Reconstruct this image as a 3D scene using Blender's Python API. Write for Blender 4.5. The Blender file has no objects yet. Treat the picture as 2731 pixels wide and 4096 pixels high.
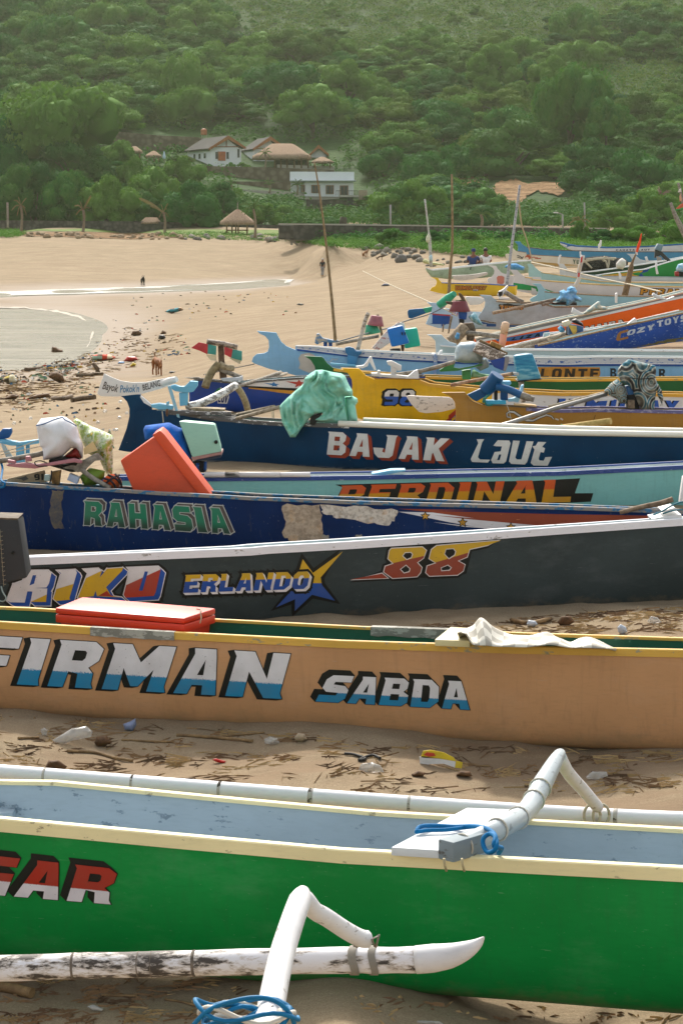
import bpy,bmesh,math,random
import numpy as np
from mathutils import Vector,Matrix,noise as mnoise
from mathutils.geometry import tessellate_polygon
from mathutils.bvhtree import BVHTree

R = math.radians
random.seed(7)
SC = bpy.context.scene
COL = SC.collection

# ---------------------------------------------------------------- camera, sky, sun, exposure
CAM_H = 3.4
FPX,CX,CY,HOR = 9057.0,1365.5,2048.0,906.0        # focal length and centre in photo pixels
PITCH = math.atan((CY - HOR) / FPX)
cam_d = bpy.data.cameras.new('camera')
cam = bpy.data.objects.new('camera',cam_d); COL.objects.link(cam)
cam.location = (0,0,CAM_H)
cam.rotation_euler = (math.pi / 2 - PITCH,0,0)
cam_d.sensor_fit = 'VERTICAL'; cam_d.sensor_height = 36.0
cam_d.lens = FPX / 4096.0 * 36.0
cam_d.clip_start = 0.1; cam_d.clip_end = 3000
SC.camera = cam

SUN_EL,SUN_AZ = 44.0,-9.0                              # azimuth from straight ahead, negative = left
W = bpy.data.worlds.new('World'); SC.world = W; W.use_nodes = True
wn = W.node_tree.nodes; wl = W.node_tree.links
sky = wn.new('ShaderNodeTexSky'); sky.sky_type = 'NISHITA'; sky.sun_disc = False
sky.sun_elevation = R(SUN_EL); sky.sun_rotation = R(SUN_AZ)
sky.air_density = 1.0; sky.dust_density = 3.0; sky.ozone_density = 1.0
bg = next(n for n in wn if n.type == 'BACKGROUND')
hz = wn.new('ShaderNodeHueSaturation'); hz.inputs['Saturation'].default_value = .45
wt = wn.new('ShaderNodeMix'); wt.data_type = 'RGBA'; wt.blend_type = 'MULTIPLY'; wt.inputs[0].default_value = 1; wt.inputs[7].default_value = (1.04,1.0,.93,1)
wl.new(sky.outputs[0],hz.inputs['Color']); wl.new(hz.outputs[0],wt.inputs[6]); wl.new(wt.outputs[2],bg.inputs[0]); bg.inputs[1].default_value = 0.15
sun_d = bpy.data.lights.new('sun','SUN'); sun_d.energy = 2.0; sun_d.angle = R(3.5)
sun_d.color = (1.0,0.95,0.87)
sun = bpy.data.objects.new('sun',sun_d); COL.objects.link(sun)
sdir = Vector((math.sin(R(SUN_AZ)) * math.cos(R(SUN_EL)),math.cos(R(SUN_AZ)) * math.cos(R(SUN_EL)),math.sin(R(SUN_EL))))
sun.rotation_euler = sdir.to_track_quat('Z','Y').to_euler()
SC.view_settings.view_transform = 'Standard'
SC.view_settings.look = 'None'
SC.view_settings.exposure = 1.03
SC.view_settings.gamma = 1.0
SC.cycles.max_bounces = 6
SC.cycles.transparent_max_bounces = 8
SC.cycles.volume_bounces = 1
SC.cycles.volume_step_rate = 4
SC.cycles.caustics_reflective = False
SC.cycles.caustics_refractive = False

# ---------------------------------------------------------------- pixels to places
CROPS = {'C1': (0,3000,.8705),'C2': (1365,3000,.8711),'C3': (0,2300,.8705),'C4': (1365,2300,.8711),
         'C5': (0,1600,.6378),'C6': (900,1600,.6378),'C7': (1731,1600,.6378),'E1': (0,1250,.6378),
         'E2': (950,1250,.4464),'E3': (1550,1250,.4464),'E4': (2050,1250,.4343),'E5': (1550,900,.3827),
         'E6': (2100,900,.4024),'E7': (400,480,.7015),'E8': (0,700,.7653),'D': (0,0,1.7417),'S': (0,0,1.0),
         'L1': (0,2200,.5102),'L2': (700,2100,.5102),'L3': (1350,2120,.4464),'L4': (0,2500,.7653),
         'L5': (1200,2620,.4783),'L6': (300,1960,.4464),'L7': (1250,1680,.6378),'L8': (1300,1880,.7015),
         'M1': (0,0,.8705),'M2': (1365,0,.8711),'M3': (1000,850,.4464),'M4': (0,1250,.3189),
         'M5': (0,1660,.3189),'M6': (2400,700,.2111)}
def S(tag,pts):
    ox,oy,k = CROPS[tag]
    if isinstance(pts,tuple):
        return (ox + pts[0] * k,oy + pts[1] * k)
    return [(ox + x * k,oy + y * k) for x,y in pts]
_cp,_sp = math.cos(PITCH),math.sin(PITCH)
CAMP = Vector((0,0,CAM_H))
def ray(px,py):
    a,b = (px - CX) / FPX,(CY - py) / FPX
    return Vector((a,_cp + b * _sp,-_sp + b * _cp))
def at(px,py,Y):
    d = ray(px,py)
    return CAMP + d * (Y / d.y)
def on_z(px,py,z):
    d = ray(px,py)
    return CAMP + d * ((z - CAM_H) / d.z)
def proj(p):
    v = Vector(p) - CAMP
    fw = v.y * _cp - v.z * _sp; up = v.y * _sp + v.z * _cp
    return (CX + FPX * v.x / fw,CY - FPX * up / fw)
def lerp(a,b,t): return a + (b - a) * t
def poly_at(poly,x):
    if x <= poly[0][0]:
        (x0,y0),(x1,y1) = poly[0],poly[1]
    elif x >= poly[-1][0]:
        (x0,y0),(x1,y1) = poly[-2],poly[-1]
    else:
        for i in range(len(poly) - 1):
            if poly[i][0] <= x <= poly[i + 1][0]:
                (x0,y0),(x1,y1) = poly[i],poly[i + 1]; break
    return y0 + (y1 - y0) * (x - x0) / ((x1 - x0) or 1)

# ---------------------------------------------------------------- objects
def tag(o,label=None,cat=None,group=None,kind=None):
    if label: o['label'] = label
    if cat: o['category'] = cat
    if group: o['group'] = group
    if kind: o['kind'] = kind
    return o
def thing(name,label,cat,loc=(0,0,0),group=None):
    o = bpy.data.objects.new(name,None); COL.objects.link(o)
    o.location = loc; o.empty_display_size = 0.2
    return tag(o,label,cat,group)
class MB:
    """collects geometry in world space, then links it as ONE mesh object"""
    def __init__(s): s.v = []; s.f = []; s.uv = {}; s.sm = []
    def add(s,verts,faces,smooth=False,uvs=None):
        b = len(s.v); s.v += [tuple(v) for v in verts]
        for f in faces:
            s.f.append([b + i for i in f]); s.sm.append(smooth)
        if uvs:
            for i,u in enumerate(uvs): s.uv[b + i] = u
        return s
    def box(s,c,size,rz=0,rx=0,ry=0,taper=1.0):
        c = Vector(c); hx,hy,hz = [q / 2 for q in size]
        m = Matrix.Rotation(rz,3,'Z') @ Matrix.Rotation(ry,3,'Y') @ Matrix.Rotation(rx,3,'X')
        vs = []
        for z,t in ((-hz,1),(hz,taper)):
            for x,y in ((-hx,-hy),(hx,-hy),(hx,hy),(-hx,hy)):
                vs.append(c + m @ Vector((x * t,y * t,z)))
        return s.add(vs,[(0,3,2,1),(4,5,6,7),(0,1,5,4),(1,2,6,5),(2,3,7,6),(3,0,4,7)])
    def tube(s,pts,rad,n=8,cap=True):
        pts = [Vector(p) for p in pts]
        if not isinstance(rad,(list,tuple)): rad = [rad] * len(pts)
        vs,fs = [],[]
        ref = None
        for i,p in enumerate(pts):
            d = (pts[min(i + 1,len(pts) - 1)] - pts[max(i - 1,0)]).normalized()
            if ref is None:
                ref = d.orthogonal().normalized()
            ref = (ref - d * ref.dot(d)).normalized()
            o2 = d.cross(ref)
            for k in range(n):
                a = 2 * math.pi * k / n
                vs.append(p + (ref * math.cos(a) + o2 * math.sin(a)) * rad[i])
        for i in range(len(pts) - 1):
            for k in range(n):
                fs.append((i * n + k,i * n + (k + 1) % n,(i + 1) * n + (k + 1) % n,(i + 1) * n + k))
        s.add(vs,fs,True)
        if cap:
            b = len(s.v) - len(vs)
            s.f.append([b + k for k in range(n)][::-1]); s.sm.append(False)
            s.f.append([b + (len(pts) - 1) * n + k for k in range(n)]); s.sm.append(False)
        return s
    def lathe(s,c,prof,n=16,ax=None,squash=1.0):
        c = Vector(c)
        q = Vector((0,0,1)).rotation_difference(Vector(ax)).to_matrix() if ax is not None else Matrix.Identity(3)
        vs,fs = [],[]
        for r,z in prof:
            for k in range(n):
                a = 2 * math.pi * k / n
                vs.append(c + q @ Vector((r * math.cos(a),r * math.sin(a) * squash,z)))
        for i in range(len(prof) - 1):
            for k in range(n):
                fs.append((i * n + k,i * n + (k + 1) % n,(i + 1) * n + (k + 1) % n,(i + 1) * n + k))
        fs.append(tuple(range(n))[::-1]); fs.append(tuple((len(prof) - 1) * n + k for k in range(n)))
        return s.add(vs,fs,True)
    def prism(s,poly,Y,thick,skew=0.0,n=None):
        """outline in photo pixels, standing at distance Y, with a real thickness"""
        front = [at(x,y,Y + skew * (x - poly[0][0])) for x,y in poly]
        nv = Vector((0,1,0)) if n is None else Vector(n).normalized()
        a = [p - nv * thick / 2 for p in front]; b = [p + nv * thick / 2 for p in front]
        k = len(poly)
        tri = tessellate_polygon([[Vector((x,y,0)) for x,y in poly]])
        fs = [tuple(t) for t in tri] + [tuple(i + k for i in t)[::-1] for t in tri]
        fs += [(i,(i + 1) % k,(i + 1) % k + k,i + k) for i in range(k)]
        return s.add(a + b,fs)
    def build(s,name,m,parent=None,bevel=0,fix=True,sub=0):
        off = Vector(parent.location) if parent and parent.parent is None else Vector((0,0,0))
        if parent is not None and parent.parent is not None:
            off = Vector(parent.parent.location) if parent.parent.parent is None else Vector(parent.parent.parent.location)
        me = bpy.data.meshes.new(name)
        me.from_pydata([tuple(Vector(v) - off) for v in s.v],[],s.f)
        if s.uv:
            ul = me.uv_layers.new(name='UVMap')
            for lp in me.loops: ul.data[lp.index].uv = s.uv.get(lp.vertex_index,(0,0))
        for p,sm in zip(me.polygons,s.sm): p.use_smooth = sm
        bm = bmesh.new(); bm.from_mesh(me)
        if fix: bmesh.ops.recalc_face_normals(bm,faces=bm.faces)
        if bevel:
            bmesh.ops.remove_doubles(bm,verts=bm.verts,dist=1e-5)
            ed = [e for e in bm.edges if len(e.link_faces) == 2 and e.calc_face_angle(0) > 0.5]
            bmesh.ops.bevel(bm,geom=ed,offset=bevel,segments=2,profile=0.6,affect='EDGES',clamp_overlap=True)
            for f in bm.faces: f.smooth = True
        bm.to_mesh(me); bm.free()
        if bevel:
            try: me.set_sharp_from_angle(angle=R(50))
            except Exception: pass
        o = bpy.data.objects.new(name,me); COL.objects.link(o)
        if m is not None: me.materials.append(m)
        if parent is not None: o.parent = parent
        if sub:
            md = o.modifiers.new('sub','SUBSURF'); md.levels = sub; md.render_levels = sub
        return o
def base_of(mb):
    a = np.array(mb.v); return Vector((a[:,0].mean(),a[:,1].mean(),a[:,2].min()))
def single(name,mb,m,label,cat,group=None,bevel=0,kind=None):
    """a thing that is one mesh: origin at its base"""
    b = base_of(mb); mb.v = [tuple(Vector(v) - b) for v in mb.v]
    o = mb.build(name,m,None,bevel); o.location = b
    return tag(o,label,cat,group,kind)
def copy_tree(o,parent=None):
    c = o.copy(); COL.objects.link(c)
    if parent is not None: c.parent = parent
    for ch in list(o.children): copy_tree(ch,c)
    return c

# ---------------------------------------------------------------- materials
def lin(c):
    if isinstance(c,str):
        c = c.lstrip('#'); c = [int(c[i:i + 2],16) / 255 for i in (0,2,4)]
        c = [x / 12.92 if x <= .04045 else ((x + .055) / 1.055) ** 2.4 for x in c]
    return (c[0],c[1],c[2],1)
class N:
    def __init__(s,name):
        s.m = bpy.data.materials.new(name); s.m.use_nodes = True
        s.t = s.m.node_tree; s.b = s.t.nodes['Principled BSDF']
    def new(s,typ,**kw):
        n = s.t.nodes.new('ShaderNode' + typ)
        for k,v in kw.items(): setattr(n,k,v)
        return n
    def link(s,a,b): s.t.links.new(a,b)
    def coord(s,kind='Object',scale=(1,1,1)):
        c = s.new('TexCoord'); mp = s.new('Mapping'); mp.inputs['Scale'].default_value = scale
        s.link(c.outputs[kind],mp.inputs[0]); return mp.outputs[0]
    def noise(s,co,scale,detail=4,rough=.55):
        n = s.new('TexNoise'); n.inputs['Scale'].default_value = scale
        n.inputs['Detail'].default_value = detail; n.inputs['Roughness'].default_value = rough
        if co is not None: s.link(co,n.inputs['Vector'])
        return n.outputs['Fac']
    def ramp(s,fac,stops,interp='LINEAR'):
        r = s.new('ValToRGB'); r.color_ramp.interpolation = interp
        els = r.color_ramp.elements
        while len(els) < len(stops): els.new(0.5)
        for e,(p,c) in zip(els,stops):
            e.position = p; e.color = lin(c) if not isinstance(c,float) else (c,c,c,1)
        s.link(fac,r.inputs[0]); return r.outputs[0]
    def mix(s,fac,a,b,mode='MIX'):
        n = s.new('Mix'); n.data_type = 'RGBA'; n.blend_type = mode
        ins = [n.inputs[0],n.inputs[6],n.inputs[7]]
        for i,v in zip(ins,(fac,a,b)):
            if isinstance(v,(int,float)): i.default_value = v
            elif isinstance(v,(tuple,list,str)): i.default_value = lin(v)
            else: s.link(v,i)
        return n.outputs[2]
    def math(s,op,a,b=None,c=None):
        n = s.new('Math'); n.operation = op
        for i,v in enumerate((a,b,c)):
            if v is None: continue
            if isinstance(v,(int,float)): n.inputs[i].default_value = v
            else: s.link(v,n.inputs[i])
        return n.outputs[0]
    def bump(s,h,strength=.3,dist=.02):
        n = s.new('Bump'); n.inputs['Strength'].default_value = strength; n.inputs['Distance'].default_value = dist
        s.link(h,n.inputs['Height']); s.link(n.outputs[0],s.b.inputs['Normal'])
    def done(s,col=None,rough=.5,spec=.5,metal=0):
        if col is not None:
            if isinstance(col,(tuple,str,list)): s.b.inputs['Base Color'].default_value = lin(col)
            else: s.link(col,s.b.inputs['Base Color'])
        if isinstance(rough,(int,float)): s.b.inputs['Roughness'].default_value = rough
        else: s.link(rough,s.b.inputs['Roughness'])
        s.b.inputs['Specular IOR Level'].default_value = spec; s.b.inputs['Metallic'].default_value = metal
        return s.m
_cache = {}
def paint(col,rough=.5,wear=0.0,wearcol='#b8b0a0',var=.22,scale=1.0,grime=0.0,spec=.28,splash=0.0,name='paint'):
    """brushed boat paint: slow tone drift, fine streaks, chips down to an older coat, grime"""
    key = (str(col),rough,wear,str(wearcol),var,scale,grime,spec,splash)
    if key in _cache: return _cache[key]
    n = N(name); co = n.coord('Object',(scale,scale,scale * 1.6))
    big = n.noise(co,1.3,5); fine = n.noise(n.coord('Object',(3 * scale,3 * scale,14 * scale)),4,4)
    c0 = lin(col)
    dk = tuple(q * (1 - var) for q in c0[:3]); lt = tuple(min(1,q * (1 + var * .7) + .004) for q in c0[:3])
    c = n.mix(n.ramp(big,[(.32,0.0),(.68,1.0)]),dk,lt)
    c = n.mix(n.ramp(fine,[(.5,0.0),(.8,.35)]),c,tuple(q * .72 for q in c0[:3]))
    sp = n.noise(co,60,2)
    c = n.mix(n.ramp(sp,[(.70,0.0),(.76,.5)]),c,tuple(min(1,q * .6 + .12) for q in c0[:3]))
    if wear:
        w = n.noise(n.coord('Object',(2.2 * scale,2.2 * scale,5 * scale)),4,8,.68)
        t = .72 - .32 * wear
        wf = n.ramp(w,[(t,0.0),(t + .04,.9)])
        c = n.mix(wf,c,wearcol)
    if grime:
        g = n.noise(co,2.4,7,.65)
        c = n.mix(n.ramp(g,[(.45,0.0),(.75,float(grime))]),c,'#4a4032')
    if splash:
        dr = n.noise(n.coord('Object',(9,9,.7)),3,5,.6); c = n.mix(n.ramp(dr,[(.52,0.0),(.74,.30)]),c,tuple(q * .55 + .015 for q in c0[:3]))
        fd = n.noise(n.coord('Object',(.8,.8,2.2)),2.2,6,.7); c = n.mix(n.ramp(fd,[(.52,0.0),(.72,.22)]),c,tuple(min(1,q * .75 + .13) for q in c0[:3]))
        sk = n.noise(n.coord('Object',(2,2,26)),2.6,3,.8); c = n.mix(n.ramp(sk,[(.70,0.0),(.715,.55)]),c,tuple(min(1,q * .6 + .16) for q in c0[:3]))
        zs = n.new('SeparateXYZ'); n.link(n.new('TexCoord').outputs['Object'],zs.inputs[0])
        sz = n.math('ADD',zs.outputs[2],n.math('MULTIPLY',n.math('SUBTRACT',n.noise(co,5,7,.7),.5),.45))
        c = n.mix(n.ramp(sz,[(.02,float(splash)),(.17,0.0)]),c,'#8f7a5c')
    n.bump(n.math('ADD',fine,n.math('MULTIPLY',sp,.5)),.12,.004)
    m = n.done(c,n.ramp(big,[(.3,max(.1,rough - .1)),(.7,min(1.,rough + .15))]),spec)
    _cache[key] = m; return m
def wood(col='#8a7a62',dark='#4a3c2c',rough=.75,stretch=(1,1,1),name='wood'):
    key = ('w',col,dark,stretch)
    if key in _cache: return _cache[key]
    n = N(name); co = n.coord('Object',stretch)
    a = n.noise(co,14,6,.6); b = n.noise(co,60,3)
    c = n.ramp(a,[(.3,dark),(.62,col)])
    c = n.mix(n.ramp(b,[(.5,0.0),(.75,.5)]),c,dark)
    n.bump(a,.3,.01)
    _cache[key] = n.done(c,rough,.25); return _cache[key]
def cloth(col,col2=None,scale=9,rough=.85,thr=(.45,.6),name='cloth'):
    key = ('c',col,col2,scale,thr)
    if key in _cache: return _cache[key]
    n = N(name); co = n.coord('Object')
    a = n.noise(co,scale,5,.6); wv = n.noise(co,160,2)
    c = n.ramp(a,[(thr[0],col),(thr[1],col2 or col)])
    c = n.mix(n.ramp(n.noise(co,3,6,.7),[(.5,0.0),(.8,.35)]),c,'#5a5242')
    n.bump(n.math('ADD',wv,n.math('MULTIPLY',a,2.0)),.25,.006)
    _cache[key] = n.done(c,rough,.25); return _cache[key]
def plain(col,rough=.5,spec=.4,metal=0,name='plain'):
    key = ('p',str(col),rough,spec,metal)
    if key in _cache: return _cache[key]
    n = N(name); co = n.coord('Object')
    a = n.noise(co,7,5,.6); c0 = lin(col)
    c = n.ramp(a,[(.3,tuple(q * .72 for q in c0[:3])),(.7,tuple(min(1,q * 1.12) for q in c0[:3]))])
    _cache[key] = n.done(c,rough,spec,metal); return _cache[key]
def twotone(top,bot,amp=.1,rough=.45,soft=.03,scale=30,name='lettering_paint'):
    """UV v < 0: top colour, v > 0: bottom colour, with a ragged brushed edge between"""
    key = ('t',top,bot,amp,soft)
    if key in _cache: return _cache[key]
    n = N(name); uv = n.new('TexCoord'); sep = n.new('SeparateXYZ'); n.link(uv.outputs['UV'],sep.inputs[0])
    nz = n.noise(uv.outputs['UV'],scale,3)
    v = n.math('ADD',sep.outputs[1],n.math('MULTIPLY',n.math('SUBTRACT',nz,.5),amp))
    f = n.ramp(n.math('ADD',v,.5),[(.5 - soft,0.0),(.5 + soft,1.0)])
    co = n.coord('Object')
    c = n.mix(f,top,bot)
    c = n.mix(n.ramp(n.noise(co,5,5),[(.4,0.0),(.8,.3)]),c,'#6a645a')
    c = n.mix(n.ramp(n.noise(co,55,3),[(.69,0.0),(.73,.7)]),c,'#3a3a38')
    _cache[key] = n.done(c,rough,.4); return _cache[key]
# ---------------------------------------------------------------- terrain
WATER_Z = -1.95
TP = []          # (x, y, z) anchors
def tp(px,py,z,crop='D'):
    p = on_z(*S(crop,(px,py)),z); TP.append((p.x,p.y,z))
for x in (-2.6,0,2.5):
    for y in (5,9,15,21,28): TP.append((x,y,0.0))
for x,y in ((6,10),(7,25),(8,40),(6,60),(10,80),(14,110),(1,35),(1,50),(4,70),(6,100),(18,60),(20,20)):
    TP.append((x,y,0.0 if y < 90 else .25))
TP += [(-2.2,34,-.03),(-1.6,42,-.03),(-1.2,50,-.06),(1.2,66,.2),(4.4,100,.2),(-3.6,24,-.05)]
TP += [(-8,8,-.6),(-8,20,-.8),(-12,15,-1.2),(-5.2,40,-.7)]
for px,py,z in ((361,866,-1.75),(100,945,-1.25),(20,990,-1.1),(250,900,-1.3),(60,880,-1.75),(250,812,-1.88),(330,760,-1.85),
                  (0,850,-1.97),(120,838,-1.97),(195,810,-1.97),(215,770,-1.97),(190,730,-1.97),(100,712,-1.97),
                  (0,790,-2.2),(80,770,-2.2),(130,800,-2.1),(0,730,-2.2),(60,830,-2.1),
                  (500,760,-1.3),(640,760,-.7),(480,720,-1.55),(700,700,-1.1),(880,680,-.75),(940,640,-.3),(860,730,-.5),
                  (0,678,-2.05),(150,671,-2.05),(300,665,-2.05),(420,660,-2.05),(520,655,-2.05),(600,650,-2.05),(660,646,-2.03),
                  (0,692,-1.72),(250,683,-1.72),(450,674,-1.72),(620,660,-1.8),(740,640,-1.55),(850,622,-.9),
                  (0,662,-1.78),(300,652,-1.78),(520,643,-1.8),(680,633,-1.75),
                  (0,600,-.4),(300,600,-.4),(600,605,-.6),(800,608,-.3),(0,545,1.7),(300,549,1.6),(600,561,1.2),(720,577,.8),
                  (850,592,.45),(970,603,.3),(1100,600,.5),(1250,605,.6),(1400,606,.8),(1560,600,1.0)):
    tp(px,py,z)
for px,py,Y in ((0,531,300),(200,532,298),(400,534,290),(640,536,275),(100,526,335),(400,526,335),(640,527,335),(760,552,225),
                  (900,556,218),(1000,560,210),(1200,566,200),(1400,570,195),(1560,572,190),(700,546,262),(1000,545,255),(1390,545,250),(1560,548,240)):
    p = at(*S('D',(px,py)),Y); TP.append(tuple(p))
# the hillside, where the photo's slope stands: (photo x, y, distance)
for px,py,Y in ((100,515,350),(400,512,350),(800,508,350),(1200,505,340),(1500,510,320),(1000,480,375),(1300,470,370),(1540,480,350),
                  (100,440,400),(420,400,420),(720,455,418),(850,452,415),(620,382,455),(520,382,455),(740,382,455),(350,372,460),(1100,400,420),(1400,380,420),
                  (100,330,450),(900,330,470),(1500,300,470),(300,290,500),(600,290,505),(300,190,560),(900,190,560),(1500,170,550),
                  (0,0,680),(500,0,690),(1000,0,690),(1560,0,670),(300,100,620),(1200,90,620),
                  (-300,300,480),(1900,300,460),(-300,0,680),(1900,0,660),(-300,500,350),(1900,500,330),(700,-300,900),(0,-300,900),(1560,-300,900)):
    p = at(*S('D',(px,py)),Y); TP.append(tuple(p))
TP += [(-60,200,-2.2),(-50,120,-2.6),(-45,60,-2.6),(-40,20,-2.8),(-70,260,.5),(60,120,1.5),(70,200,3.5),(50,50,.8),(50,10,.6),(-30,0,-2.2),(15,0,.3)]
TP = np.array(TP,float)
def warp(x,y):
    """distance is compressed so that anchors are evenly spread as the photo sees them"""
    x = np.asarray(x,float); y = np.asarray(y,float)
    q = np.maximum(y + 12.0,3.0)
    return np.stack([x / q * 14.0,np.log(q) * 3.2],-1)
def _phi(r): return r
_A = warp(TP[:,0],TP[:,1]); _n = len(_A)
_d = np.linalg.norm(_A[:,None] - _A[None],axis=2)
_K = np.zeros((_n + 3,_n + 3)); _K[:_n,:_n] = _phi(_d) - np.eye(_n) * 0.006
_K[:_n,_n] = 1; _K[:_n,_n + 1:] = _A; _K[_n,:_n] = 1; _K[_n + 1:,:_n] = _A.T
# heights are interpolated as the angle under the horizon, so near and far errors weigh alike
_q = np.maximum(TP[:,1],4.0)
_w = np.linalg.solve(_K,np.r_[(TP[:,2] - CAM_H) / _q,0,0,0])
def terrain(x,y):
    x = np.atleast_1d(np.asarray(x,float)); y = np.atleast_1d(np.asarray(y,float))
    out = np.empty(len(x))
    for i in range(0,len(x),4000):
        a = warp(x[i:i + 4000],y[i:i + 4000])
        d = np.linalg.norm(a[:,None] - _A[None],axis=2)
        s = _phi(d) @ _w[:_n] + _w[_n] + a @ _w[_n + 1:]
        out[i:i + 4000] = CAM_H + s * np.maximum(y[i:i + 4000],4.0)
    return out
def tz(x,y): return float(terrain([x],[y])[0])
def ground_at(px,py):
    """where the photo's ray meets the terrain"""
    d = ray(px,py); lo = None
    ts = np.geomspace(5,900,500)
    ys = ts * d.y; xs = ts * d.x; zs = CAM_H + ts * d.z
    g = terrain(xs,ys)
    k = np.argmax(zs < g) if (zs < g).any() else len(ts) - 1
    if k > 0:
        a,b = ts[k - 1],ts[k]
        for _ in range(12):
            m = (a + b) / 2
            if CAM_H + m * d.z < tz(m * d.x,m * d.y): b = m
            else: a = m
        t = b
    else: t = ts[0]
    return Vector((d.x * t,d.y * t,CAM_H + d.z * t))
def sheet(name,angs,ys,m,kind='structure',rough=None,x0=0.0):
    X = np.outer(ys + 12.0,np.tan(angs)) + x0
    Yg = np.repeat(ys[:,None],len(angs),1)
    Z = terrain(X.ravel(),Yg.ravel()).reshape(X.shape)
    if rough is not None: Z = Z + rough(X,Yg)
    nr,nc = X.shape
    v = np.stack([X,Yg,Z],-1).reshape(-1,3)
    i = np.arange(nr * nc).reshape(nr,nc)
    f = np.stack([i[:-1,:-1],i[:-1,1:],i[1:,1:],i[1:,:-1]],-1).reshape(-1,4)
    me = bpy.data.meshes.new(name)
    me.vertices.add(len(v)); me.vertices.foreach_set('co',v.ravel())
    me.loops.add(f.size); me.loops.foreach_set('vertex_index',f.ravel())
    me.polygons.add(len(f)); me.polygons.foreach_set('loop_start',np.arange(0,f.size,4)); me.polygons.foreach_set('loop_total',np.full(len(f),4))
    me.update(calc_edges=True); me.validate()
    me.polygons.foreach_set('use_smooth',np.ones(len(f),bool))
    o = bpy.data.objects.new(name,me); COL.objects.link(o); me.materials.append(m)
    return tag(o,kind=kind)
_rs = np.random.RandomState(3)
def _wave(X,Y,wl,amp,n=10):
    h = 0
    for k in range(n):
        a = _rs.uniform(0,6.28); L = wl * _rs.uniform(.6,1.6); p = _rs.uniform(0,6.28)
        h = h + np.sin((X * math.cos(a) + Y * math.sin(a)) * 6.283 / L + p)
    return h / n ** .5 * amp
def beach_rough(X,Y):
    near = np.clip(1.2 - Y / 45,0,1)
    dry = np.clip((terrain(X.ravel(),Y.ravel()).reshape(X.shape) + 1.7) / .5,0.0,1)
    far = np.clip((Y - 45) / 60,0,1) * .012
    return (_wave(X,Y,.55,.011,14) + _wave(X,Y,1.6,.022) + _wave(X,Y,.22,.004,14) * (Y < 25)) * near + dry * far * _wave(X,Y,3.0,1.0) + dry * _wave(X,Y,1.4,.02) * np.clip(Y / 60,0,1) * np.clip(1.6 - Y / 160,0,1)

# --- sand
def m_sand():
    n = N('sand'); co = n.new('TexCoord').outputs['Object']
    geo = n.new('NewGeometry'); sep = n.new('SeparateXYZ'); n.link(geo.outputs['Position'],sep.inputs[0])
    big = n.noise(co,.35,6,.6); mid = n.noise(co,3.0,6,.65); grain = n.noise(co,85,4,.85)
    c = n.ramp(big,[(.32,(.245,.19,.122)),(.68,(.335,.262,.172))])
    c = n.mix(n.ramp(mid,[(.38,.38),(.62,0.0)]),c,(.20,.142,.085))
    c = n.mix(n.ramp(grain,[(.50,0.0),(.66,.6)]),c,(.12,.09,.06))
    c = n.mix(n.ramp(grain,[(.30,.5),(.44,0.0)]),c,(.58,.47,.34))
    c = n.mix(n.ramp(n.noise(n.coord('Object',(.5,1.1,1)),.8,7,.7),[(.5,0.0),(.66,.5)]),c,(.19,.135,.085))
    # drift of fine dry litter
    lit = n.noise(n.coord('Object',(1,2.6,1)),9,8,.72)
    c = n.mix(n.ramp(lit,[(.63,0.0),(.69,.35)]),c,(.13,.085,.05))
    # tide lines: long thin bands following the water
    tl = n.noise(n.coord('Object',(.05,.5,1)),3.0,6,.6)
    zz = sep.outputs[2]
    low = n.math('SUBTRACT',1.0,n.math('MULTIPLY',n.math('ADD',zz,1.55),1.6))
    lowc = n.new('Clamp'); n.link(low,lowc.inputs[0])
    c = n.mix(n.ramp(tl,[(.52,0.0),(.6,.6)]),c,(.22,.155,.10))
    wetn = n.math('ADD',zz,n.math('MULTIPLY',n.math('SUBTRACT',tl,.5),.45))
    wet = n.ramp(n.math('MULTIPLY',n.math('ADD',wetn,2.2),1.0),[(.30,1.0),(.60,0.0)])
    c = n.mix(wet,c,(.17,.12,.075))
    rg = n.mix(wet,(.95,.95,.95),(.5,.5,.5))
    n.link(n.mix(wet,(.06,.06,.06),(.04,.04,.04)),n.b.inputs['Specular IOR Level'])
    h = n.math('ADD',n.math('MULTIPLY',mid,1.5),n.math('ADD',n.math('MULTIPLY',grain,.10),n.math('MULTIPLY',lit,.5)))
    bp = n.new('Bump'); bp.inputs['Strength'].default_value = .38; bp.inputs['Distance'].default_value = .035
    n.link(h,bp.inputs['Height']); n.link(bp.outputs[0],n.b.inputs['Normal'])
    n.link(c,n.b.inputs['Base Color']); n.link(rg,n.b.inputs['Roughness'])
    return n.m
def m_water():
    n = N('sea_water'); 
    r1 = n.noise(n.coord('Object',(.55,2.2,1)),2.2,6,.65); r2 = n.noise(n.coord('Object',(1.0,3.0,1)),9,4,.6)
    n.bump(n.math('ADD',r1,n.math('MULTIPLY',r2,.5)),.9,.02)
    c = n.ramp(r1,[(.35,(.075,.07,.045)),(.62,(.13,.12,.08))])
    m = n.done(c,.2,.4); t_ = n.t; df = n.new('BsdfDiffuse'); r0 = n.noise(n.coord('Object',(.10,.42,1)),1.6,7,.7); n.link(n.ramp(r0,[(.38,(.085,.078,.05)),(.62,(.24,.215,.16))]),df.inputs[0]); ms = n.new('MixShader'); ms.inputs[0].default_value = .5  # light and dark of the ripples painted into the diffuse colour
    o_ = next(x for x in t_.nodes if x.type == 'OUTPUT_MATERIAL'); n.link(n.b.outputs[0],ms.inputs[1]); n.link(df.outputs[0],ms.inputs[2]); n.link(ms.outputs[0],o_.inputs[0]); return m
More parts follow.
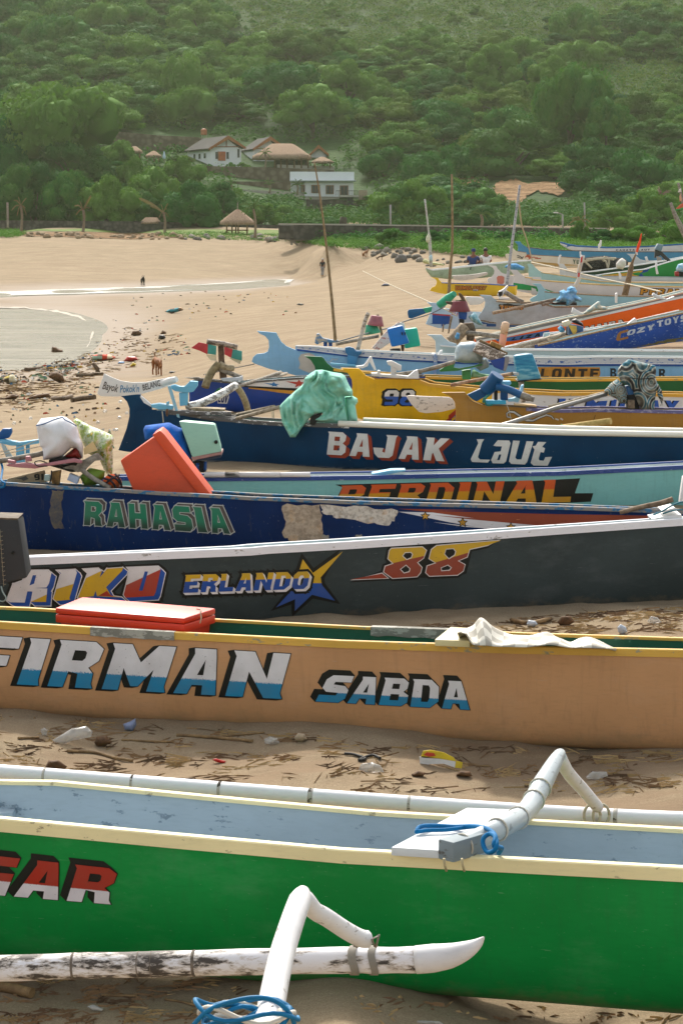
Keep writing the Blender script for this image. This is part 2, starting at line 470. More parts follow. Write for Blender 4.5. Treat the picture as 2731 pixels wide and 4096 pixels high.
def m_hill():
    n = N('hillside_ground'); co = n.new('TexCoord').outputs['Object']
    a = n.noise(co,.05,6,.6); b = n.noise(co,.6,5,.65)
    c = n.ramp(a,[(.35,(.02,.06,.014)),(.65,(.042,.09,.02))])
    c = n.mix(n.ramp(b,[(.4,.6),(.6,0.0)]),c,(.018,.036,.011))
    n.bump(b,.8,1.0)
    return n.done(c,.9,.1)
SAND = m_sand()
ys = np.unique(np.r_[np.linspace(3,45,520),np.geomspace(45,346,330)])
angs = np.linspace(-R(19),R(19),300)
sheet('beach',angs,ys,SAND,rough=beach_rough)
sheet('hillside',np.linspace(-R(19),R(19),150),np.linspace(342,900,220),m_hill(),rough=lambda X,Y: np.where(Y < 345,-.15,0) + 0 * X)
wmb = MB()
wmb.add([(-75,35,WATER_Z),(-2,35,WATER_Z),(-2,262,WATER_Z),(-75,262,WATER_Z)],[(0,1,2,3)])
tag(wmb.build('sea',m_water()),kind='structure')
# ---------------------------------------------------------------- boats
class Boat:
    """a canoe hull lofted from measured gunwale and keel lines standing at their true distance"""
    def __init__(s,name,label,top,bot,Y,beam,group='outrigger fishing boats on the beach',pw=2.5,qw=2.3,keel_in=.35,heel=0.0):
        s.heel = heel
        # top, bot: photo polylines of the near gunwale top and of the hull's lower edge; Y: [(px, distance)...]; beam: [(px, m)...]
        xs = sorted(set([p[0] for p in top] + list(np.linspace(top[0][0],top[-1][0],41))))
        s.G,s.K,s.B = [],[],[]
        for x in xs:
            y = poly_at(Y,x)
            s.G.append(at(x,poly_at(top,x),y))
        ax = (s.G[-1] - s.G[0]); ax.z = 0; ax.normalize(); s.ax = ax
        s.nrm = Vector((-ax.y,ax.x,0))
        if s.nrm.y < 0: s.nrm = -s.nrm
        for x,g in zip(xs,s.G):
            b = poly_at(beam,x); s.B.append(b)
            s.K.append(at(x,poly_at(bot,x),g.y + b * keel_in).z)
        s.xs = xs; s.pw,s.qw = pw,qw
        mid = len(xs) // 2
        c = s.G[mid] + s.nrm * s.B[mid] / 2
        s.root = thing(name,label,'boat',(c.x,c.y,min(s.K)),group)
        s.parts = []
    def ring(s,i,inset=0.0,drop=0.0,n=22):
        g,b,k = s.G[i],s.B[i],s.K[i]
        out = []
        for j in range(n + 1):
            a = math.pi * j / n
            u = -math.copysign(abs(math.cos(a)) ** (2 / s.pw),math.cos(a))
            w = math.sin(a) ** (2 / s.qw)
            lat = b / 2 + u * max(.004,b / 2 - inset)
            p = g + s.nrm * lat
            zz = g.z + s.heel * (u + 1) / 2 - drop
            p.z = zz - (zz - (k + inset * 1.5)) * w
            out.append(p)
        return out
    def loft(s,rings,smooth=True,mb=None,flip=False):
        mb = mb or MB(); n = len(rings[0]); v = [p for r in rings for p in r]; f = []
        for i in range(len(rings) - 1):
            for j in range(n - 1):
                f.append((i * n + j,i * n + j + 1,(i + 1) * n + j + 1,(i + 1) * n + j))
        mb.add(v,f,smooth); return mb
    def hull(s,m,inner=None,wall=.022):
        R_ = [s.ring(i) for i in range(len(s.xs))]
        mb = s.loft(R_)
        n = len(R_[0])
        for r in (R_[0],R_[-1]):
            mb.add(r,[tuple(range(n))])
        s.hullmb = mb
        s.h = mb.build('hull',m,s.root)
        if inner is not None:
            idx = [i for i in range(len(s.xs)) if s.B[i] > .12]
            I_ = [s.ring(i,wall,.004) for i in idx]
            s.inner = s.loft(I_).build('interior',inner,s.root,fix=False)
        v = [tuple(p) for p in mb.v]
        s.bvh = BVHTree.FromPolygons(v,mb.f)
        return s
    def rail(s,m,h=.06,w=.045,out=.014,far=True,i0=0,i1=None,up=.006,name='gunwale',m_far=None,top_m=None,drop=0.0,side=None):
        """square rub rail along the gunwale; near side, then the far side"""
        i1 = len(s.xs) if i1 is None else i1
        for sd in ((0,1) if far else (0,)):
            if side is not None and sd != side: continue
            rs = []
            for i in range(i0,i1):
                g = s.G[i] + s.nrm * (s.B[i] * sd) - Vector((0,0,drop - s.heel * sd)); o = s.nrm * (-1 if sd == 0 else 1)
                a = g + o * out; b = g - o * (w - out)
                up_,dn = Vector((0,0,up)),Vector((0,0,-h))
                bv = min(.006,h * .2)
                lip = Vector((0,0,min(.014,h * .4))); gi = g - o * .006
                q = [a + dn,a + up_ - Vector((0,0,bv)),a + up_ - o * bv,b + up_ + o * bv * .5,b + up_ - Vector((0,0,bv)),b - lip,gi - lip,gi + dn]
                rs.append(q + [q[0]])
            mb = s.loft(rs,False)
            k = len(rs[0]) - 1
            mb.add(rs[0][:k],[tuple(range(k))]); mb.add(rs[-1][:k],[tuple(range(k))])
            mb.build(name,m if sd == 0 or m_far is None else m_far,s.root)
        return s
    def gp(s,px,sd=0.0,dz=0.0):
        """a point on the gunwale at photo x; sd 0 near .. 1 far"""
        xs = s.xs; px = min(max(px,xs[0]),xs[-1] - 1e-6)
        i = max(j for j in range(len(xs) - 1) if xs[j] <= px); t = (px - xs[i]) / (xs[i + 1] - xs[i])
        g = s.G[i].lerp(s.G[i + 1],t) + s.nrm * (lerp(s.B[i],s.B[i + 1],t) * sd)
        return g + Vector((0,0,dz + s.heel * sd))
    def plank(s,name,poly,m,thick=.06,dy=None,bevel=0.008):
        """a stern or stem post: flat plank sawn to the outline, in the boat's middle plane"""
        px = sum(p[0] for p in poly) / len(poly); g = s.gp(px)
        b = poly_at(list(zip(s.xs,s.B)),px)
        Y0 = (g + s.nrm * b / 2).y if dy is None else g.y + dy
        mb = MB(); mb.prism(poly,Y0,thick)
        o = mb.build(name,m,s.root,bevel=bevel)
        s.planks = getattr(s,'planks',[]) + [mb]
        return o
    def allbvh(s):
        v,f = list(s.hullmb.v),list(s.hullmb.f)
        for mb in getattr(s,'planks',[]):
            b = len(v); v += mb.v; f += [[i + b for i in q] for q in mb.f]
        s.bvh = BVHTree.FromPolygons([tuple(p) for p in v],f); return s
    def thwart(s,px,w,m,h=.035,over=.03,dz=.02,name='thwart'):
        a = s.gp(px - w / 2,0,dz); b = s.gp(px + w / 2,0,dz); c = s.gp(px + w / 2,1,dz); d = s.gp(px - w / 2,1,dz)
        a -= s.nrm * over; b -= s.nrm * over; c += s.nrm * over; d += s.nrm * over
        up = Vector((0,0,h))
        mb = MB(); mb.add([a,b,c,d,a + up,b + up,c + up,d + up],[(0,3,2,1),(4,5,6,7),(0,1,5,4),(1,2,6,5),(2,3,7,6),(3,0,4,7)])
        return mb.build(name,m,s.root,bevel=.006)

# ---------------------------------------------------------------- painted marks laid on the hull
def decal(root,name,polys,bvh,m,off=.004,uvf=None,cut=36,label=None,step=.00001):
    """polys: [(outer, holes)] in photo pixels; the sheet follows the planking, `off` metres proud of it"""
    mb = MB(); 
    for pi,(outer,holes) in enumerate(polys):
        loops = [[Vector((x,y,0)) for x,y in outer]] + [[Vector((x,y,0)) for x,y in h] for h in holes]
        flat = [p for l in loops for p in l]
        tri = tessellate_polygon(loops)
        bm = bmesh.new(); vs = [bm.verts.new(p) for p in flat]
        for t in tri:
            try: bm.faces.new([vs[i] for i in t])
            except ValueError: pass
        xs = [p.x for p in flat]; ysq = [p.y for p in flat]
        for ax,lo,hi in ((0,min(xs),max(xs)),(1,min(ysq),max(ysq))):
            q = math.floor(lo / cut) * cut + cut
            while q < hi:
                no = (1,0,0) if ax == 0 else (0,1,0); co = (q,0,0) if ax == 0 else (0,q,0)
                bmesh.ops.bisect_plane(bm,geom=bm.verts[:] + bm.edges[:] + bm.faces[:],plane_co=co,plane_no=no,dist=1e-4)
                q += cut
        bm.verts.index_update(); vv,uv,ok = [],[],[]
        for v in bm.verts:
            d = ray(v.co.x,v.co.y).normalized()
            h = bvh.ray_cast(CAMP,d)
            if h[0] is None: vv.append(Vector((0,0,0))); ok.append(False)
            else:
                nn = h[1] if h[1].dot(d) < 0 else -h[1]
                vv.append(h[0] + nn * (off + pi * step) - d * .0005); ok.append(True)
            uv.append(uvf(v.co.x,v.co.y) if uvf else (v.co.x / 500,v.co.y / 500))
        fs = [tuple(v.index for v in f.verts) for f in bm.faces if all(ok[v.index] for v in f.verts)]
        bm.free()
        mb.add(vv,fs,True,uv)
    if not mb.f: return None
    o = mb.build(name,m,root,fix=False)
    if label: o['label'] = label
    return o
GL = {
 'A': (1.0,[(0,0),(.26,.88),(.22,1),(.74,1),(.80,.8),(1,0),(.66,0),(.63,.2),(.38,.2),(.32,0)],[[(.44,.42),(.59,.42),(.55,.76)]]),
 'B': (1.0,[(0,0),(.02,.9),(-.05,1),(.74,1),(.95,.86),(.93,.64),(.8,.52),(1,.4),(1,.14),(.8,0)],[[(.34,.61),(.62,.61),(.62,.8),(.34,.8)],[(.34,.2),(.66,.2),(.66,.42),(.34,.42)]]),
 'C': (1.0,[(.18,0),(0,.2),(0,.8),(.18,1),(1,1),(1,.74),(.36,.74),(.34,.7),(.34,.28),(.38,.24),(1,.24),(1,0)],[]),
 'D': (1.0,[(0,0),(.02,.9),(-.05,1),(.7,1),(1,.76),(1,.24),(.7,0)],[[(.36,.2),(.6,.2),(.66,.32),(.66,.7),(.6,.8),(.36,.8)]]),
 'E': (.95,[(0,0),(.02,.9),(-.05,1),(1,1),(1,.78),(.38,.78),(.38,.62),(.86,.62),(.86,.4),(.38,.4),(.38,.22),(1,.22),(1,0)],[]),
 'F': (.95,[(0,0),(.02,.9),(-.05,1),(1,1),(1,.76),(.38,.76),(.38,.6),(.86,.6),(.86,.38),(.38,.38),(.38,0)],[]),
 'G': (1.0,[(.18,0),(0,.2),(0,.8),(.18,1),(1,1),(1,.76),(.38,.76),(.34,.7),(.34,.24),(.64,.24),(.64,.38),(.5,.38),(.5,.58),(1,.58),(1,0)],[]),
 'H': (1.0,[(0,0),(0,1),(.34,1),(.34,.62),(.66,.62),(.66,1),(1,1),(1,0),(.66,0),(.66,.38),(.34,.38),(.34,0)],[]),
 'I': (.5,[(0,0),(.04,.9),(-.1,1),(.9,1),(.94,.12),(1.04,0)],[]),
 'J': (.95,[(.2,0),(0,.16),(-.1,.42),(.4,.42),(.36,.26),(.5,.22),(.52,.9),(.44,1),(1,1),(.94,.9),(.9,.12),(.74,0)],[]),
 'K': (1.05,[(0,0),(.02,.9),(-.05,1),(.34,1),(.36,.66),(.62,1),(1.02,1),(.62,.54),(.72,.4),(1,0),(.62,0),(.4,.34),(.36,.3),(.36,0)],[]),
 'L': (.9,[(0,0),(.02,.9),(-.05,1),(.38,1),(.38,.24),(1,.24),(1,0)],[]),
 'M': (1.45,[(0,0),(.02,.88),(-.04,1),(.28,1),(.5,.62),(.72,1),(1,1),(.98,.12),(1.02,0),(.72,0),(.74,.48),(.56,.1),(.44,.1),(.25,.48),(.26,0)],[]),
 'N': (1.1,[(0,0),(.02,.88),(-.05,1),(.34,1),(.68,.42),(.68,1),(1,1),(.98,.12),(1.04,0),(.7,0),(.32,.56),(.32,0)],[]),
 'O': (1.0,[(.2,0),(0,.2),(0,.8),(.2,1),(.8,1),(1,.8),(1,.2),(.8,0)],[[(.42,.22),(.58,.22),(.66,.32),(.66,.68),(.58,.78),(.42,.78),(.34,.68),(.34,.32)]]),
 'P': (1.0,[(0,0),(.02,.9),(-.05,1),(.78,1),(1,.84),(1,.52),(.78,.36),(.36,.36),(.36,0)],[[(.36,.56),(.62,.56),(.66,.62),(.66,.76),(.62,.8),(.36,.8)]]),
 'R': (1.0,[(0,0),(.02,.9),(-.05,1),(.78,1),(1,.86),(.97,.6),(.78,.44),(.92,.32),(.94,.1),(1,0),(.62,0),(.58,.3),(.36,.34),(.34,0)],[[(.36,.58),(.6,.58),(.65,.64),(.65,.76),(.6,.8),(.36,.8)]]),
 'S': (1.0,[(0,0),(0,.26),(.62,.26),(.64,.36),(.2,.38),(0,.52),(0,.84),(.18,1),(1,1),(1,.76),(.38,.76),(.36,.66),(.82,.62),(1,.48),(1,.16),(.82,0)],[]),
 'T': (.95,[(.32,0),(.32,.74),(0,.74),(-.03,1),(1.03,1),(1,.74),(.68,.74),(.68,0)],[]),
 'U': (1.0,[(.2,0),(0,.2),(0,1),(.36,1),(.36,.26),(.64,.26),(.64,1),(1,1),(1,.2),(.8,0)],[]),
 'V': (1.0,[(.34,0),(0,1),(.36,1),(.5,.42),(.64,1),(1,1),(.66,0)],[]),
 'Y': (1.0,[(.33,0),(.33,.42),(0,1),(.36,1),(.5,.68),(.64,1),(1,1),(.67,.42),(.67,0)],[]),
 'Z': (1.0,[(0,0),(0,.26),(.52,.76),(0,.76),(0,1),(1,1),(1,.74),(.48,.24),(1,.24),(1,0)],[]),
 '8': (1.0,[(.2,0),(0,.16),(0,.4),(.12,.52),(.03,.64),(.03,.86),(.2,1),(.8,1),(.97,.86),(.97,.64),(.88,.52),(1,.4),(1,.16),(.8,0)],
       [[(.4,.17),(.6,.17),(.68,.26),(.5,.42),(.32,.26)],[(.42,.84),(.32,.72),(.5,.58),(.68,.72),(.58,.84)]]),
 '9': (1.0,[(.1,0),(.1,.22),(.64,.22),(.64,.38),(.2,.38),(0,.52),(0,.84),(.2,1),(.8,1),(1,.84),(1,.16),(.8,0)],[[(.36,.58),(.64,.58),(.64,.78),(.36,.78)]]),
 '1': (.5,[(.2,0),(.2,.7),(-.1,.7),(-.1,.85),(.3,1),(.9,1),(.9,0)],[]),
 '3': (.9,[(0,0),(0,.24),(.62,.24),(.62,.4),(.2,.4),(.2,.6),(.62,.6),(.62,.76),(0,.76),(0,1),(.8,1),(1,.84),(1,.62),(.86,.5),(1,.38),(1,.16),(.8,0)],[]),
 '.': (.3,[(0,0),(0,.2),(1,.2),(1,0)],[]),
}
def area2(p): return sum(p[i][0] * p[(i + 1) % len(p)][1] - p[(i + 1) % len(p)][0] * p[i][1] for i in range(len(p)))
def grow(p,w):
    """outline moved outwards by w with short mitres"""
    s = 1 if area2(p) > 0 else -1
    out = []; n = len(p)
    for i in range(n):
        a = Vector(p[i - 1]).to_2d(); b = Vector(p[i]).to_2d(); c = Vector(p[(i + 1) % n]).to_2d()
        d1 = (b - a); d2 = (c - b)
        if d1.length < 1e-6 or d2.length < 1e-6: out.append((b.x,b.y)); continue
        d1.normalize(); d2.normalize()
        n1 = Vector((d1.y,-d1.x)) * s; n2 = Vector((d2.y,-d2.x)) * s
        m = n1 + n2
        if m.length < .3: m = n1
        m.normalize(); k = 1 / max(.55,m.dot(n1))
        q = b + m * w * k; out.append((q.x,q.y))
    return out
def letters(text,p0,p1,q0,q1,gap=.16,widths=None,space=.6):
    """the letters of a word set between a cap line p0-p1 and a base line q0-q1 (photo pixels): [(outer, holes)]"""
    ws = [(GL[c][0] if c != ' ' else space) for c in text] if widths is None else widths
    tot = sum(ws) + gap * (len(ws) - 1); x = 0; out = []
    for c,w in zip(text,ws):
        if c != ' ':
            def mp(pt):
                u = (x + pt[0] * w) / tot; v = pt[1]
                tx,ty = lerp(p0[0],p1[0],u),lerp(p0[1],p1[1],u); bx,by = lerp(q0[0],q1[0],u),lerp(q0[1],q1[1],u)
                return (lerp(bx,tx,v),lerp(by,ty,v))
            g = GL[c]
            out.append(([mp(p) for p in g[1]],[[mp(p) for p in h] for h in g[2]]))
        x += w + gap
    return out
def swept(polys,dx,dy):
    """the drop shadow a sign painter puts behind each letter"""
    out = []
    for o,hs in polys:
        out.append(([(x + dx,y + dy) for x,y in o],[[(x + dx,y + dy) for x,y in h] for h in hs]))
        for lp in [o] + hs:
            for i in range(len(lp)):
                a,b = lp[i],lp[(i + 1) % len(lp)]
                q = [a,b,(b[0] + dx,b[1] + dy),(a[0] + dx,a[1] + dy)]
                if abs(area2(q)) > 2: out.append((q,[]))
    return out
def grown(polys,w,holes=True):
    return [(grow(o,w),[grow(h,-w) for h in hs] if holes else []) for o,hs in polys]
INK = plain('#141613',.5,.3,name='ink')
def word(boat,text,p0,p1,q0,q1,face,gap=.16,shadow=None,shcol=INK,outline=None,ocol=INK,split=None,widths=None,name='lettering',lift=0.0,cut=36,under=None):
    pol = letters(text,p0,p1,q0,q1,gap,widths) if isinstance(text,str) else text
    h = abs(q0[1] - p0[1])
    ps,pe = p0,p1
    def uvf(x,y):
        t = (x - ps[0]) / ((pe[0] - ps[0]) or 1)
        yt = lerp(p0[1],p1[1],t); yb = lerp(q0[1],q1[1],t)
        v = (y - yt) / ((yb - yt) or 1)
        return (x / h,v - (split if split is not None else 2))
    o = decal(boat.root,name,pol,boat.bvh,face,.0075 + lift,uvf,cut)
    if under:
        w,m = under; decal(boat.root,'letter_outline',grown(pol,w,True),boat.bvh,m,.006 + lift,None,cut)
    if shadow:
        decal(boat.root,'letter_shadow',swept(grown(pol,outline or 0,False) if outline else pol,*shadow),boat.bvh,shcol,.0035 + lift,None,cut)
    if outline:
        decal(boat.root,'letter_edge',grown(pol,outline,True),boat.bvh,ocol,.005 + lift,None,cut)
    return o
# ================================================================ the six near boats
CREAM = paint('#e9dba8',.38,.35,'#8d8266',.08)
WHITE = paint('#e6e6ea',.4,.3,'#8a8780',.06)
WEATHERED_WHITE = paint('#dcdbdc',.6,1.05,'#3b352e',.12)
GREY_BLUE = paint('#a0b0ba',.45,.4,'#6d7f8c',.12)
# ---- green boat
b1 = Boat('outrigger_boat','green boat with cream gunwale and grey blue inside, nearest of all', 
    top=S('C1',[(-900,268)]) + S('C1',[(0,318),(784,392),(1568,462)]) + S('C2',[(784,504),(1568,545),(2300,560)]),
    bot=S('C1',[(-900,960),(0,985),(1000,1060),(1568,1105)]) + S('C2',[(784,1160),(1568,1222),(2300,1240)]),
    Y=[(-800,10.75),(0,10.45),(2731,9.75)],beam=[(-800,.62),(0,.76),(2731,.68),(3400,.5)],pw=2.9,qw=2.2)
GREEN1 = paint('#00883a',.4,.06,'#3f8d58',.14,spec=.2,splash=.45)
b1.hull(GREEN1,GREY_BLUE).rail(CREAM,h=.058,w=.05,out=.012)
RED2 = twotone('#a3230d','#d9d4da',.05,soft=.01)
word(b1,'GAR',S('C1',(-90,476)),S('C1',(545,545)),S('C1',(-175,650)),S('C1',(512,706)),RED2,gap=.2,shadow=(-24,-24),outline=3,split=.66)
# ---- tan boat
b2 = Boat('outrigger_boat','tan boat with mustard gunwale, lettered in white and blue',
    top=S('C3',[(-700,175),(0,218),(784,265),(1568,305)]) + S('C4',[(784,330),(1568,347),(2300,355)]),
    bot=S('C3',[(-700,600),(0,642),(784,700),(1568,745)]) + S('C4',[(784,785),(1568,815),(2300,815)]),
    Y=[(-600,16.2),(0,15.8),(2731,14.7)],beam=[(-600,.5),(0,.62),(1600,.58),(2731,.46),(3400,.3)],pw=3.2,qw=2.6)
TAN = paint('#c09065',.5,.05,'#8f6a45',.10,spec=.2,splash=.5)
MUSTARD = paint('#d3a64a',.45,.42,'#8d8a78',.1)
DKGREEN = paint('#1c5a44',.5,.3,'#4b7a66',.15)
b2.hull(TAN,DKGREEN).rail(MUSTARD,h=.045,w=.045,out=.01)
WB = twotone('#d8d5d8','#1580ac',.12,soft=.012)
fi = letters('FIRMAN',S('L4',(-120,50)),S('L4',(1520,150)),S('L4',(-205,292)),S('L4',(1462,384)),.2,widths=[.95,.42,.9,1.25,.85,1.1])
word(b2,fi,S('L4',(-120,50)),S('L4',(1520,150)),S('L4',(-205,292)),S('L4',(1462,384)),WB,shadow=(-24,4),outline=2.5,split=.68)
word(b2,'SABDA',S('L5',(245,165)),S('L5',(1400,220)),S('L5',(130,385)),S('L5',(1418,456)),WB,gap=.14,shadow=(-18,-20),outline=2.2,split=.66)
def blotch(cx,cy,rx,ry,n=26,seed=1,rag=.25):
    r = random.Random(seed); out = []
    for k in range(n):
        a = 2 * math.pi * k / n; q = 1 + r.uniform(-rag,rag)
        c,s_ = math.cos(a),math.sin(a)
        sx = math.copysign(abs(c) ** .6,c); sy = math.copysign(abs(s_) ** .6,s_)
        out.append((cx + rx * q * sx,cy + ry * q * sy))
    return out
GREYPATCH = paint('#a8a69c',.8,.8,'#77756c',.15)
# bare filler where the rail was mended
b2.allbvh()
v = MB()
for sd,(xa,xb) in ((0,(365,700)),(1,(1405,1760))):
    i0 = 0
    pts = [b2.gp(x,sd) for x in np.linspace(xa,xb,12)]
    o_ = b2.nrm * (-1 if sd == 0 else -1)
    ring = []
    for p in pts:
        a = p + o_ * (.016 if sd == 0 else .036)
        ring.append([a - Vector((0,0,.05 + random.uniform(0,.012))),a + Vector((0,0,.008)),p - o_ * .03 + Vector((0,0,.0085)),p - o_ * .03 - Vector((0,0,.03))])
        ring[-1].append(ring[-1][0])
    mb = b2.loft(ring,False); mb.build('mended_patch',GREYPATCH,b2.root)
# ---- dark grey boat
b3 = Boat('outrigger_boat','charcoal boat with white rail, lettered in yellow, blue and red',
    top=S('C5',[(-700,1025),(0,996),(160,990),(1568,930)]) + S('C6',[(0,934),(784,890),(1568,838)]) + S('C7',[(784,800),(1568,745),(2200,700)]),
    bot=[(-440,2640),(0,2575),(700,2540),(1365,2508)] + S('C4',[(650,208),(1568,145),(2300,90)]),
    Y=[(-400,18.2),(0,18.5),(2731,20.6)],beam=[(-500,.3),(0,.5),(1500,.6),(2731,.52),(3300,.4)],pw=2.8,qw=2.2,heel=-.06)
CHAR = paint('#374142',.5,.04,'#6d7676',.14,spec=.15,splash=.45)
TEAL = paint('#1d6a5f',.5,.2,'#c0c0b8',.15)
b3.hull(CHAR,TEAL).rail(WHITE,h=.062,w=.04,out=.012)
# RIKO: slab letters in white, yellow and red with a blue side
B3V = b3.bvh
BLUEP = plain('#104a9c',.45,name='blue_paint'); WHITEP = plain('#dcd9d8',.45,name='white_paint')
YELP = plain('#c9a21c',.45,name='yellow_paint'); REDP = plain('#a83420',.45,name='red_paint'); BRICKP = plain('#8e3a26',.5,name='brick_paint')
rk = [
 (S('L1',[(210,158),(380,158),(405,178),(385,260),(365,292),(270,296),(372,300),(362,405),(240,405),(255,324),(216,322),(195,410),(82,408),(55,395),(105,265),(180,240),(200,160)]),[S('L1',[(258,196),(285,196),(268,262),(232,277)])]),
 (S('L1',[(445,158),(592,152),(604,175),(545,375),(552,388),(440,398),(420,380),(480,180)]),[]),
 (S('L1',[(652,148),(772,142),(800,160),(782,215),(840,145),(965,138),(958,160),(832,290),(870,355),(955,370),(760,360),(750,318),(735,360),(612,372),(690,180)]),[]),
 (S('L1',[(995,135),(1240,128),(1260,150),(1220,330),(1205,358),(985,372),(970,350),(1018,160)]),[S('L1',[(1135,166),(1160,168),(1118,318),(1088,318)])]),
]
decal(b3.root,'letter_shadow',grown(swept(rk,20,16),13,False),B3V,INK,.003)
decal(b3.root,'letter_outline',grown(swept(rk,18,15),3.5,False),B3V,WHITEP,.0042)
decal(b3.root,'letter_side',swept(rk,18,15),B3V,BLUEP,.0055)
def split_uv(pa,pb,h):
    def f(x,y):
        t = (x - pa[0]) / (pb[0] - pa[0]); return (x / h,(y - lerp(pa[1],pb[1],t)) / h)
    return f
def two(boat,name,polys,top,bot,pa,pb,h,off=.0075,amp=.02):
    return decal(boat.root,name,polys,boat.bvh,twotone(top,bot,amp,soft=.006),off,split_uv(S(*pa) if isinstance(pa[0],str) else pa,S(*pb) if isinstance(pb[0],str) else pb,h))
two(b3,'lettering',rk[0:1],'#d9d6d6','#c9a21c',('L1',(240,405)),('L1',(360,350)),120)
two(b3,'lettering',rk[1:2],'#d9d6d6','#c9a21c',('L1',(440,305)),('L1',(590,260)),120)
two(b3,'lettering',rk[2:3],'#d9d6d6','#c9a21c',('L1',(650,230)),('L1',(960,85)),120)
two(b3,'lettering',rk[3:4],'#d9d6d6','#a83420',('L1',(985,275)),('L1',(1260,150)),120)
decal(b3.root,'lettering',[(S('L1',[(770,358),(838,318),(860,345),(890,362)]),[])],B3V,REDP,.0082)
# ERLANDO on its star
er = letters('ERLANDO',S('L2',(85,390)),S('L2',(1060,362)),S('L2',(62,530)),S('L2',(1030,498)),.16)
star = S('L2',[(1000,268),(1080,375),(1315,205),(1140,410),(1150,470),(1252,592),(1072,545),(938,672),(940,580),(790,645),(905,520),(960,480),(975,350)])
decal(b3.root,'star_edge',[(grow(star,14),[])],B3V,INK,.0028)
two(b3,'star',[(star,[])],'#c9a21c','#104a9c',('L2',(790,455)),('L2',(1252,455)),150,.0045)
decal(b3.root,'letter_shadow',grown(swept(er,8,9),10,False),B3V,INK,.0058)
decal(b3.root,'letter_side',swept(er,9,9),B3V,WHITEP,.0074)
word(b3,er,S('L2',(85,390)),S('L2',(1060,362)),S('L2',(62,530)),S('L2',(1030,498)),twotone('#c9a21c','#0f489a',.06,soft=.01),split=.38,lift=.0022)
# 88 with its tails
e8 = [
 (S('L3',[(480,165),(755,152),(790,182),(765,250),(708,290),(750,335),(738,380),(708,415),(490,430),(412,374),(425,325),(498,300),(450,255),(462,185)]),
  [S('L3',[(600,198),(655,195),(672,215),(660,250),(615,268),(575,232)]),S('L3',[(610,308),(650,345),(640,375),(590,388),(555,350)])]),
 (S('L3',[(885,140),(1100,122),(1460,92),(1340,135),(1178,170),(1155,240),(1072,275),(1135,310),(1120,365),(1070,400),(820,410),(788,380),(800,322),(880,295),(818,255),(838,175)]),
  [S('L3',[(965,168),(1035,162),(1058,190),(1048,225),(992,262),(950,215)]),S('L3',[(985,308),(1020,335),(1000,362),(925,368),(920,335)])]),
 (S('L3',[(105,442),(395,388),(448,430)]),[]),
]
decal(b3.root,'letter_shadow',grown([(o,[]) for o,h in e8],12) + [(S('L3',[(380,385),(430,300),(455,200),(470,160),(760,140),(870,130),(1180,105),(1200,190),(1175,290),(1150,390),(1080,410),(480,440)]),[])],B3V,INK,.0028)
decal(b3.root,'letter_outline',grown(e8,3.2),B3V,WHITEP,.0050)
two(b3,'lettering',e8[0:1],'#c9a21c','#8e3a26',('L3',(450,305)),('L3',(790,225)),110)
two(b3,'lettering',e8[1:2],'#c9a21c','#8e3a26',('L3',(818,305)),('L3',(1155,205)),110)
decal(b3.root,'lettering',e8[2:3],B3V,BRICKP,.0075)
# ---- navy boat, RAHASIA
b4 = Boat('outrigger_boat','navy boat with green name, patched side and starry white stripe',
    top=S('C5',[(-800,480),(0,516),(350,540),(700,558),(1000,578),(1350,596),(1568,610)]) + S('C6',[(0,603),(830,636),(1568,656)]) + S('C7',[(784,668),(1440,690),(2000,712)]),
    bot=S('C5',[(-800,915),(0,950),(330,972)]) + [(900,2280),(1800,2330),(2731,2390),(3100,2410)],
    Y=[(-500,24.0),(0,23.7),(2731,21.8)],beam=[(-500,.3),(0,.5),(1500,.62),(2650,.4),(3000,.2)],pw=2.7,qw=2.1,heel=-.035)
def m_navy():
    n = N('navy_paint'); co = n.coord('Object'); sep = n.new('SeparateXYZ'); n.link(n.new('TexCoord').outputs['Object'],sep.inputs[0])
    a = n.noise(co,1.2,5); st = n.noise(n.coord('Object',(4,4,.8)),4,6,.65); b = n.noise(n.coord('Object',(1,1,4)),5,7,.68)
    c = n.ramp(a,[(.35,(.002,.014,.07)),(.65,(.003,.026,.115))])
    c = n.mix(n.ramp(st,[(.60,0.0),(.72,.45)]),c,(.10,.095,.08))
    band = n.math('ADD',sep.outputs[2],n.math('MULTIPLY',n.math('SUBTRACT',b,.5),.22))
    c = n.mix(n.ramp(band,[(.13,.93),(.22,0.0)]),c,n.ramp(b,[(.35,(.018,.018,.012)),(.55,(.075,.07,.035)),(.72,(.20,.17,.10))]))
    c = n.mix(n.ramp(n.noise(co,48,3),[(.71,0.0),(.74,.7)]),c,(.25,.26,.25))
    n.bump(b,.25,.006)
    return n.done(c,.55,.12)
NAVY4 = m_navy()
RAIL4 = paint('#2a6d96',.55,.85,'#8d8478',.2)
b4.hull(NAVY4,paint('#29404e',.6,.5,'#8d8478')).rail(RAIL4,h=.03,w=.04,out=.012)
ra = letters('RAHASIA',S('L6',(95,98)),S('L6',(1335,165)),S('L6',(85,312)),S('L6',(1395,392)),.26)
TRIMW = plain('#b9bbb6',.55,name='trim_white'); TAUPE = plain('#574c46',.6,name='taupe')
GRN = twotone('#0d7a5a','#123f30',.2,soft=.16)
decal(b4.root,'letter_outline',grown(swept(ra,13,-9),4.0,False),b4.bvh,TRIMW,.003)
decal(b4.root,'letter_side',swept(ra,13,-9),b4.bvh,TAUPE,.0042)
decal(b4.root,'letter_edge',grown(ra,3.0),b4.bvh,TRIMW,.0056)
word(b4,ra,S('L6',(95,98)),S('L6',(1335,165)),S('L6',(85,312)),S('L6',(1395,392)),GRN,split=.72)
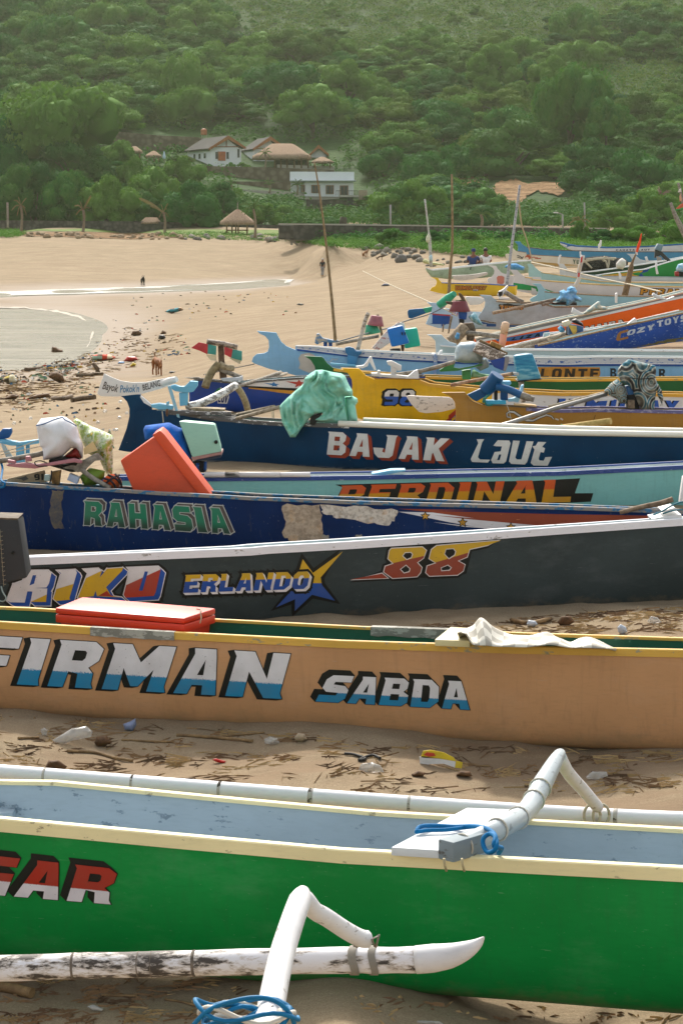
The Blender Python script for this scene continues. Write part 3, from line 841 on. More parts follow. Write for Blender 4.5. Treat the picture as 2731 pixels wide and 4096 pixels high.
def m_patch(a,b,c):
    n = N('bare_patch'); co = n.coord('Object'); q = n.noise(co,5,8,.7); q2 = n.noise(co,22,5,.7)
    k = n.ramp(q,[(.34,a),(.5,b),(.66,c)]); k = n.mix(n.ramp(q2,[(.4,.5),(.55,0.0)]),k,(.16,.12,.08))
    n.bump(q2,.5,.01); return n.done(k,.85,.2)
PATCH1 = m_patch((.34,.27,.20),(.50,.40,.30),(.52,.32,.16)); PATCH2 = m_patch((.58,.52,.44),(.66,.61,.54),(.50,.27,.09))
def ragged(poly,seed=1,amp=7,sub=5):
    r = random.Random(seed); out = []
    for i in range(len(poly)):
        a,b = poly[i],poly[(i + 1) % len(poly)]
        for k in range(sub):
            t = k / sub; out.append((lerp(a[0],b[0],t) + r.uniform(-amp,amp),lerp(a[1],b[1],t) + r.uniform(-amp,amp)))
    return out
decal(b4.root,'bare_patch',[(ragged(S('C6',[(350,655),(590,662),(610,760),(620,870),(560,885),(430,890),(360,850),(375,760)]),2,6),[])],b4.bvh,PATCH1,.003)
decal(b4.root,'bare_patch',[(ragged(S('C6',[(600,662),(850,668),(1085,690),(1065,745),(1010,790),(880,770),(700,738),(620,715)]),4,6),[])],b4.bvh,PATCH2,.0034)
decal(b4.root,'paint_scrape',[(ragged(S('C5',[(325,560),(400,570),(390,690),(400,800),(330,800),(315,690)]),5,5),[])],b4.bvh,m_patch((.05,.06,.09),(.10,.095,.09),(.22,.17,.11)),.003)
for q_ in ((S('C6',[(820,850),(862,845),(860,878),(815,880)])),(S('C6',[(610,848),(655,850),(652,885),(600,880)]))):
    decal(b4.root,'paint_scrape',[(ragged(q_,7,4),[])],b4.bvh,plain('#9a9488',.8),.003)
#S('C6', [(610, 848), (655, 850), (652, 885), (600, 880)]), 8, 4), [])], b4.bvh, plain('#9a9488', .8), .003)
decal(b4.root,'stripe',[(S('C6',[(1085,682),(1568,690)]) + S('C7',[(0,695),(784,716),(1420,726),(1440,752),(784,800),(640,785),(200,745),(0,722)]) + S('C6',[(1568,742),(1300,705)]),[])],b4.bvh,paint('#8d3f26',.5,.2,'#b5754a'),.003)
decal(b4.root,'stripe',[(S('C6',[(1085,700),(1300,705),(1568,742)]) + S('C7',[(0,722),(200,745),(640,785),(784,800),(700,812),(500,818),(200,795),(0,765)]) + S('C6',[(1568,795),(1400,765)]),[])],b4.bvh,paint('#d5d3d6',.5,.2,'#9a8c7c'),.0036)
def star5(cx,cy,r,r2=.42,rot=-90,sx=1.0):
    return [(cx + (r if k % 2 == 0 else r * r2) * math.cos(R(rot + 36 * k)) * sx,cy + (r if k % 2 == 0 else r * r2) * math.sin(R(rot + 36 * k))) for k in range(10)]
for c_ in (('C6',(1255,728)),('C6',(1488,768)),('C7',(187,768)),('C7',(488,797))):
    q = S(*c_); decal(b4.root,'star',[(grow(star5(q[0],q[1],16),3),[])],b4.bvh,INK,.0045); decal(b4.root,'star',[(star5(q[0],q[1],15),[])],b4.bvh,plain('#d09a34',.5),.006)
# ---- aqua boat, PERDINAL
b5 = Boat('outrigger_boat','pale turquoise boat with blue rail, lettered in orange and yellow on black',
    top=[(330,1925),(460,1912)] + S('C5',[(750,482),(1280,486)]) + S('C6',[(0,485),(540,481),(920,476),(1568,461)]) + S('C7',[(784,452),(1568,412),(2300,370)]),
    bot=[(330,2035),(700,2080),(1365,2105),(2731,2080),(3200,2060)],
    Y=[(330,26.9),(1365,26.9),(2731,27.4)],beam=[(330,.12),(700,.42),(1500,.5),(2731,.48),(3200,.4)],pw=2.8,qw=2.2)
AQUA = paint('#79b6b3',.45,.05,'#a9cfcb',.09,splash=.3)
ROYAL = paint('#143f86',.3,.25,'#c6d2dc',.12,spec=.6)
b5.hull(AQUA,paint('#bcc6c6',.5,.3,'#7f8a8a')).rail(ROYAL,h=.045,w=.04,out=.012)
pe = letters('PERDINAL',S('L8',(100,88)),S('L8',(1412,52)),S('L8',(55,205)),S('L8',(1395,182)),.2,widths=[1,1,1,1,.5,1.1,1.25,1.15])
decal(b5.root,'letter_ground',[(S('L8',[(58,83),(640,68),(1180,62),(1452,47),(1422,132),(1527,132),(1512,180),(1395,186),(800,205),(40,215),(98,98)]),[])],b5.bvh,INK,.003)
word(b5,pe,S('L8',(100,88)),S('L8',(1412,52)),S('L8',(55,205)),S('L8',(1395,182)),twotone('#c9500c','#c8900f',.2,soft=.02),split=.42)
# ---- BAJAK LAUT
b6 = Boat('outrigger_boat','dark blue boat with white pipe rail, white letters with red shading',
    top=S('E1',[(830,640),(870,615),(960,612),(1150,625),(1320,655),(1480,668)]) + S('C6',[(0,118),(360,142),(720,152)]) + S('C7',[(0,178),(784,208),(1568,222),(2300,235)]),
    bot=S('E1',[(830,880),(870,892),(1100,925)]) + [(900,1882),(1365,1910),(2731,1925),(3200,1930)],
    Y=[(470,33.4),(1365,31.6),(2731,30.5)],beam=[(470,.05),(570,.06),(650,.22),(800,.44),(1500,.62),(2731,.55),(3200,.4)],pw=2.6,qw=2.1)
def m_deep():
    n = N('deep_blue_paint'); co = n.coord('Object'); sep = n.new('SeparateXYZ'); n.link(n.new('TexCoord').outputs['Object'],sep.inputs[0])
    a = n.noise(co,1.2,5); b = n.noise(n.coord('Object',(1.2,1.2,5)),6,7,.7)
    c = n.ramp(a,[(.35,(.001,.024,.068)),(.65,(.001,.040,.105))])
    band = n.math('ADD',sep.outputs[2],n.math('MULTIPLY',n.math('SUBTRACT',b,.5),.1))
    c = n.mix(n.ramp(band,[(.12,.9),(.17,0.0)]),c,n.ramp(b,[(.45,(.008,.02,.035)),(.56,(.30,.28,.23))]))
    c = n.mix(n.ramp(n.noise(co,40,3),[(.73,0.0),(.75,.7)]),c,(.3,.32,.32))
    return n.done(c,.5,.12)
DEEP = m_deep()
b6.hull(DEEP,paint('#7c8f8d',.6,.5,'#c8c4b6'))
b6.plank('sternpost',S('E1',[(735,507),(885,512),(892,530),(920,560),(955,590),(955,640),(950,880),(800,872),(745,862),(762,818),(795,730),(814,650),(814,600),(800,560),(778,535)]),DEEP,.07)
b6.rail(WEATHERED_WHITE,h=.05,w=.05,out=.012,i0=4,i1=22)
pts = [b6.gp(x,-.03,.012) for x in np.linspace(S('C6',(715,0))[0],3050,14)]
MB().tube(pts,.043,14).build('rail_pipe',paint('#e6e0d2',.35,.12,'#a89a82',.05),b6.root)
pts = [b6.gp(x,1.0,.012) for x in np.linspace(1400,3050,10)]
MB().tube(pts,.043,12).build('rail_pipe',paint('#e6e0d2',.35,.12,'#a89a82',.05),b6.root)
bj = letters('BAJAK',S('L7',(105,72)),S('L7',(855,116)),S('L7',(90,215)),S('L7',(826,258)),.2,widths=[.85,.95,.95,.95,1.0])
WFACE = twotone('#d9d6d2','#d9d6d2',.05)
decal(b6.root,'letter_side',swept(bj,15,12),b6.bvh,paint('#94361c',.55,.3,'#5a3328'),.0035)
word(b6,bj,S('L7',(105,72)),S('L7',(855,116)),S('L7',(90,215)),S('L7',(826,258)),WFACE)
lt = [
 (S('L7',[(1028,120),(1075,120),(1062,140),(1036,232),(1048,246),(1112,248),(1098,266),(1000,262),(990,245),(1038,145)]),[]),
 (S('L7',[(1160,126),(1232,128),(1240,145),(1212,258),(1196,272),(1128,270),(1118,250),(1140,200),(1178,196),(1186,165),(1150,164),(1132,160)]),[S('L7',[(1168,215),(1182,215),(1172,250),(1156,250)])]),
 (S('L7',[(1256,128),(1298,130),(1270,235),(1280,246),(1308,246),(1340,132),(1384,134),(1344,262),(1330,278),(1244,274),(1230,258)]),[]),
 (S('L7',[(1412,136),(1464,138),(1446,158),(1438,168),(1456,176),(1448,204),(1428,200),(1416,240),(1420,252),(1448,254),(1458,232),(1500,230),(1472,285),(1384,284),(1366,268),(1390,185),(1378,165),(1398,160)]),[]),
]
decal(b6.root,'lettering',lt,b6.bvh,WFACE,.0075)
# ================================================================ the boats behind
GROUP = 'outrigger fishing boats on the beach'
BW = paint('#dddcda',.5,.3,'#8f8a80',.08); LBLUE = paint('#7fb0d2',.45,.12,'#5d8098',.1,splash=.4)
UBLUE = paint('#12488f',.45,.15,'#b9c4cc',.18); WBLUE = paint('#2458a0',.6,1.0,'#c3c6c8',.2)
YEL = paint('#e6b30c',.45,.14,'#9a7a28',.12,grime=.2,splash=.5); OCH = paint('#a8792c',.45,.08,'#d0b888',.1,splash=.3)
GRN2 = paint('#0d5c2e',.42,.15,'#4e8a5c',.14); PURP = paint('#6a6690',.5,.6,'#a49db0',.15); YRAIL = paint('#dba63c',.5,.4,'#9c8a5c',.12)
PALE = paint('#a9bcbd',.5,.25,'#8a8c84',.12); ORNG = paint('#f2640c',.4,.1,'#c97a4a',.08); SOIL = paint('#8d836f',.7,.6,'#5a5142',.2)
def mboat(label,top,bot,Y,beam,m,rail=None,inner=None,post=None,pm=None,pt=.07,rh=.05,rw=.045,**kw):
    b = Boat('outrigger_boat',label,top,bot,Y,beam,GROUP,**kw)
    b.hull(m,inner or PALE)
    if post: b.plank('sternpost',post,pm or m,pt)
    if rail: b.rail(rail,h=rh,w=rw)
    b.allbvh(); return b
def strip(poly_top,poly_bot): return poly_top + poly_bot[::-1]
# ---- blue boat with the star band
b7 = mboat('royal blue boat with a starry white band over black and orange stripes',
    S('E1',[(1188,432),(1260,416),(1400,432),(1520,440)]) + S('E2',[(200,612),(560,583),(900,570)]) + [(1700,1500)],
    S('E1',[(1188,585),(1260,600),(1400,612)]) + [(1000,1660),(1365,1672),(1700,1672)],
    [(750,42.5),(1700,43)],[(750,.05),(860,.3),(1000,.5),(1700,.5)],paint('#123f94',.42,.3,'#0c2a60',.2,grime=.3),WEATHERED_WHITE,rh=.03)
decal(b7.root,'stripe',[(S('E2',[(0,640),(250,612),(620,590),(900,580),(900,680),(560,680),(380,672),(150,660),(0,655)]),[])],b7.bvh,BW,.003)
decal(b7.root,'stripe',[(S('E2',[(60,656),(380,672),(560,680),(900,678),(900,705),(530,700),(350,690),(60,668)]),[])],b7.bvh,INK,.0045)
decal(b7.root,'stripe',[(S('E2',[(100,672),(350,690),(530,702),(900,704),(900,735),(500,732),(360,716),(220,695),(100,682)]),[])],b7.bvh,plain('#c98c2c',.5),.005)
decal(b7.root,'star',[(S('E2',[(235,632),(310,636),(325,622),(340,638),(376,642),(350,650),(362,665),(330,658),(305,664),(312,652)]),[])],b7.bvh,plain('#2f78b4',.5),.0055)
decal(b7.root,'star',[(S('E2',[(430,616),(535,622),(552,600),(565,622),(600,626),(572,642),(585,665),(550,655),(515,672),(525,645)]),[])],b7.bvh,plain('#b03a2c',.5),.0055)
decal(b7.root,'letter_ground',[(S('E1',[(1362,492),(1385,468),(1430,500),(1438,530),(1425,572),(1365,570)]),[])],b7.bvh,WHITEP,.003)
decal(b7.root,'lettering',[(S('E1',[(1345,500),(1365,478),(1380,470),(1385,500),(1360,515)]),[])],b7.bvh,plain('#1d8a4c',.5),.005)
word(b7,'LUV',S('E1',(1372,515)),S('E1',(1432,520)),S('E1',(1368,562)),S('E1',(1424,566)),plain('#16265c',.5),lift=.001)
# ---- green boat with yellow rail
b9 = mboat('deep green boat with yellow rail, behind the yellow one',
    S('E2',[(860,505),(1000,520),(1240,540)]) + S('E3',[(280,572),(700,585),(1568,600)]) + S('E4',[(800,612),(1568,606),(2200,600)]),
    S('E2',[(860,700),(1000,830),(1240,900)]) + [(1800,1650),(2731,1660),(3000,1660)],
    [(1300,43.5),(3000,42.5)],[(1300,.06),(1420,.25),(1700,.55),(3000,.5)],GRN2,YRAIL,paint('#2b5f48',.6,.3),
    S('E2',[(597,388),(752,396),(775,412),(800,450),(850,492),(1010,520),(1030,640),(990,760),(800,640),(700,530),(690,480),(655,425)]),rh=.045)
# ---- yellow boat 98
b8 = mboat('bright yellow boat numbered 98, its forward half white with blue letters',
    S('E2',[(1130,570),(1230,598),(1568,600)]) + S('E3',[(290,606),(380,640),(900,690),(1568,722)]) + S('E4',[(850,735),(1568,752),(2200,768)]),
    S('E2',[(1130,965),(1300,995),(1568,1008)]) + [(2000,1720),(2731,1740),(3000,1745)],
    [(1420,39.2),(3000,37.6)],[(1420,.07),(1600,.4),(1900,.56),(3000,.5)],YEL,None,paint('#8a6c2c',.6,.3),
    S('E2',[(925,495),(1088,500),(1110,522),(1150,565),(1230,597),(1235,985),(1150,972),(1062,940),(1010,850),(1018,760),(1028,650),(1022,600),(990,545)]))
b8.rail(YRAIL,h=.05,w=.045,i0=8)
decal(b8.root,'white_side',[(S('E3',[(940,700),(1568,738)]) + S('E4',[(850,752),(1568,770),(1568,1010),(0,1000)]) + S('E3',[(905,1010)]),[])],b8.bvh,BW,.002)
n98 = letters('98',S('E2',(1325,697)),(S('E3',(250,695))),S('E2',(1300,828)),S('E3',(235,832)),.14)
decal(b8.root,'letter_shadow',grown(swept(n98,-6,-2),5,False),b8.bvh,INK,.003)
word(b8,n98,S('E2',(1325,697)),S('E3',(250,695)),S('E2',(1300,828)),S('E3',(235,832)),twotone('#dcd8d4','#1c56b0',.1,soft=.02),split=.42)
decal(b8.root,'stripe',[(S('E3',[(425,1024),(612,865),(612,910),(490,1030)]),[])],b8.bvh,plain('#b8321c',.5),.003)
decal(b8.root,'stripe',[(S('E3',[(490,1030),(612,910),(612,962),(545,1032)]),[])],b8.bvh,plain('#143f94',.5),.0034)
decal(b8.root,'stripe',[(S('E3',[(545,1032),(612,962),(640,1040)]),[])],b8.bvh,WHITEP,.0038)
lw = letters('ILMUJAYA',S('E4',(430,792)),S('E4',(1700,815)),S('E4',(400,895)),S('E4',(1690,925)),.3)
decal(b8.root,'letter_shadow',swept(lw,-7,0),b8.bvh,INK,.0038)
word(b8,lw,S('E4',(430,792)),S('E4',(1700,815)),S('E4',(400,895)),S('E4',(1690,925)),plain('#1853ae',.45),lift=-.001)
# ---- ochre boat
b10 = mboat('ochre boat with purple rail and a grey painted scroll, tail above the white pipe rail',
    S('E3',[(720,790),(850,828),(1240,856),(1568,872)]) + S('E4',[(784,890),(1568,905),(2200,915)]),
    S('E3',[(720,1090),(1240,1130)]) + [(2300,1770),(2731,1780),(3000,1782)],
    [(1850,35.6),(3000,34.6)],[(1850,.08),(2000,.35),(2300,.55),(3000,.5)],OCH,None,paint('#7a6a50',.6,.3),
    S('E3',[(485,715),(693,713),(712,742),(760,790),(850,826),(850,1110),(600,1100),(606,960),(610,880),(602,805),(562,752)]))
b10.rail(PURP,h=.045,w=.045,i0=10)
SILV = plain('#c9c6be',.5,name='scroll_grey')
def ribbon(pts,w0,w1=None):
    """a brush stroke along a line, in photo pixels"""
    L,R_ = [],[]
    for i,p in enumerate(pts):
        a = Vector(pts[max(i - 1,0)]).to_2d(); b = Vector(pts[min(i + 1,len(pts) - 1)]).to_2d(); d = (b - a).normalized()
        t = i / (len(pts) - 1); w = w0 if w1 is None else (w0 * (1 - abs(2 * t - 1)) + w1 * abs(2 * t - 1))
        n_ = Vector((-d.y,d.x)) * w / 2; L.append((p[0] + n_.x,p[1] + n_.y)); R_.append((p[0] - n_.x,p[1] - n_.y))
    return L + R_[::-1]
sc = S('E3',[(1105,940),(1070,935),(1066,905),(1090,888),(1130,892),(1180,925),(1240,965),(1300,968),(1360,940),(1420,918),(1465,930),(1485,955)])
decal(b10.root,'scroll_edge',[(ribbon(sc,13,8),[])],b10.bvh,INK,.003)
decal(b10.root,'scroll',[(ribbon(sc,8,4),[])],b10.bvh,SILV,.0045)
for q in (((1500,952),(1530,962)),((1545,948),(1568,962))):
    decal(b10.root,'scroll',[(ribbon(S('E3',list(q)),6),[])],b10.bvh,SILV,.0045)
decal(b10.root,'scroll',[(ribbon(S('E3',[(1115,955),(1150,990),(1200,1028)]),10),[])],b10.bvh,twotone('#cfcac0','#2a2a28',1.5,scale=60),.0045)
decal(b10.root,'scroll_edge',[(S('E3',[(1200,1012),(1255,1010),(1310,1065),(1200,1055)]),[])],b10.bvh,plain('#4b4b4a',.5),.0046)
decal(b10.root,'crack',[(ribbon(S('E4',[(758,945),(740,1000),(742,1060),(745,1100)]),2),[])],b10.bvh,INK,.003)
# ---- pale boat just behind the fishtail
b12 = mboat('pale grey green boat with a small upright tail, behind the fishtail boat',
    S('E3',[(470,292),(610,306),(1050,330),(1568,334)]) + S('E4',[(0,340),(784,345),(1568,352),(2200,358)]),
    S('E3',[(470,520),(1050,560)]) + [(2300,1520),(3000,1520)],
    [(1740,55.5),(3000,54)],[(1740,.07),(1900,.4),(2300,.55),(3000,.5)],PALE,BW,None,
    S('E3',[(350,196),(482,200),(505,226),(545,258),(615,280),(615,480),(425,470),(430,330),(426,255),(395,222)]),pm=paint('#b7c8d0',.45,.15,'#8da0a8'),rh=.03)
# ---- light blue fishtail
b11 = mboat('light blue fishtail boat, weathered dark blue band under its white rail',
    S('E2',[(520,296),(700,304),(960,334),(1568,368)]) + S('E3',[(600,384),(1080,398),(1568,406)]) + S('E4',[(784,408),(1568,415),(2200,420)]),
    S('E2',[(520,575),(700,620),(960,670)]) + [(1500,1565),(2731,1570),(3000,1570)],
    [(1180,51.5),(3000,49.5)],[(1180,.07),(1350,.36),(1700,.56),(3000,.5)],LBLUE,BW,None,
    S('E2',[(175,165),(348,180),(362,208),(392,262),(440,302),(522,335),(700,345),(760,600),(640,585),(590,582),(420,536),(270,500),(150,455),(128,440),(140,400),(172,372),(240,364),(270,350),(283,310),(280,250),(250,212),(200,190)]),rh=.02)
ub_t = S('E2',[(540,300),(960,345),(1568,380)]) + S('E3',[(600,394),(1080,408),(1568,418)]) + S('E4',[(784,420),(1568,424)])
ub_m = S('E2',[(515,322),(985,382),(1568,424)]) + S('E3',[(600,440),(1080,456),(1568,468)]) + S('E4',[(784,472),(1568,476)])
ub_b = S('E2',[(515,340),(985,396),(1568,440)]) + S('E3',[(600,458),(1080,474),(1568,486)]) + S('E4',[(784,492),(1568,496)])
decal(b11.root,'stripe',[(strip(ub_t,ub_m),[])],b11.bvh,WBLUE,.003)
decal(b11.root,'stripe',[(strip(ub_m,ub_b),[])],b11.bvh,UBLUE,.02)
decal(b11.root,'stripe',[(strip([(x,y - 3) for x,y in ub_m],ub_m),[])],b11.bvh,BW,.024)
ltx = letters('ALONTE',S('E4',(150,515)),S('E4',(795,517)),S('E4',(130,606)),S('E4',(790,608)),.3)
decal(b11.root,'letter_ground',[(S('E4',[(60,520),(200,503),(520,500),(800,505),(805,560),(790,612),(60,612)]),[])],b11.bvh,plain('#c98a30',.5),.004)
decal(b11.root,'lettering',ltx,b11.bvh,plain('#3a2c1c',.5),.008)
decal(b11.root,'lettering',letters('BAHAR',S('E4',(895,513)),S('E4',(1400,520)),S('E4',(895,598)),S('E4',(1400,604)),.95),b11.bvh,plain('#222a30',.5),.006)
decal(b11.root,'painted_emblem',[(S('E2',[(545,410),(570,372),(640,362),(690,380),(720,440),(690,520),(640,540),(590,520),(548,500),(560,460)]),[])],b11.bvh,twotone('#8f8a84','#b9b3a8',1.4,scale=26),.004)
decal(b11.root,'painted_emblem',[(ribbon(S('E2',[(800,440),(830,445),(850,415),(880,425),(900,410)]),8,3),[])],b11.bvh,plain('#a8bcc8',.5),.004)
# ---- tilted blue boat
b13 = mboat('scuffed blue boat tilted bow up, white lettering and a worn green bottom',
    S('E4',[(230,300),(400,262),(600,215),(1050,112),(1568,0),(2100,-120)]),S('E4',[(230,392),(540,400),(784,395),(1050,350),(1568,270),(2100,160)]),
    [(2100,57),(3000,59)],[(2100,.1),(2300,.5),(2700,.5),(3000,.2)],paint('#15479a',.45,.42,'#7f93ae',.2),wood('#a58a66','#6a543c'),rh=.035)
decal(b13.root,'lettering',letters('C',S('E4',(968,180)),S('E4',(1062,152)),S('E4',(942,268)),S('E4',(1060,240))),b13.bvh,plain('#9a6a34',.6),.003)
decal(b13.root,'lettering',letters('OZY',S('E4',(1060,165)),S('E4',(1305,105)),S('E4',(1045,215)),S('E4',(1300,155)),.25),b13.bvh,plain('#b9c2cc',.6),.006)
decal(b13.root,'lettering',letters('TOYS',S('E4',(1325,80)),S('E4',(1600,15)),S('E4',(1325,135)),S('E4',(1600,75)),.25),b13.bvh,plain('#b9c2cc',.6),.006)
decal(b13.root,'worn_bottom',[(ragged(S('E4',[(1050,345),(1200,300),(1330,270),(1568,220),(1800,170),(1800,300),(1050,400)]),3,3),[])],b13.bvh,m_patch((.06,.06,.03),(.16,.15,.07),(.10,.12,.04)),.003)
# ---- pale green boat
b14 = mboat('pale sage green boat lettered in dark paint, squeezed between orange and blue ones',
    S('E3',[(1000,320),(1440,228)]) + S('E4',[(300,200),(700,158),(1100,92),(1568,-20)]),S('E3',[(1000,370),(1440,310)]) + S('E4',[(300,290),(700,270),(1100,240),(1568,150)]),
    [(2000,60),(2731,61.5)],[(2000,.1),(2200,.45),(2731,.3)],paint('#93a86a',.5,.4,'#c8c6b0',.15),BW,rh=.025)
decal(b14.root,'lettering',letters('BABA',S('E3',(1075,285)),S('E3',(1440,210)),S('E3',(1080,325)),S('E3',(1430,262)),.5),b14.bvh,plain('#2b3a2c',.6),.005)
# ---- orange boat
b15 = mboat('vivid orange boat tilted bow up, grey band between two white rails',
    S('E3',[(780,232),(1000,180),(1568,52)]) + S('E6',[(640,872),(1260,742),(1568,662),(2000,560)]),S('E3',[(780,330),(1000,330),(1568,290)]) + S('E6',[(640,1130),(1260,1060),(1568,990),(2000,890)]),
    [(1900,62.5),(3000,64.5)],[(1900,.1),(2100,.5),(2731,.5),(3000,.3)],ORNG,paint('#d8cdb8',.5,.4,'#8a7a64',.1),rh=.035)
g_t = S('E3',[(790,240),(1000,192),(1568,62)]) + S('E6',[(640,888),(1260,758),(1568,680)])
g_b = S('E3',[(790,262),(1000,222),(1568,98)]) + S('E6',[(580,932),(1260,778),(1568,712)])
decal(b15.root,'stripe',[(strip(g_t,g_b),[])],b15.bvh,paint('#7f7e7c',.5,.2,'#b8b0a4'),.003)
decal(b15.root,'stripe',[(strip([(x,y - 4) for x,y in g_b],[(x,y + 5) for x,y in g_b]),[])],b15.bvh,BW,.02)
mal = letters('MAIRA',S('E6',(590,1010)),S('E6',(968,938)),S('E6',(580,1065)),S('E6',(985,985)),.25)
decal(b15.root,'letter_shadow',swept(mal,3,-2),b15.bvh,INK,.004); decal(b15.root,'lettering',mal,b15.bvh,WHITEP,.007)
decal(b15.root,'letter_ground',[(S('E3',[(960,240),(1130,215),(1445,158),(1448,205),(1120,255),(985,260)]),[])],b15.bvh,twotone('#c8ccd4','#3a6aa8',1.2),.004)
decal(b15.root,'lettering',letters('LIZA',S('E3',(1130,222)),S('E3',(1370,182)),S('E3',(1100,250)),S('E3',(1360,215)),.5),b15.bvh,INK,.008)
# ---- far boats
b17 = mboat('boat with pale blue top, red line and royal blue bottom, short hooked tail',
    S('E5',[(600,868),(740,895),(900,905),(1568,930)]),S('E5',[(600,1082),(740,1085),(900,1085),(1568,1100)]),[(1780,64),(2150,74)],[(1780,.08),(1900,.4),(2150,.5)],
    paint('#a9c3d8',.45,.1,'#8094a4'),None,None,
    S('E5',[(408,808),(518,815),(535,832),(580,862),(640,875),(740,893),(745,1082),(620,1086),(520,1076),(400,1036),(397,1030),(440,935),(462,872),(450,838)]))
decal(b17.root,'stripe',[(S('E5',[(440,932),(700,950),(760,955),(760,1090),(520,1085),(390,1045),(390,1030)]),[])],b17.bvh,paint('#0f4a94',.4,.1,'#5d7fa8'),.004)
decal(b17.root,'stripe',[(S('E5',[(438,922),(745,945),(745,960),(438,938)]),[])],b17.bvh,plain('#a8323c',.5),.006)
decal(b17.root,'lettering',letters('ALF',S('E5',(668,908)),S('E5',(745,912)),S('E5',(668,940)),S('E5',(745,944)),.3),b17.bvh,plain('#b8424a',.5),.005)
b16 = mboat('pale grey boat with curled tail, orange emblem and blue bottom',
    S('E5',[(1130,795),(1260,806),(1568,810)]) + S('E6',[(300,812),(650,806),(900,820),(1568,840)]),S('E5',[(1130,1080),(1300,1092),(1568,1100)]) + S('E6',[(400,1050),(900,1060),(1568,1070)]),
    [(1960,67),(2731,67)],[(1960,.08),(2100,.4),(2400,.55),(2731,.5)],paint('#aebfc4',.5,.2,'#7f8a88',.12,grime=.3),wood('#a08a70','#6e5a44'),None,
    S('E5',[(955,728),(1078,735),(1092,752),(1140,792),(1200,806),(1210,1085),(1060,1075),(935,1040),(930,1000),(940,962),(985,900),(1012,850),(1016,800),(1004,768)]),rh=.03)
decal(b16.root,'worn_bottom',[(S('E5',[(938,968),(1060,1010),(1240,1030),(1568,1045),(1568,1062),(1060,1025),(935,992)]),[])],b16.bvh,SOIL,.003)
decal(b16.root,'stripe',[(S('E5',[(930,1000),(1060,1030),(1568,1066),(1568,1120),(1060,1110),(930,1060)]),[])],b16.bvh,paint('#1a4f86',.5,.2,'#5d7f98'),.003)
decal(b16.root,'letter_ground',[(ragged(S('E5',[(1150,832),(1250,822),(1420,840),(1418,885),(1300,885),(1170,880)]),2,2),[])],b16.bvh,plain('#2f302c',.6),.004)
decal(b16.root,'lettering',letters('TEKEN',S('E5',(1170,840)),S('E5',(1415,852)),S('E5',(1170,882)),S('E5',(1405,886)),.16),b16.bvh,plain('#c98420',.5),.007)
b22 = mboat('light blue boat with hooked fishtail stern, behind the grey one',
    S('E6',[(190,660),(260,668),(500,682),(800,700),(1568,720)]),S('E6',[(190,800),(500,860),(1568,880)]),[(2150,84),(2731,82)],[(2150,.08),(2300,.45),(2731,.5)],
    paint('#8fb7c2',.5,.15,'#6d8c94',.12),wood('#a08a70','#6e5a44'),None,
    S('E6',[(60,580),(152,584),(168,608),(200,645),(255,668),(262,800),(120,790),(75,775),(45,752),(48,732),(70,718),(108,700),(124,680),(126,645),(110,608)]),rh=.03)
b18 = mboat('lemon yellow boat with blue rail and gym emblem, standing apart on the sand',
    S('E5',[(560,602),(640,607),(1040,616),(1110,622),(1330,635)]),S('E5',[(560,715),(740,742),(1000,748),(1330,735)]),[(1750,100),(2060,99)],[(1750,.08),(1850,.5),(2060,.4)],
    paint('#e3b92a',.45,.1,'#b99a3c',.1),UBLUE,None,
    S('E5',[(453,545),(526,551),(536,572),(565,602),(600,606),(600,722),(540,712),(450,690),(440,680),(465,648),(492,642),(506,620),(512,592),(500,568)]),rh=.025)
bu = letters('BUMBLEBEE',S('E5',(710,636)),S('E5',(1030,640)),S('E5',(710,678)),S('E5',(1010,676)),.14)
decal(b18.root,'letter_edge',grown(bu,2.2,False),b18.bvh,plain('#33281c',.5),.004); decal(b18.root,'lettering',bu,b18.bvh,plain('#c2731e',.5),.008)
decal(b18.root,'letter_ground',[(S('E5',[(888,668),(946,668),(946,690),(888,690)]),[])],b18.bvh,plain('#2d3036',.5),.005)
decal(b18.root,'lettering',letters('GYM',S('E5',(893,672)),S('E5',(942,672)),S('E5',(893,687)),S('E5',(942,687)),.3),b18.bvh,WHITEP,.009)
b19 = mboat('sage green boat with white top strake, two people sitting behind it',
    S('E5',[(412,447),(470,466),(700,445),(1000,412),(1330,378),(1500,365)]),S('E5',[(412,480),(475,545),(640,565),(1000,556),(1330,520),(1500,500)]),[(1700,128),(2130,132)],[(1700,.06),(1740,.4),(1900,.6),(2130,.5)],
    paint('#9fb59b',.55,.3,'#6d7a64',.15,grime=.5),BW,rh=.06)
decal(b19.root,'lettering',[(S('E5',[(x,y),(x + 14,y - 4),(x + 8,y + 28),(x - 8,y + 30)]),[]) for x,y in ((860,440),)],b19.bvh,plain('#4c5c50',.6),.01)
b20 = mboat('white boat with a faded pink disc on its fishtail stern',
    S('E5',[(1200,516),(1320,530),(1600,545)]),S('E5',[(1200,660),(1320,675),(1600,690)]),[(1990,112),(2160,113)],[(1990,.08),(2060,.4),(2160,.5)],
    paint('#d3cdca',.5,.15,'#9a928c',.08),None,None,
    S('E5',[(1045,420),(1132,428),(1150,460),(1190,500),(1250,520),(1260,655),(1150,640),(1060,610),(1040,592),(1045,558),(1085,540),(1110,510),(1114,478),(1098,448)]))
decal(b20.root,'painted_emblem',[(blotch(*S('E5',(1178,575)),15,17,18,3,.1),[])],b20.bvh,twotone('#cfa8a0','#c0705f',1.5,scale=20),.006)
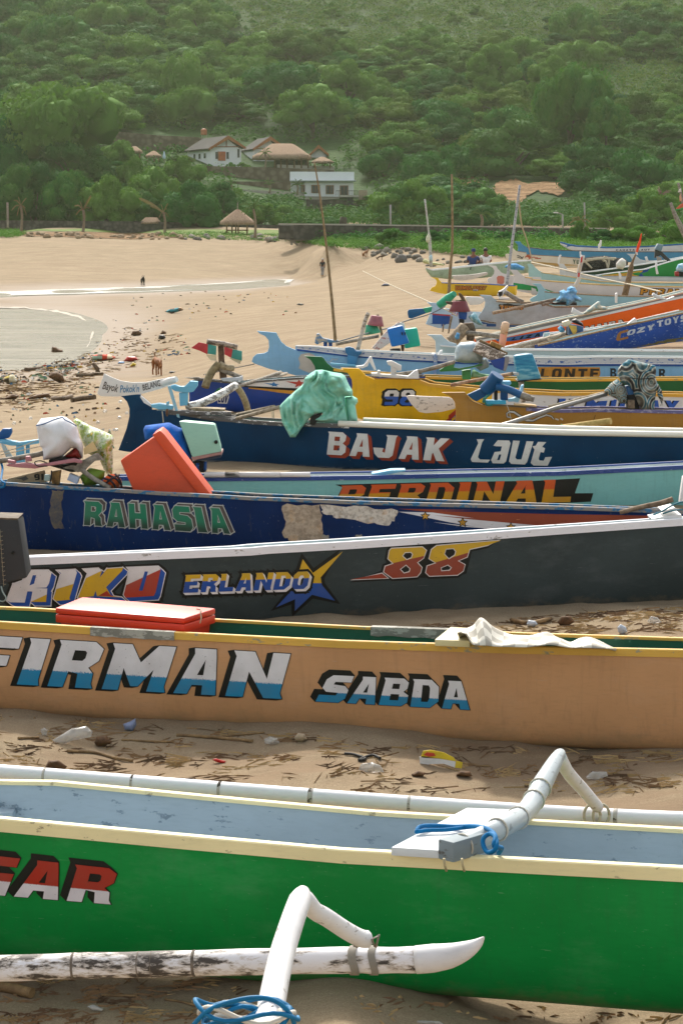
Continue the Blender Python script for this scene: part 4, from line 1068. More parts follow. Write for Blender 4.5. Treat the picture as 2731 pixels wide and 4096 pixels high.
b21 = mboat('long white boat with green bottom, gold rail and orange letters',
    S('E5',[(1420,540),(1500,552)]) + S('E6',[(60,540),(300,560),(784,592),(1140,605),(1568,612)]),S('E5',[(1420,700),(1500,715)]) + S('E6',[(60,695),(300,715),(784,745),(1568,750)]),
    [(2090,104),(2731,101)],[(2090,.08),(2200,.45),(2731,.55)],paint('#cfcac8',.5,.15,'#9a928c',.08),paint('#c9a664',.5,.4,'#8a7a5a'),None,
    S('E5',[(1275,466),(1352,472),(1372,496),(1420,535),(1490,555),(1500,715),(1400,700),(1262,655),(1262,640),(1300,620),(1318,580),(1316,520)]),rh=.04)
decal(b21.root,'stripe',[(S('E5',[(1255,596),(1310,592),(1440,622),(1568,645)]) + S('E6',[(300,668),(300,740),(0,700)]) + S('E5',[(1400,720),(1255,665)]),[])],b21.bvh,paint('#1d8a45',.45,.1,'#58a870'),.004)
decal(b21.root,'letter_edge',grown(letters('PERAN',S('E6',(1150,632)),S('E6',(1568,640)),S('E6',(1140,690)),S('E6',(1560,696)),.3),3,False),b21.bvh,INK,.004)
decal(b21.root,'lettering',letters('PERAN',S('E6',(1150,632)),S('E6',(1568,640)),S('E6',(1140,690)),S('E6',(1560,696)),.3),b21.bvh,plain('#c98a20',.5),.009)
b23 = mboat('aqua boat with upright tail and gold line along its side',
    S('E6',[(150,470),(300,492),(740,560),(1100,572),(1568,575)]),S('E6',[(150,580),(740,640),(1568,660)]),[(2150,117),(2731,114)],[(2150,.08),(2250,.4),(2731,.5)],
    paint('#9fc3c0',.5,.12,'#7da09c',.1),paint('#b99a60',.5,.4,'#8a7a5a'),None,
    S('E6',[(18,388),(66,384),(95,420),(140,458),(200,480),(200,590),(40,560),(30,470),(32,420)]),rh=.03)
b24 = mboat('white boat with tall narrow tail, grey top strake along its length',
    S('E6',[(400,452),(520,482),(740,508),(1100,512),(1568,518),(1900,520)]),S('E6',[(400,560),(740,610),(1900,640)]),[(2250,127),(2850,124)],[(2250,.08),(2350,.4),(2850,.5)],
    paint('#c6c8c6',.5,.12,'#8f9494',.08),paint('#8f98a0',.5,.3,'#c0c4c4'),None,
    S('E6',[(322,382),(384,388),(405,425),(440,460),(470,475),(470,570),(345,550),(340,470),(338,410)]),rh=.03)
b25 = mboat('cream boat with red scrollwork and sandy yellow bottom, two prongs at its stern',
    S('E5',[(1330,272),(1440,285)]) + S('E6',[(0,292),(300,310),(540,330),(800,345)]),S('E5',[(1330,385),(1440,395)]) + S('E6',[(0,405),(300,425),(800,430)]),[(2060,139),(2420,138)],[(2060,.08),(2120,.45),(2420,.5)],
    paint('#d8cdb8',.5,.12,'#a8977c',.08),paint('#8a6a50',.5,.3,'#a89a84'),None,
    S('E5',[(1245,220),(1298,228),(1318,252),(1345,275),(1400,282),(1400,395),(1290,378),(1232,345),(1228,312),(1240,302),(1275,300),(1284,270),(1272,240)]),rh=.025)
decal(b25.root,'scroll',[(S('E5',[(1432,330),(1455,312),(1490,318),(1500,345),(1475,360),(1440,350)]),[])],b25.bvh,plain('#b0502c',.5),.005)
decal(b25.root,'scroll',[(ribbon(S('E5',[(1500,340),(1530,335),(1545,352),(1568,340)]) + S('E6',[(100,322),(115,335),(155,332)]),4),[])],b25.bvh,plain('#b0502c',.5),.0055)
for q in ([(1350,318),(1375,325),(1400,340),(1420,332)],[(1352,335),(1380,345),(1410,350)]):
    decal(b25.root,'scroll',[(ribbon(S('E5',q),3.5),[])],b25.bvh,plain('#3a3430',.5),.005)
decal(b25.root,'lettering',letters('YU',S('E6',(470,342)),S('E6',(535,345)),S('E6',(472,385)),S('E6',(535,388)),.3),b25.bvh,plain('#3f5a3c',.5),.006)
decal(b25.root,'stripe',[(S('E5',[(1236,345),(1300,362),(1568,385)]) + S('E6',[(540,400),(540,440),(0,420)]) + S('E5',[(1300,395),(1230,360)]),[])],b25.bvh,paint('#c09a58',.6,.3,'#8f7a54'),.004)
b26 = mboat('medium blue boat with dark rail, beyond the cream scrollwork boat',
    S('E5',[(1440,228),(1568,242)]) + S('E6',[(180,240),(400,250),(800,262),(1568,264),(1900,262)]),S('E5',[(1440,330)]) + S('E6',[(0,345),(400,360),(1568,380),(1900,380)]),[(2100,150),(2860,147)],[(2100,.08),(2200,.45),(2860,.5)],
    paint('#3f84a8',.5,.15,'#6fa0b8',.12),paint('#5d5a58',.6,.4,'#a0a09c'),None,
    S('E5',[(1320,170),(1385,174),(1400,200),(1445,228),(1470,236),(1470,330),(1345,300),(1362,250),(1356,205)]),rh=.05)
b27 = mboat('white boat with a sharp blue bow, farthest back before the greenery',
    S('E6',[(345,165),(420,188),(500,203),(800,218),(1200,208),(1568,184),(2000,150)]),S('E6',[(345,190),(420,240),(500,262),(800,285),(1200,290),(1568,285),(2000,270)]),[(2240,166),(2900,160)],[(2240,.06),(2320,.5),(2900,.6)],
    paint('#c9cdd0',.5,.1,'#9aa0a4',.08),paint('#1c5f98',.5,.2,'#7fa4b8'),rh=.1)
decal(b27.root,'lettering',letters('CIL HIJRIAH',S('E6',(900,242)),S('E6',(1235,238)),S('E6',(900,258)),S('E6',(1235,254)),.4) if 0 else letters('CAHAYA LAUT',S('E6',(900,242)),S('E6',(1235,238)),S('E6',(900,258)),S('E6',(1235,254)),.4),b27.bvh,plain('#2f3a44',.5),.006)
decal(b27.root,'blue_bow',[(S('E6',[(345,168),(420,190),(480,206),(430,238),(390,215)]),[])],b27.bvh,paint('#1c5f98',.5,.2,'#7fa4b8'),.004)
b28 = mboat('pale grey boat with a tall curved tail, beside the fishing nets',
    S('E6',[(1150,345),(1200,358),(1400,352),(1568,320),(1900,260)]),S('E6',[(1150,440),(1400,450),(1900,400)]),[(2560,137),(2860,141)],[(2560,.08),(2640,.4),(2860,.4)],
    paint('#bfc6c8',.5,.12,'#8f9494',.08),BW,None,S('E6',[(1005,285),(1088,288),(1105,312),(1140,342),(1200,360),(1200,440),(1080,420),(1060,390),(1058,340),(1040,310)]),rh=.03)
b29 = mboat('dark green boat with white rail, rising towards the right beside the nets',
    S('E6',[(540,470),(700,455),(900,428),(1280,370),(1400,350)]),S('E6',[(540,510),(900,500),(1280,470),(1400,450)]),[(2310,132),(2660,134)],[(2310,.08),(2400,.4),(2660,.4)],
    paint('#183a28',.5,.12,'#4f6a58',.1),BW,rh=.05)
b30 = mboat('bright green boat with a yellow and blue end, propped beside the nets',
    S('E6',[(690,500),(900,470),(1200,436),(1360,385),(1500,345),(1750,290)]),S('E6',[(690,530),(1200,560),(1500,530),(1750,500)]),[(2370,129),(2800,130)],[(2370,.08),(2480,.4),(2800,.4)],
    paint('#1d8a3c',.45,.12,'#58a870',.1),BW,rh=.035)
decal(b30.root,'stripe',[(S('E6',[(760,500),(960,478),(1170,452),(1130,515),(760,530)]),[])],b30.bvh,plain('#c99a2c',.5),.004)
decal(b30.root,'stripe',[(S('E6',[(1170,450),(1235,428),(1180,520),(1115,518)]),[])],b30.bvh,UBLUE,.005)
# ================================================================ helpers for loose gear
def smooth_path(pts,n=6):
    out = []; P = [Vector(p) for p in pts]
    for i in range(len(P) - 1):
        a,b,c,d = P[max(i - 1,0)],P[i],P[i + 1],P[min(i + 2,len(P) - 1)]
        for k in range(n):
            t = k / n
            out.append(.5 * ((2 * b) + (c - a) * t + (2 * a - 5 * b + 4 * c - d) * t * t + (3 * b - a - 3 * c + d) * t ** 3))
    out.append(P[-1]); return out
def path(tagpts,n=6):
    """[(crop, (x, y), distance)] -> smooth world path"""
    return smooth_path([at(*S(t,p),Y) for t,p,Y in tagpts],n)
def pillow(outline,Y,thick,fold=.0,seed=1,res=34,fs=5.0,power=.5,back=.5,mb=None,dirv=None):
    """a soft closed body (cloth bundle, bag, cowling): bulges from its outline to its real thickness, with folds"""
    P = [Vector((x,y)) for x,y in outline]
    x0,x1 = min(p.x for p in P),max(p.x for p in P); y0,y1 = min(p.y for p in P),max(p.y for p in P)
    st = max(x1 - x0,y1 - y0) / res
    def seg(q):
        best = 1e9
        for i in range(len(P)):
            a,b = P[i],P[(i + 1) % len(P)]; ab = b - a; t = max(0,min(1,(q - a).dot(ab) / (ab.length_squared or 1)))
            best = min(best,(q - a - ab * t).length)
        return best
    bm = bmesh.new()
    tri = tessellate_polygon([[Vector((p.x,p.y,0)) for p in P]])
    vs = [bm.verts.new((p.x,p.y,0)) for p in P]
    for t in tri:
        try: bm.faces.new([vs[i] for i in t])
        except ValueError: pass
    for ax,lo,hi in ((0,x0,x1),(1,y0,y1)):
        q = lo + st
        while q < hi:
            bmesh.ops.bisect_plane(bm,geom=bm.verts[:] + bm.edges[:] + bm.faces[:],plane_co=(q,0,0) if ax == 0 else (0,q,0),plane_no=(1,0,0) if ax == 0 else (0,1,0),dist=1e-4)
            q += st
    bm.verts.index_update(); bm.verts.ensure_lookup_table()
    mx = max(seg(v.co.to_2d()) for v in bm.verts) or 1
    k = Y / FPX; n = len(bm.verts); F,B,uv = [],[],[]
    for v in bm.verts:
        d = min(1,seg(v.co.to_2d()) / mx); h = (1 - (1 - d) ** 2) ** power
        q = Vector((v.co.x * k * fs,v.co.y * k * fs,seed * 3.7))
        if fold > .09:
            w_ = mnoise.noise(q * .7) * 1.6; rq = Vector((q.x * 1.5 + w_,q.y * .45 + w_ * .5,q.z)); f = fold * (1.1 - 3.0 * abs(mnoise.noise(rq)) - 1.2 * abs(mnoise.noise(rq * 2.4))) * min(1,d * 5)
        else: f = fold * (mnoise.noise(q) + .5 * mnoise.noise(q * 2.3)) * min(1,d * 4)
        F.append(at(v.co.x,v.co.y,Y - thick * .5 * h + f)); B.append(at(v.co.x,v.co.y,Y + thick * back * h + f * .5))
        uv.append(((v.co.x - x0) / (x1 - x0),(v.co.y - y0) / (y1 - y0)))
    fs_ = [tuple(v.index for v in f.verts) for f in bm.faces]
    bd = [tuple(v.index for v in e.verts) for e in bm.edges if len(e.link_faces) == 1]
    bm.free(); mb = mb or MB()
    mb.add(F + B,fs_ + [tuple(i + n for i in f)[::-1] for f in fs_] + [(a,b,b + n,a + n) for a,b in bd],True,uv + uv)
    return mb
def quadbox(c,h,flare=0.0):
    """a box from four top corners (world, front-left round to back-left) going down by h"""
    c = [Vector(p) for p in c]; m = sum(c,Vector()) / 4
    lo = [Vector((p.x + (m.x - p.x) * flare,p.y + (m.y - p.y) * flare,p.z - h)) for p in c]
    mb = MB(); mb.add(c + lo,[(0,1,2,3),(7,6,5,4),(0,4,5,1),(1,5,6,2),(2,6,7,3),(3,7,4,0)]); return mb
def quadslab(q,Y,depth,tb=1.0):
    """a box whose front face is the photo quad (tl, tr, br, bl), `depth` metres deep; tb shrinks its back"""
    f = [at(x,y,Y - depth / 2) for x,y in q]; m = sum(f,Vector()) / 4
    b = [m + (p - m) * tb + Vector((0,depth,0)) for p in f]
    mb = MB(); mb.add(f + b,[(0,1,2,3),(7,6,5,4),(0,4,5,1),(1,5,6,2),(2,6,7,3),(3,7,4,0)]); return mb
def bucket(top,bot,Y,rt,rb,wall=.03,n=20,closed_top=True):
    """a pail or cowling of revolution between two photo points; radii in photo pixels"""
    a = at(*bot,Y); b = at(*top,Y); k = Y / FPX; ax = (b - a); L = ax.length; ax.normalize()
    rb,rt = rb * k,rt * k
    mb = MB(); mb.lathe(a,[(rb * .9,L * .02),(rb,0),(rb * 1.04,L * .04),(lerp(rb,rt,.5),L * .5),(rt,L * .94),(rt * .96,L),(rt * .7,L * 1.01)],n,ax); return mb
_txtcache = {}
def fonttris(text,shear=0.0,bold=0.0):
    cu = bpy.data.curves.new('t','FONT'); cu.body = text; cu.shear = shear; cu.offset = bold; cu.resolution_u = 2
    ob = bpy.data.objects.new('t',cu); COL.objects.link(ob)
    dg = bpy.context.evaluated_depsgraph_get(); me = ob.evaluated_get(dg).to_mesh()
    v = [(p.co.x,p.co.y) for p in me.vertices]; f = [tuple(p.vertices) for p in me.polygons]
    ob.evaluated_get(dg).to_mesh_clear(); bpy.data.objects.remove(ob); bpy.data.curves.remove(cu)
    return v,f
def script_text(root,text,p0,p1,h,bvh,m,off=.004,shear=.2,bold=.012,name='lettering'):
    """handwritten-looking words along a base line p0-p1 (photo pixels), h tall"""
    v,f = fonttris(text,shear,bold); w = max(x for x,y in v); ch = .72
    d = (Vector(p1) - Vector(p0)); u = d.normalized(); up = Vector((u.y,-u.x)) * h
    q = [(p0[0] + d.x * x / w + up.x * y / ch,p0[1] + d.y * x / w + up.y * y / ch) for x,y in v]
    return decal(root,name,[([q[i] for i in t],[]) for t in f],bvh,m,off,None,400,step=0)
def prism_part(root,name,poly,Y,thick,m,bevel=.006):
    mb = MB(); mb.prism(poly,Y,thick); o = mb.build(name,m,root,bevel=bevel)
    v = list(mb.v); return o,BVHTree.FromPolygons([tuple(p) for p in v],mb.f)
def tube_part(root,name,pts,r,m,n=8):
    return MB().tube(pts,r,n).build(name,m,root)
def root_at(name,label,cat,px,Y,group=None):
    p = at(*px,Y); return thing(name,label,cat,p,group)
DARK = paint('#23211f',.6,.3,'#5f5a52',.3); STEEL = plain('#8d8f90',.3,.5,.85,name='steel'); PALEWOOD = wood('#a8987c','#6a5a44'); GREYWOOD = wood('#9c9588','#5a5248')
TURQ = paint('#6fb4d2',.45,.25,'#c4d2d6',.1); DKBLUE = paint('#0f5080',.4,.2,'#5d8098',.15); BLUEROPE = plain('#00679c',.7,.2,name='blue_rope'); CORD = plain('#b8ae98',.8,.2,name='cord')

# ================================================================ green boat's own gear
BOOMW = paint('#dedede',.45,.4,'#8f867c',.1,grime=.25); BOOMG = paint('#aab4b8',.4,.45,'#7e878c',.1,spec=.5)
z1 = b1.gp(1800,.5).z + .012
cn = [on_z(*S('C2',p),z1 + .03) for p in ((228,446),(478,462),(800,272),(575,264))]
quadbox(cn,.04).build('thwart',paint('#ccd2d4',.5,.25,'#8f979a',.06),b1.root,bevel=.006)
cn = [on_z(*S('C1',p),z1 - .10) for p in ((-160,305),(60,285),(120,208),(-140,196))]
quadbox(cn,.05).build('thwart',GREY_BLUE,b1.root,bevel=.006)
bp = [on_z(*S('C2',(505,462)),z1 + .03),on_z(*S('C2',(610,415)),z1 + .045),on_z(*S('C2',(740,352)),z1 + .06),at(*S('C2',(850,278)),10.75),at(*S('C2',(925,150)),11.1),at(*S('C2',(985,45)),11.4),at(*S('C2',(1006,14)),11.5)]
bp = smooth_path(bp,5)
boom = MB().tube(bp,[lerp(.046,.050,min(1,i / 12)) if i < 20 else lerp(.05,.026,(i - 20) / (len(bp) - 21)) for i in range(len(bp))],12).build('outrigger_boom',BOOMG,b1.root)
a0 = bp[0]; dd = (bp[3] - bp[0]).normalized()
MB().box(a0 - dd * .0 + dd * .07,(.094,.22,.096),rz=math.atan2(-dd.x,dd.y)).build('boom_end',paint('#7d8a90',.6,.4,'#55504a',.1),b1.root,bevel=.012)
arm = path([('C2',(1000,30),11.46),('C2',(1040,105),11.65),('C2',(1110,185),11.95),('C2',(1175,262),12.15)],5)
MB().tube(arm,[lerp(.036,.034,i / len(arm)) for i in range(len(arm))],10).build('outrigger_boom',BOOMW,b1.root)
FLOATW = paint('#e0e0e4',.4,.2,'#8a8580',.06)
BLK = plain('#26231f',.8,.2,name='tar')
fp = [at(*S(t,p),y) for t,p,y in (('C1',(-600,58),12.9),('C1',(0,100),12.75),('C1',(700,155),12.55),('C1',(1568,222),12.35),('C2',(700,272),12.25),('C2',(1200,302),12.2),('C2',(1568,318),12.1),('C2',(2200,335),12.0))]
fp = smooth_path(fp,8)
fl = MB().tube(fp,.043,14).build('outrigger_float',FLOATW,b1.root)
for t,p,y in (('C1',(212,118),12.7),('C1',(612,148),12.58),('C1',(1012,182),12.48),('C1',(1432,213),12.4),('C2',(310,246),12.3),('C2',(1258,305),12.2)):
    c = at(*S(t,p),y); j = min(range(len(fp)),key=lambda i: abs(fp[i].x - c.x)); d = (fp[min(j + 1,len(fp) - 1)] - fp[max(j - 1,0)]).normalized()
    f0 = fp[j] + d * ((c - fp[j]).dot(d)); w_ = random.uniform(.006,.016)
    MB().tube([f0 - d * w_,f0,f0 + d * w_],[.0434,.0446,.0434],14).build('bamboo_joint',paint('#3a362f',.8,.9,'#b8b4ac',.2),fl)
ly = arm[-1]
for q in (-.03,.02): tube_part(b1.root,'lashing',[ly + Vector((q + .045 * math.cos(a),.0,-.045 + .062 * math.sin(a))) for a in np.linspace(0,6.3,16)],.008,CORD)
# cord turns round the boom
for k in (3,9,13,17,19):
    c = bp[k]; d = (bp[k + 1] - bp[k - 1]).normalized(); o1 = d.orthogonal().normalized(); o2 = d.cross(o1)
    tube_part(b1.root,'lashing',[c + (o1 * math.cos(a) + o2 * math.sin(a)) * .053 for a in np.linspace(0,6.4,18)],.005,plain('#c2bcae',.8))
for x in (470,552):
    tube_part(b1.root,'lashing',[at(*S('C2',(x,498)),9.70),at(*S('C2',(x + 4,530)),9.705),at(*S('C2',(x + 12,556)),9.72)],.0055,plain('#b4a884',.8))
# blue rope thrown over the thwart
zr = z1 + .045
rp = [on_z(*S('C2',p),z) for p,z in (((345,378),zr),((362,352),zr + .015),((430,348),zr),((520,352),zr),((600,350),zr + .02),((660,358),zr + .05),((700,385),zr + .07),((712,430),zr + .05),((700,462),zr + .02),((672,470),zr),((652,440),zr + .02),((652,405),zr + .05),((680,385),zr + .07),((705,400),zr + .07),((700,440),zr + .04),((735,450),zr),((720,475),zr - .04))]
rope = single('blue_rope',MB().tube(smooth_path(rp,5),.011,7).tube(smooth_path([on_z(*S('C2',p),zr + .004) for p in ((350,375),(400,368),(480,366),(560,356),(640,352),(672,380))],5),.010,7),BLUEROPE,'blue rope looped over the grey plank across the green boat','rope')

# ---- the near float and boom (their hull lies outside the photo)
og = thing('outrigger','white outrigger of worn bamboo with boom arm, in front of the green hull','outrigger',at(*S('C1',(1300,1000)),8.8))
FLOATN = None
def m_bamboo():
    n = N('worn_bamboo'); co = n.coord('Object',(1,3,3)); a = n.noise(n.coord('Object',(2.5,8,8)),3.2,8,.72); b = n.noise(co,1.4,3)
    f = n.math('ADD',a,n.math('MULTIPLY',n.math('SUBTRACT',b,.5),.55))
    c = n.ramp(f,[(.47,(.72,.71,.73)),(.54,(.50,.45,.40)),(.60,(.06,.05,.042))])
    n.bump(a,.3,.008); return n.done(c,.6,.3)
BAMB = m_bamboo()
fp = [at(*S(t,p),y) for t,p,y in (('C1',(-700,1010),9.15),('C1',(0,1003),9.0),('C1',(340,992),8.97),('C1',(700,985),8.94),('C1',(1100,975),8.9),('C1',(1568,966),8.86),('C2',(160,966),8.85),('C2',(342,963),8.83))]
fp = smooth_path(fp,6)
nf = MB().tube(fp,[.0535 + .0012 * math.sin(i * 1.1) for i in range(len(fp))],18).build('outrigger_float',BAMB,og)
tipc = [((342,963),67),((420,956),68),((500,944),60),((570,920),45),((620,892),27),((645,868),11),((652,860),3)]
tp_ = [at(*S('C2',p),8.83 - i * .01) for i,(p,r) in enumerate(tipc)]
MB().tube(smooth_path(tp_,3),[lerp(tipc[min(i // 3,6)][1],tipc[min(i // 3 + 1,6)][1],(i % 3) / 3) * .8711 * 8.83 / FPX * 1.0 for i in range(19)],18).build('float_tip',paint('#dcdbdc',.45,.25,'#8f8880',.08,grime=.2),og)
for t,x in (('C1',325),('C1',865),('C1',645),('C1',702)):
    j = min(range(len(fp)),key=lambda i: abs(proj(fp[i])[0] - S(t,(x,0))[0])); d = (fp[j + 1] - fp[j - 1]).normalized(); w_ = .006 if x in (325,865) else .0025
    MB().tube([fp[j] - d * w_,fp[j],fp[j] + d * w_],[.054,.0556,.054],18).build('bamboo_joint',wood('#7d7266','#3a332c'),nf)
ap = path([('C1',(1215,1330),7.35),('C1',(1245,1180),7.6),('C1',(1290,960),8.0),('C1',(1345,780),8.3),('C1',(1382,680),8.5),('C1',(1395,640),8.55)],5)
MB().tube(ap,[lerp(.050,.044,i / 25) if i < 20 else lerp(.0445,.022,(i - 19) / (len(ap) - 20)) for i in range(len(ap))],14).build('outrigger_boom',BOOMW,og)
ap2 = path([('C1',(1385,672),8.52),('C1',(1440,735),8.58),('C1',(1500,770),8.64),('C2',(20,828),8.72),('C2',(90,865),8.78),('C2',(128,868),8.80)],4)
MB().tube(ap2,[.032,.040,.040,.038] + [.036] * (len(ap2) - 5) + [.030],12).build('outrigger_boom',BOOMW,og)
for x0,x1 in ((40,70),(132,158)):
    for k in range(6):
        c = at(*S('C2',(lerp(x0,x1,k / 5),966)),8.85)
        tube_part(og,'lashing',[c + Vector((.008 * math.sin(a * 2),.0575 * math.cos(a),.0575 * math.sin(a))) for a in np.linspace(0,6.3,16)],.0035,plain('#8f8a80',.8))
    tube_part(og,'lashing',[at(*S('C2',(x0 + 20,900)),8.78),at(*S('C2',(x0 + 8,870)),8.74),at(*S('C2',(x0 + 40,850)),8.74),at(*S('C2',(x1,905)),8.78)],.005,plain('#8f8a80',.8))
c0 = at(*S('C1',(1215,1260)),7.45)
rpm = MB(); rpw = MB(); rr = random.Random(5)
for k in range(7):
    rad = .070 + .010 * k; ph = rr.uniform(0,1); ti = rr.uniform(-.25,.25)
    pts = [c0 + Vector((-.06 + rad * 1.35 * math.cos(a + ph),rad * .8 * math.sin(a + ph),.012 * k - .02 + ti * rad * math.cos(a) + .02 * math.sin(3 * a + k))) for a in np.linspace(0,6.0,26)]
    (rpw if k in (2,5) else rpm).tube(pts,.0085 if k not in (2,5) else .0095,7)
rpm.tube(path([('C1',(890,1262),7.4),('C1',(960,1195),7.38),('C1',(1080,1152),7.36),('C1',(1200,1138),7.36),('C1',(1290,1168),7.38),('C1',(1345,1235),7.42),('C1',(1350,1290),7.45)],5),.0085,7)
single('rope_coil',rpm,plain('#006f9f',.6,.3,name='blue_twine'),'bright blue rope coil around the foot of the white boom','rope')
single('rope_coil',rpw,plain('#cfc8ba',.8),'off white rope wound among the blue coil at the boom','rope')

# ================================================================ tan boat's load
zt = b2.gp(700,.5).z + .095
def lidc(z,g=0):
    q = [on_z(*S('C3',p),zt) for p in ((254,150),(848,197),(992,152),(378,100))]
    m = sum(q,Vector()) / 4; return [Vector((m.x + (p.x - m.x) * (1 + g),m.y + (p.y - m.y) * (1 + g),z)) for p in q]
cb = thing('cooler_box','flat red plastic cooler with lid, sitting in the tan boat','cooler box',sum(lidc(zt - .34),Vector()) / 4)
REDPL = paint('#d8300c',.38,.12,'#a3684c',.1,spec=.5); REDTOP = paint('#dd4a20',.4,.45,'#e0907a',.08)
quadbox(lidc(zt),.045).build('lid',REDPL,cb,bevel=.016)
quadbox(lidc(zt - .048,-.005),.06).build('rim',REDPL,cb,bevel=.008)
quadbox(lidc(zt - .106,-.06),.24,.05).build('body',REDPL,cb,bevel=.02)
tube_part(cb,'tie_cord',[on_z(*S('C3',(905,155)),zt + .004),on_z(*S('C3',(925,158)),zt + .006),at(*S('C3',(922,172)),15.1),at(*S('C3',(926,195)),15.1),at(*S('C3',(920,222)),15.1)],.004,CORD)
zb = b2.gp(1950,.5).z
cn = [on_z(*S('C4',p),zb + .045) for p in ((428,296),(588,302),(640,246),(500,238))]
quadbox(cn,.045).build('thwart',paint('#dfd3a2',.5,.3,'#9a8e6c'),b2.root,bevel=.006)
cn = [on_z(*S('C3',p),zb - .08) for p in ((-80,215),(180,225),(230,190),(-40,180))]
quadbox(cn,.04).build('thwart',DKGREEN,b2.root,bevel=.006)
def m_check():
    n = N('checked_mat'); uv = n.new('TexCoord'); mp = n.new('Mapping'); mp.inputs['Scale'].default_value = (16,7,1); n.link(uv.outputs['UV'],mp.inputs[0])
    ch = n.new('TexChecker'); ch.inputs['Scale'].default_value = 1.0; ch.inputs[1].default_value = lin('#ded9cc'); ch.inputs[2].default_value = lin('#aba69a'); n.link(mp.outputs[0],ch.inputs[0])
    geo = n.new('NewGeometry'); c = n.mix(geo.outputs['Backfacing'],ch.outputs[0],'#c9b98a')
    return n.done(n.mix(n.ramp(n.noise(n.coord('Object'),6,5),[(.4,0.0),(.8,.3)]),c,'#8a8272'),.6,.3)
tpx = smooth_path([Vector((*p,0)) for p in ((530,264),(545,250),(600,226),(640,190),(700,235),(780,268),(860,274),(940,256),(1000,288),(1050,302),(1100,282),(1160,290),(1255,331))],5)
bpx = smooth_path([Vector((*p,0)) for p in ((575,268),(600,312),(625,320),(660,322),(700,325),(770,327),(845,329),(900,322),(960,318),(1050,331),(1110,331),(1170,333),(1262,336))],5)
mat_ = MB(); vv,uvs,ff = [],[],[]; nd = 11
for i,(a,b) in enumerate(zip(tpx,bpx)):
    A,B = at(*S('C4',(a.x,a.y)),14.93),at(*S('C4',(b.x,b.y)),14.69); C_ = A + Vector((.04,.3,-.12))
    for j in range(nd):
        t = j / (nd - 1)
        q = B.lerp(A,t / .55) + Vector((0,0,.02 * math.sin(t / .55 * 3.14) * math.sin(i * .5))) if t < .55 else A.lerp(C_,(t - .55) / .45)
        vv.append(q); uvs.append((i / len(tpx),t))
for i in range(len(tpx) - 1):
    for j in range(nd - 1): ff.append((i * nd + j,i * nd + j + 1,(i + 1) * nd + j + 1,(i + 1) * nd + j))
mat_.add(vv,ff,True,uvs)
mo = single('floor_mat',mat_,m_check(),'crumpled checked vinyl mat lying over the tan boat','mat')
sm = mo.modifiers.new('solid','SOLIDIFY'); sm.thickness = .006

# ================================================================ dark engine cover at the left edge
ec = root_at('engine_cover','charcoal stitched engine cover at the bow of the charcoal boat','engine cover',(40,2370),17.7)
quadslab([(-150,2072),(76,2078),(110,2312),(-150,2372)],17.7,.34,.96).build('shell',paint('#34373a',.7,.1,'#5a5a5a',.15),ec,bevel=.02)
quadslab([(-150,2066),(74,2073),(72,2080),(-150,2082)],17.7,.33,.98).build('top_panel',wood('#6a5c4a','#3a3026'),ec,bevel=.004)
st = MB()
for k in range(13):
    y = 2125 + k * 17.5; x = 2 + k * 1.2; st.tube([at(x - 3,y,17.515),at(x + 3,y + 3,17.51),at(x + 9,y + 1,17.515)],.0022,5)
st.tube([at(1 + k * 1.2,2118 + k * 17.5,17.517) for k in range(14)],.002,5)
st.build('stitching',plain('#9a9078',.8),ec)
MB().lathe(at(*S('L1',(105,20)),17.525),[(.013,0),(.013,.008)],14,(0,-1,0),).build('vent_hole',INK,ec)
tube_part(ec,'strap_cord',path([('L1',(12,285),17.5),('L1',(25,330),17.48),('L1',(50,375),17.47),('L1',(30,402),17.48),('L1',(0,398),17.5)],4),.006,plain('#8fa09c',.8))

# ================================================================ navy boat's stern clutter
Y4 = b4.gp(300,.5).y
m1 = root_at('outboard_motor','longtail motor hooded in white cloth at the navy boat stern','boat motor',S('C5',(380,500)),Y4,'longtail motors with improvised covers')
pillow(S('M5',[(458,130),(478,100),(520,42),(700,25),(770,15),(830,25),(900,75),(968,140),(985,210),(1000,280),(1035,350),(1045,400),(1042,555),(960,430),(900,410),(790,520),(700,545),(545,568),(535,420),(505,390),(480,260)]),Y4,.5,.03,3,30,4).build('cover',cloth('#dcdcdc','#e6e6e8',5),m1)
tube_part(m1,'cover_hem',path([('M5',(460,132),Y4 - .12),('M5',(560,110),Y4 - .2),('M5',(680,60),Y4 - .2),('M5',(785,32),Y4 - .18),('M5',(820,62),Y4 - .2),('M5',(900,100),Y4 - .17),('M5',(965,140),Y4 - .1)],4),.006,plain('#4a6a94',.8))
pillow(S('M5',[(800,520),(950,400),(1010,430),(1030,545),(900,560)]),Y4 + .03,.3,.0,2,14).build('engine_block',paint('#7a1d16',.4,.15,'#3a2018'),m1)
quadslab(S('M5',[(610,555),(800,530),(1000,560),(960,640),(620,640)]),Y4 + .05,.3).build('engine_base',DARK,m1,bevel=.01)
quadslab(S('M5',[(600,630),(1080,620),(1060,700),(900,720),(600,700)][:4]),Y4 + .08,.26).build('mount',DARK,m1,bevel=.01)
MB().prism(S('M5',[(78,618),(330,592),(460,612),(610,600),(930,542),(1035,570),(1030,605),(940,590),(640,632),(450,670),(240,655),(110,640)]),Y4 - .16,.07).build('bracket',paint('#b3787e',.5,.25,'#6a4448',.1),m1,bevel=.008)
for p in (((100,560),(190,575),(200,605),(100,605)),((322,520),(375,520),(400,580),(325,590))):
    quadslab(S('M5',list(p)),Y4 - .15,.08).build('bracket_post',paint('#b3787e',.5,.25,'#6a4448',.1),m1,bevel=.006)
tube_part(m1,'drive_shaft',path([('M5',(-60,585),Y4 - .1),('M5',(200,545),Y4 - .1),('M5',(400,510),Y4 - .08),('M5',(540,480),Y4)],3),.028,GREYWOOD)
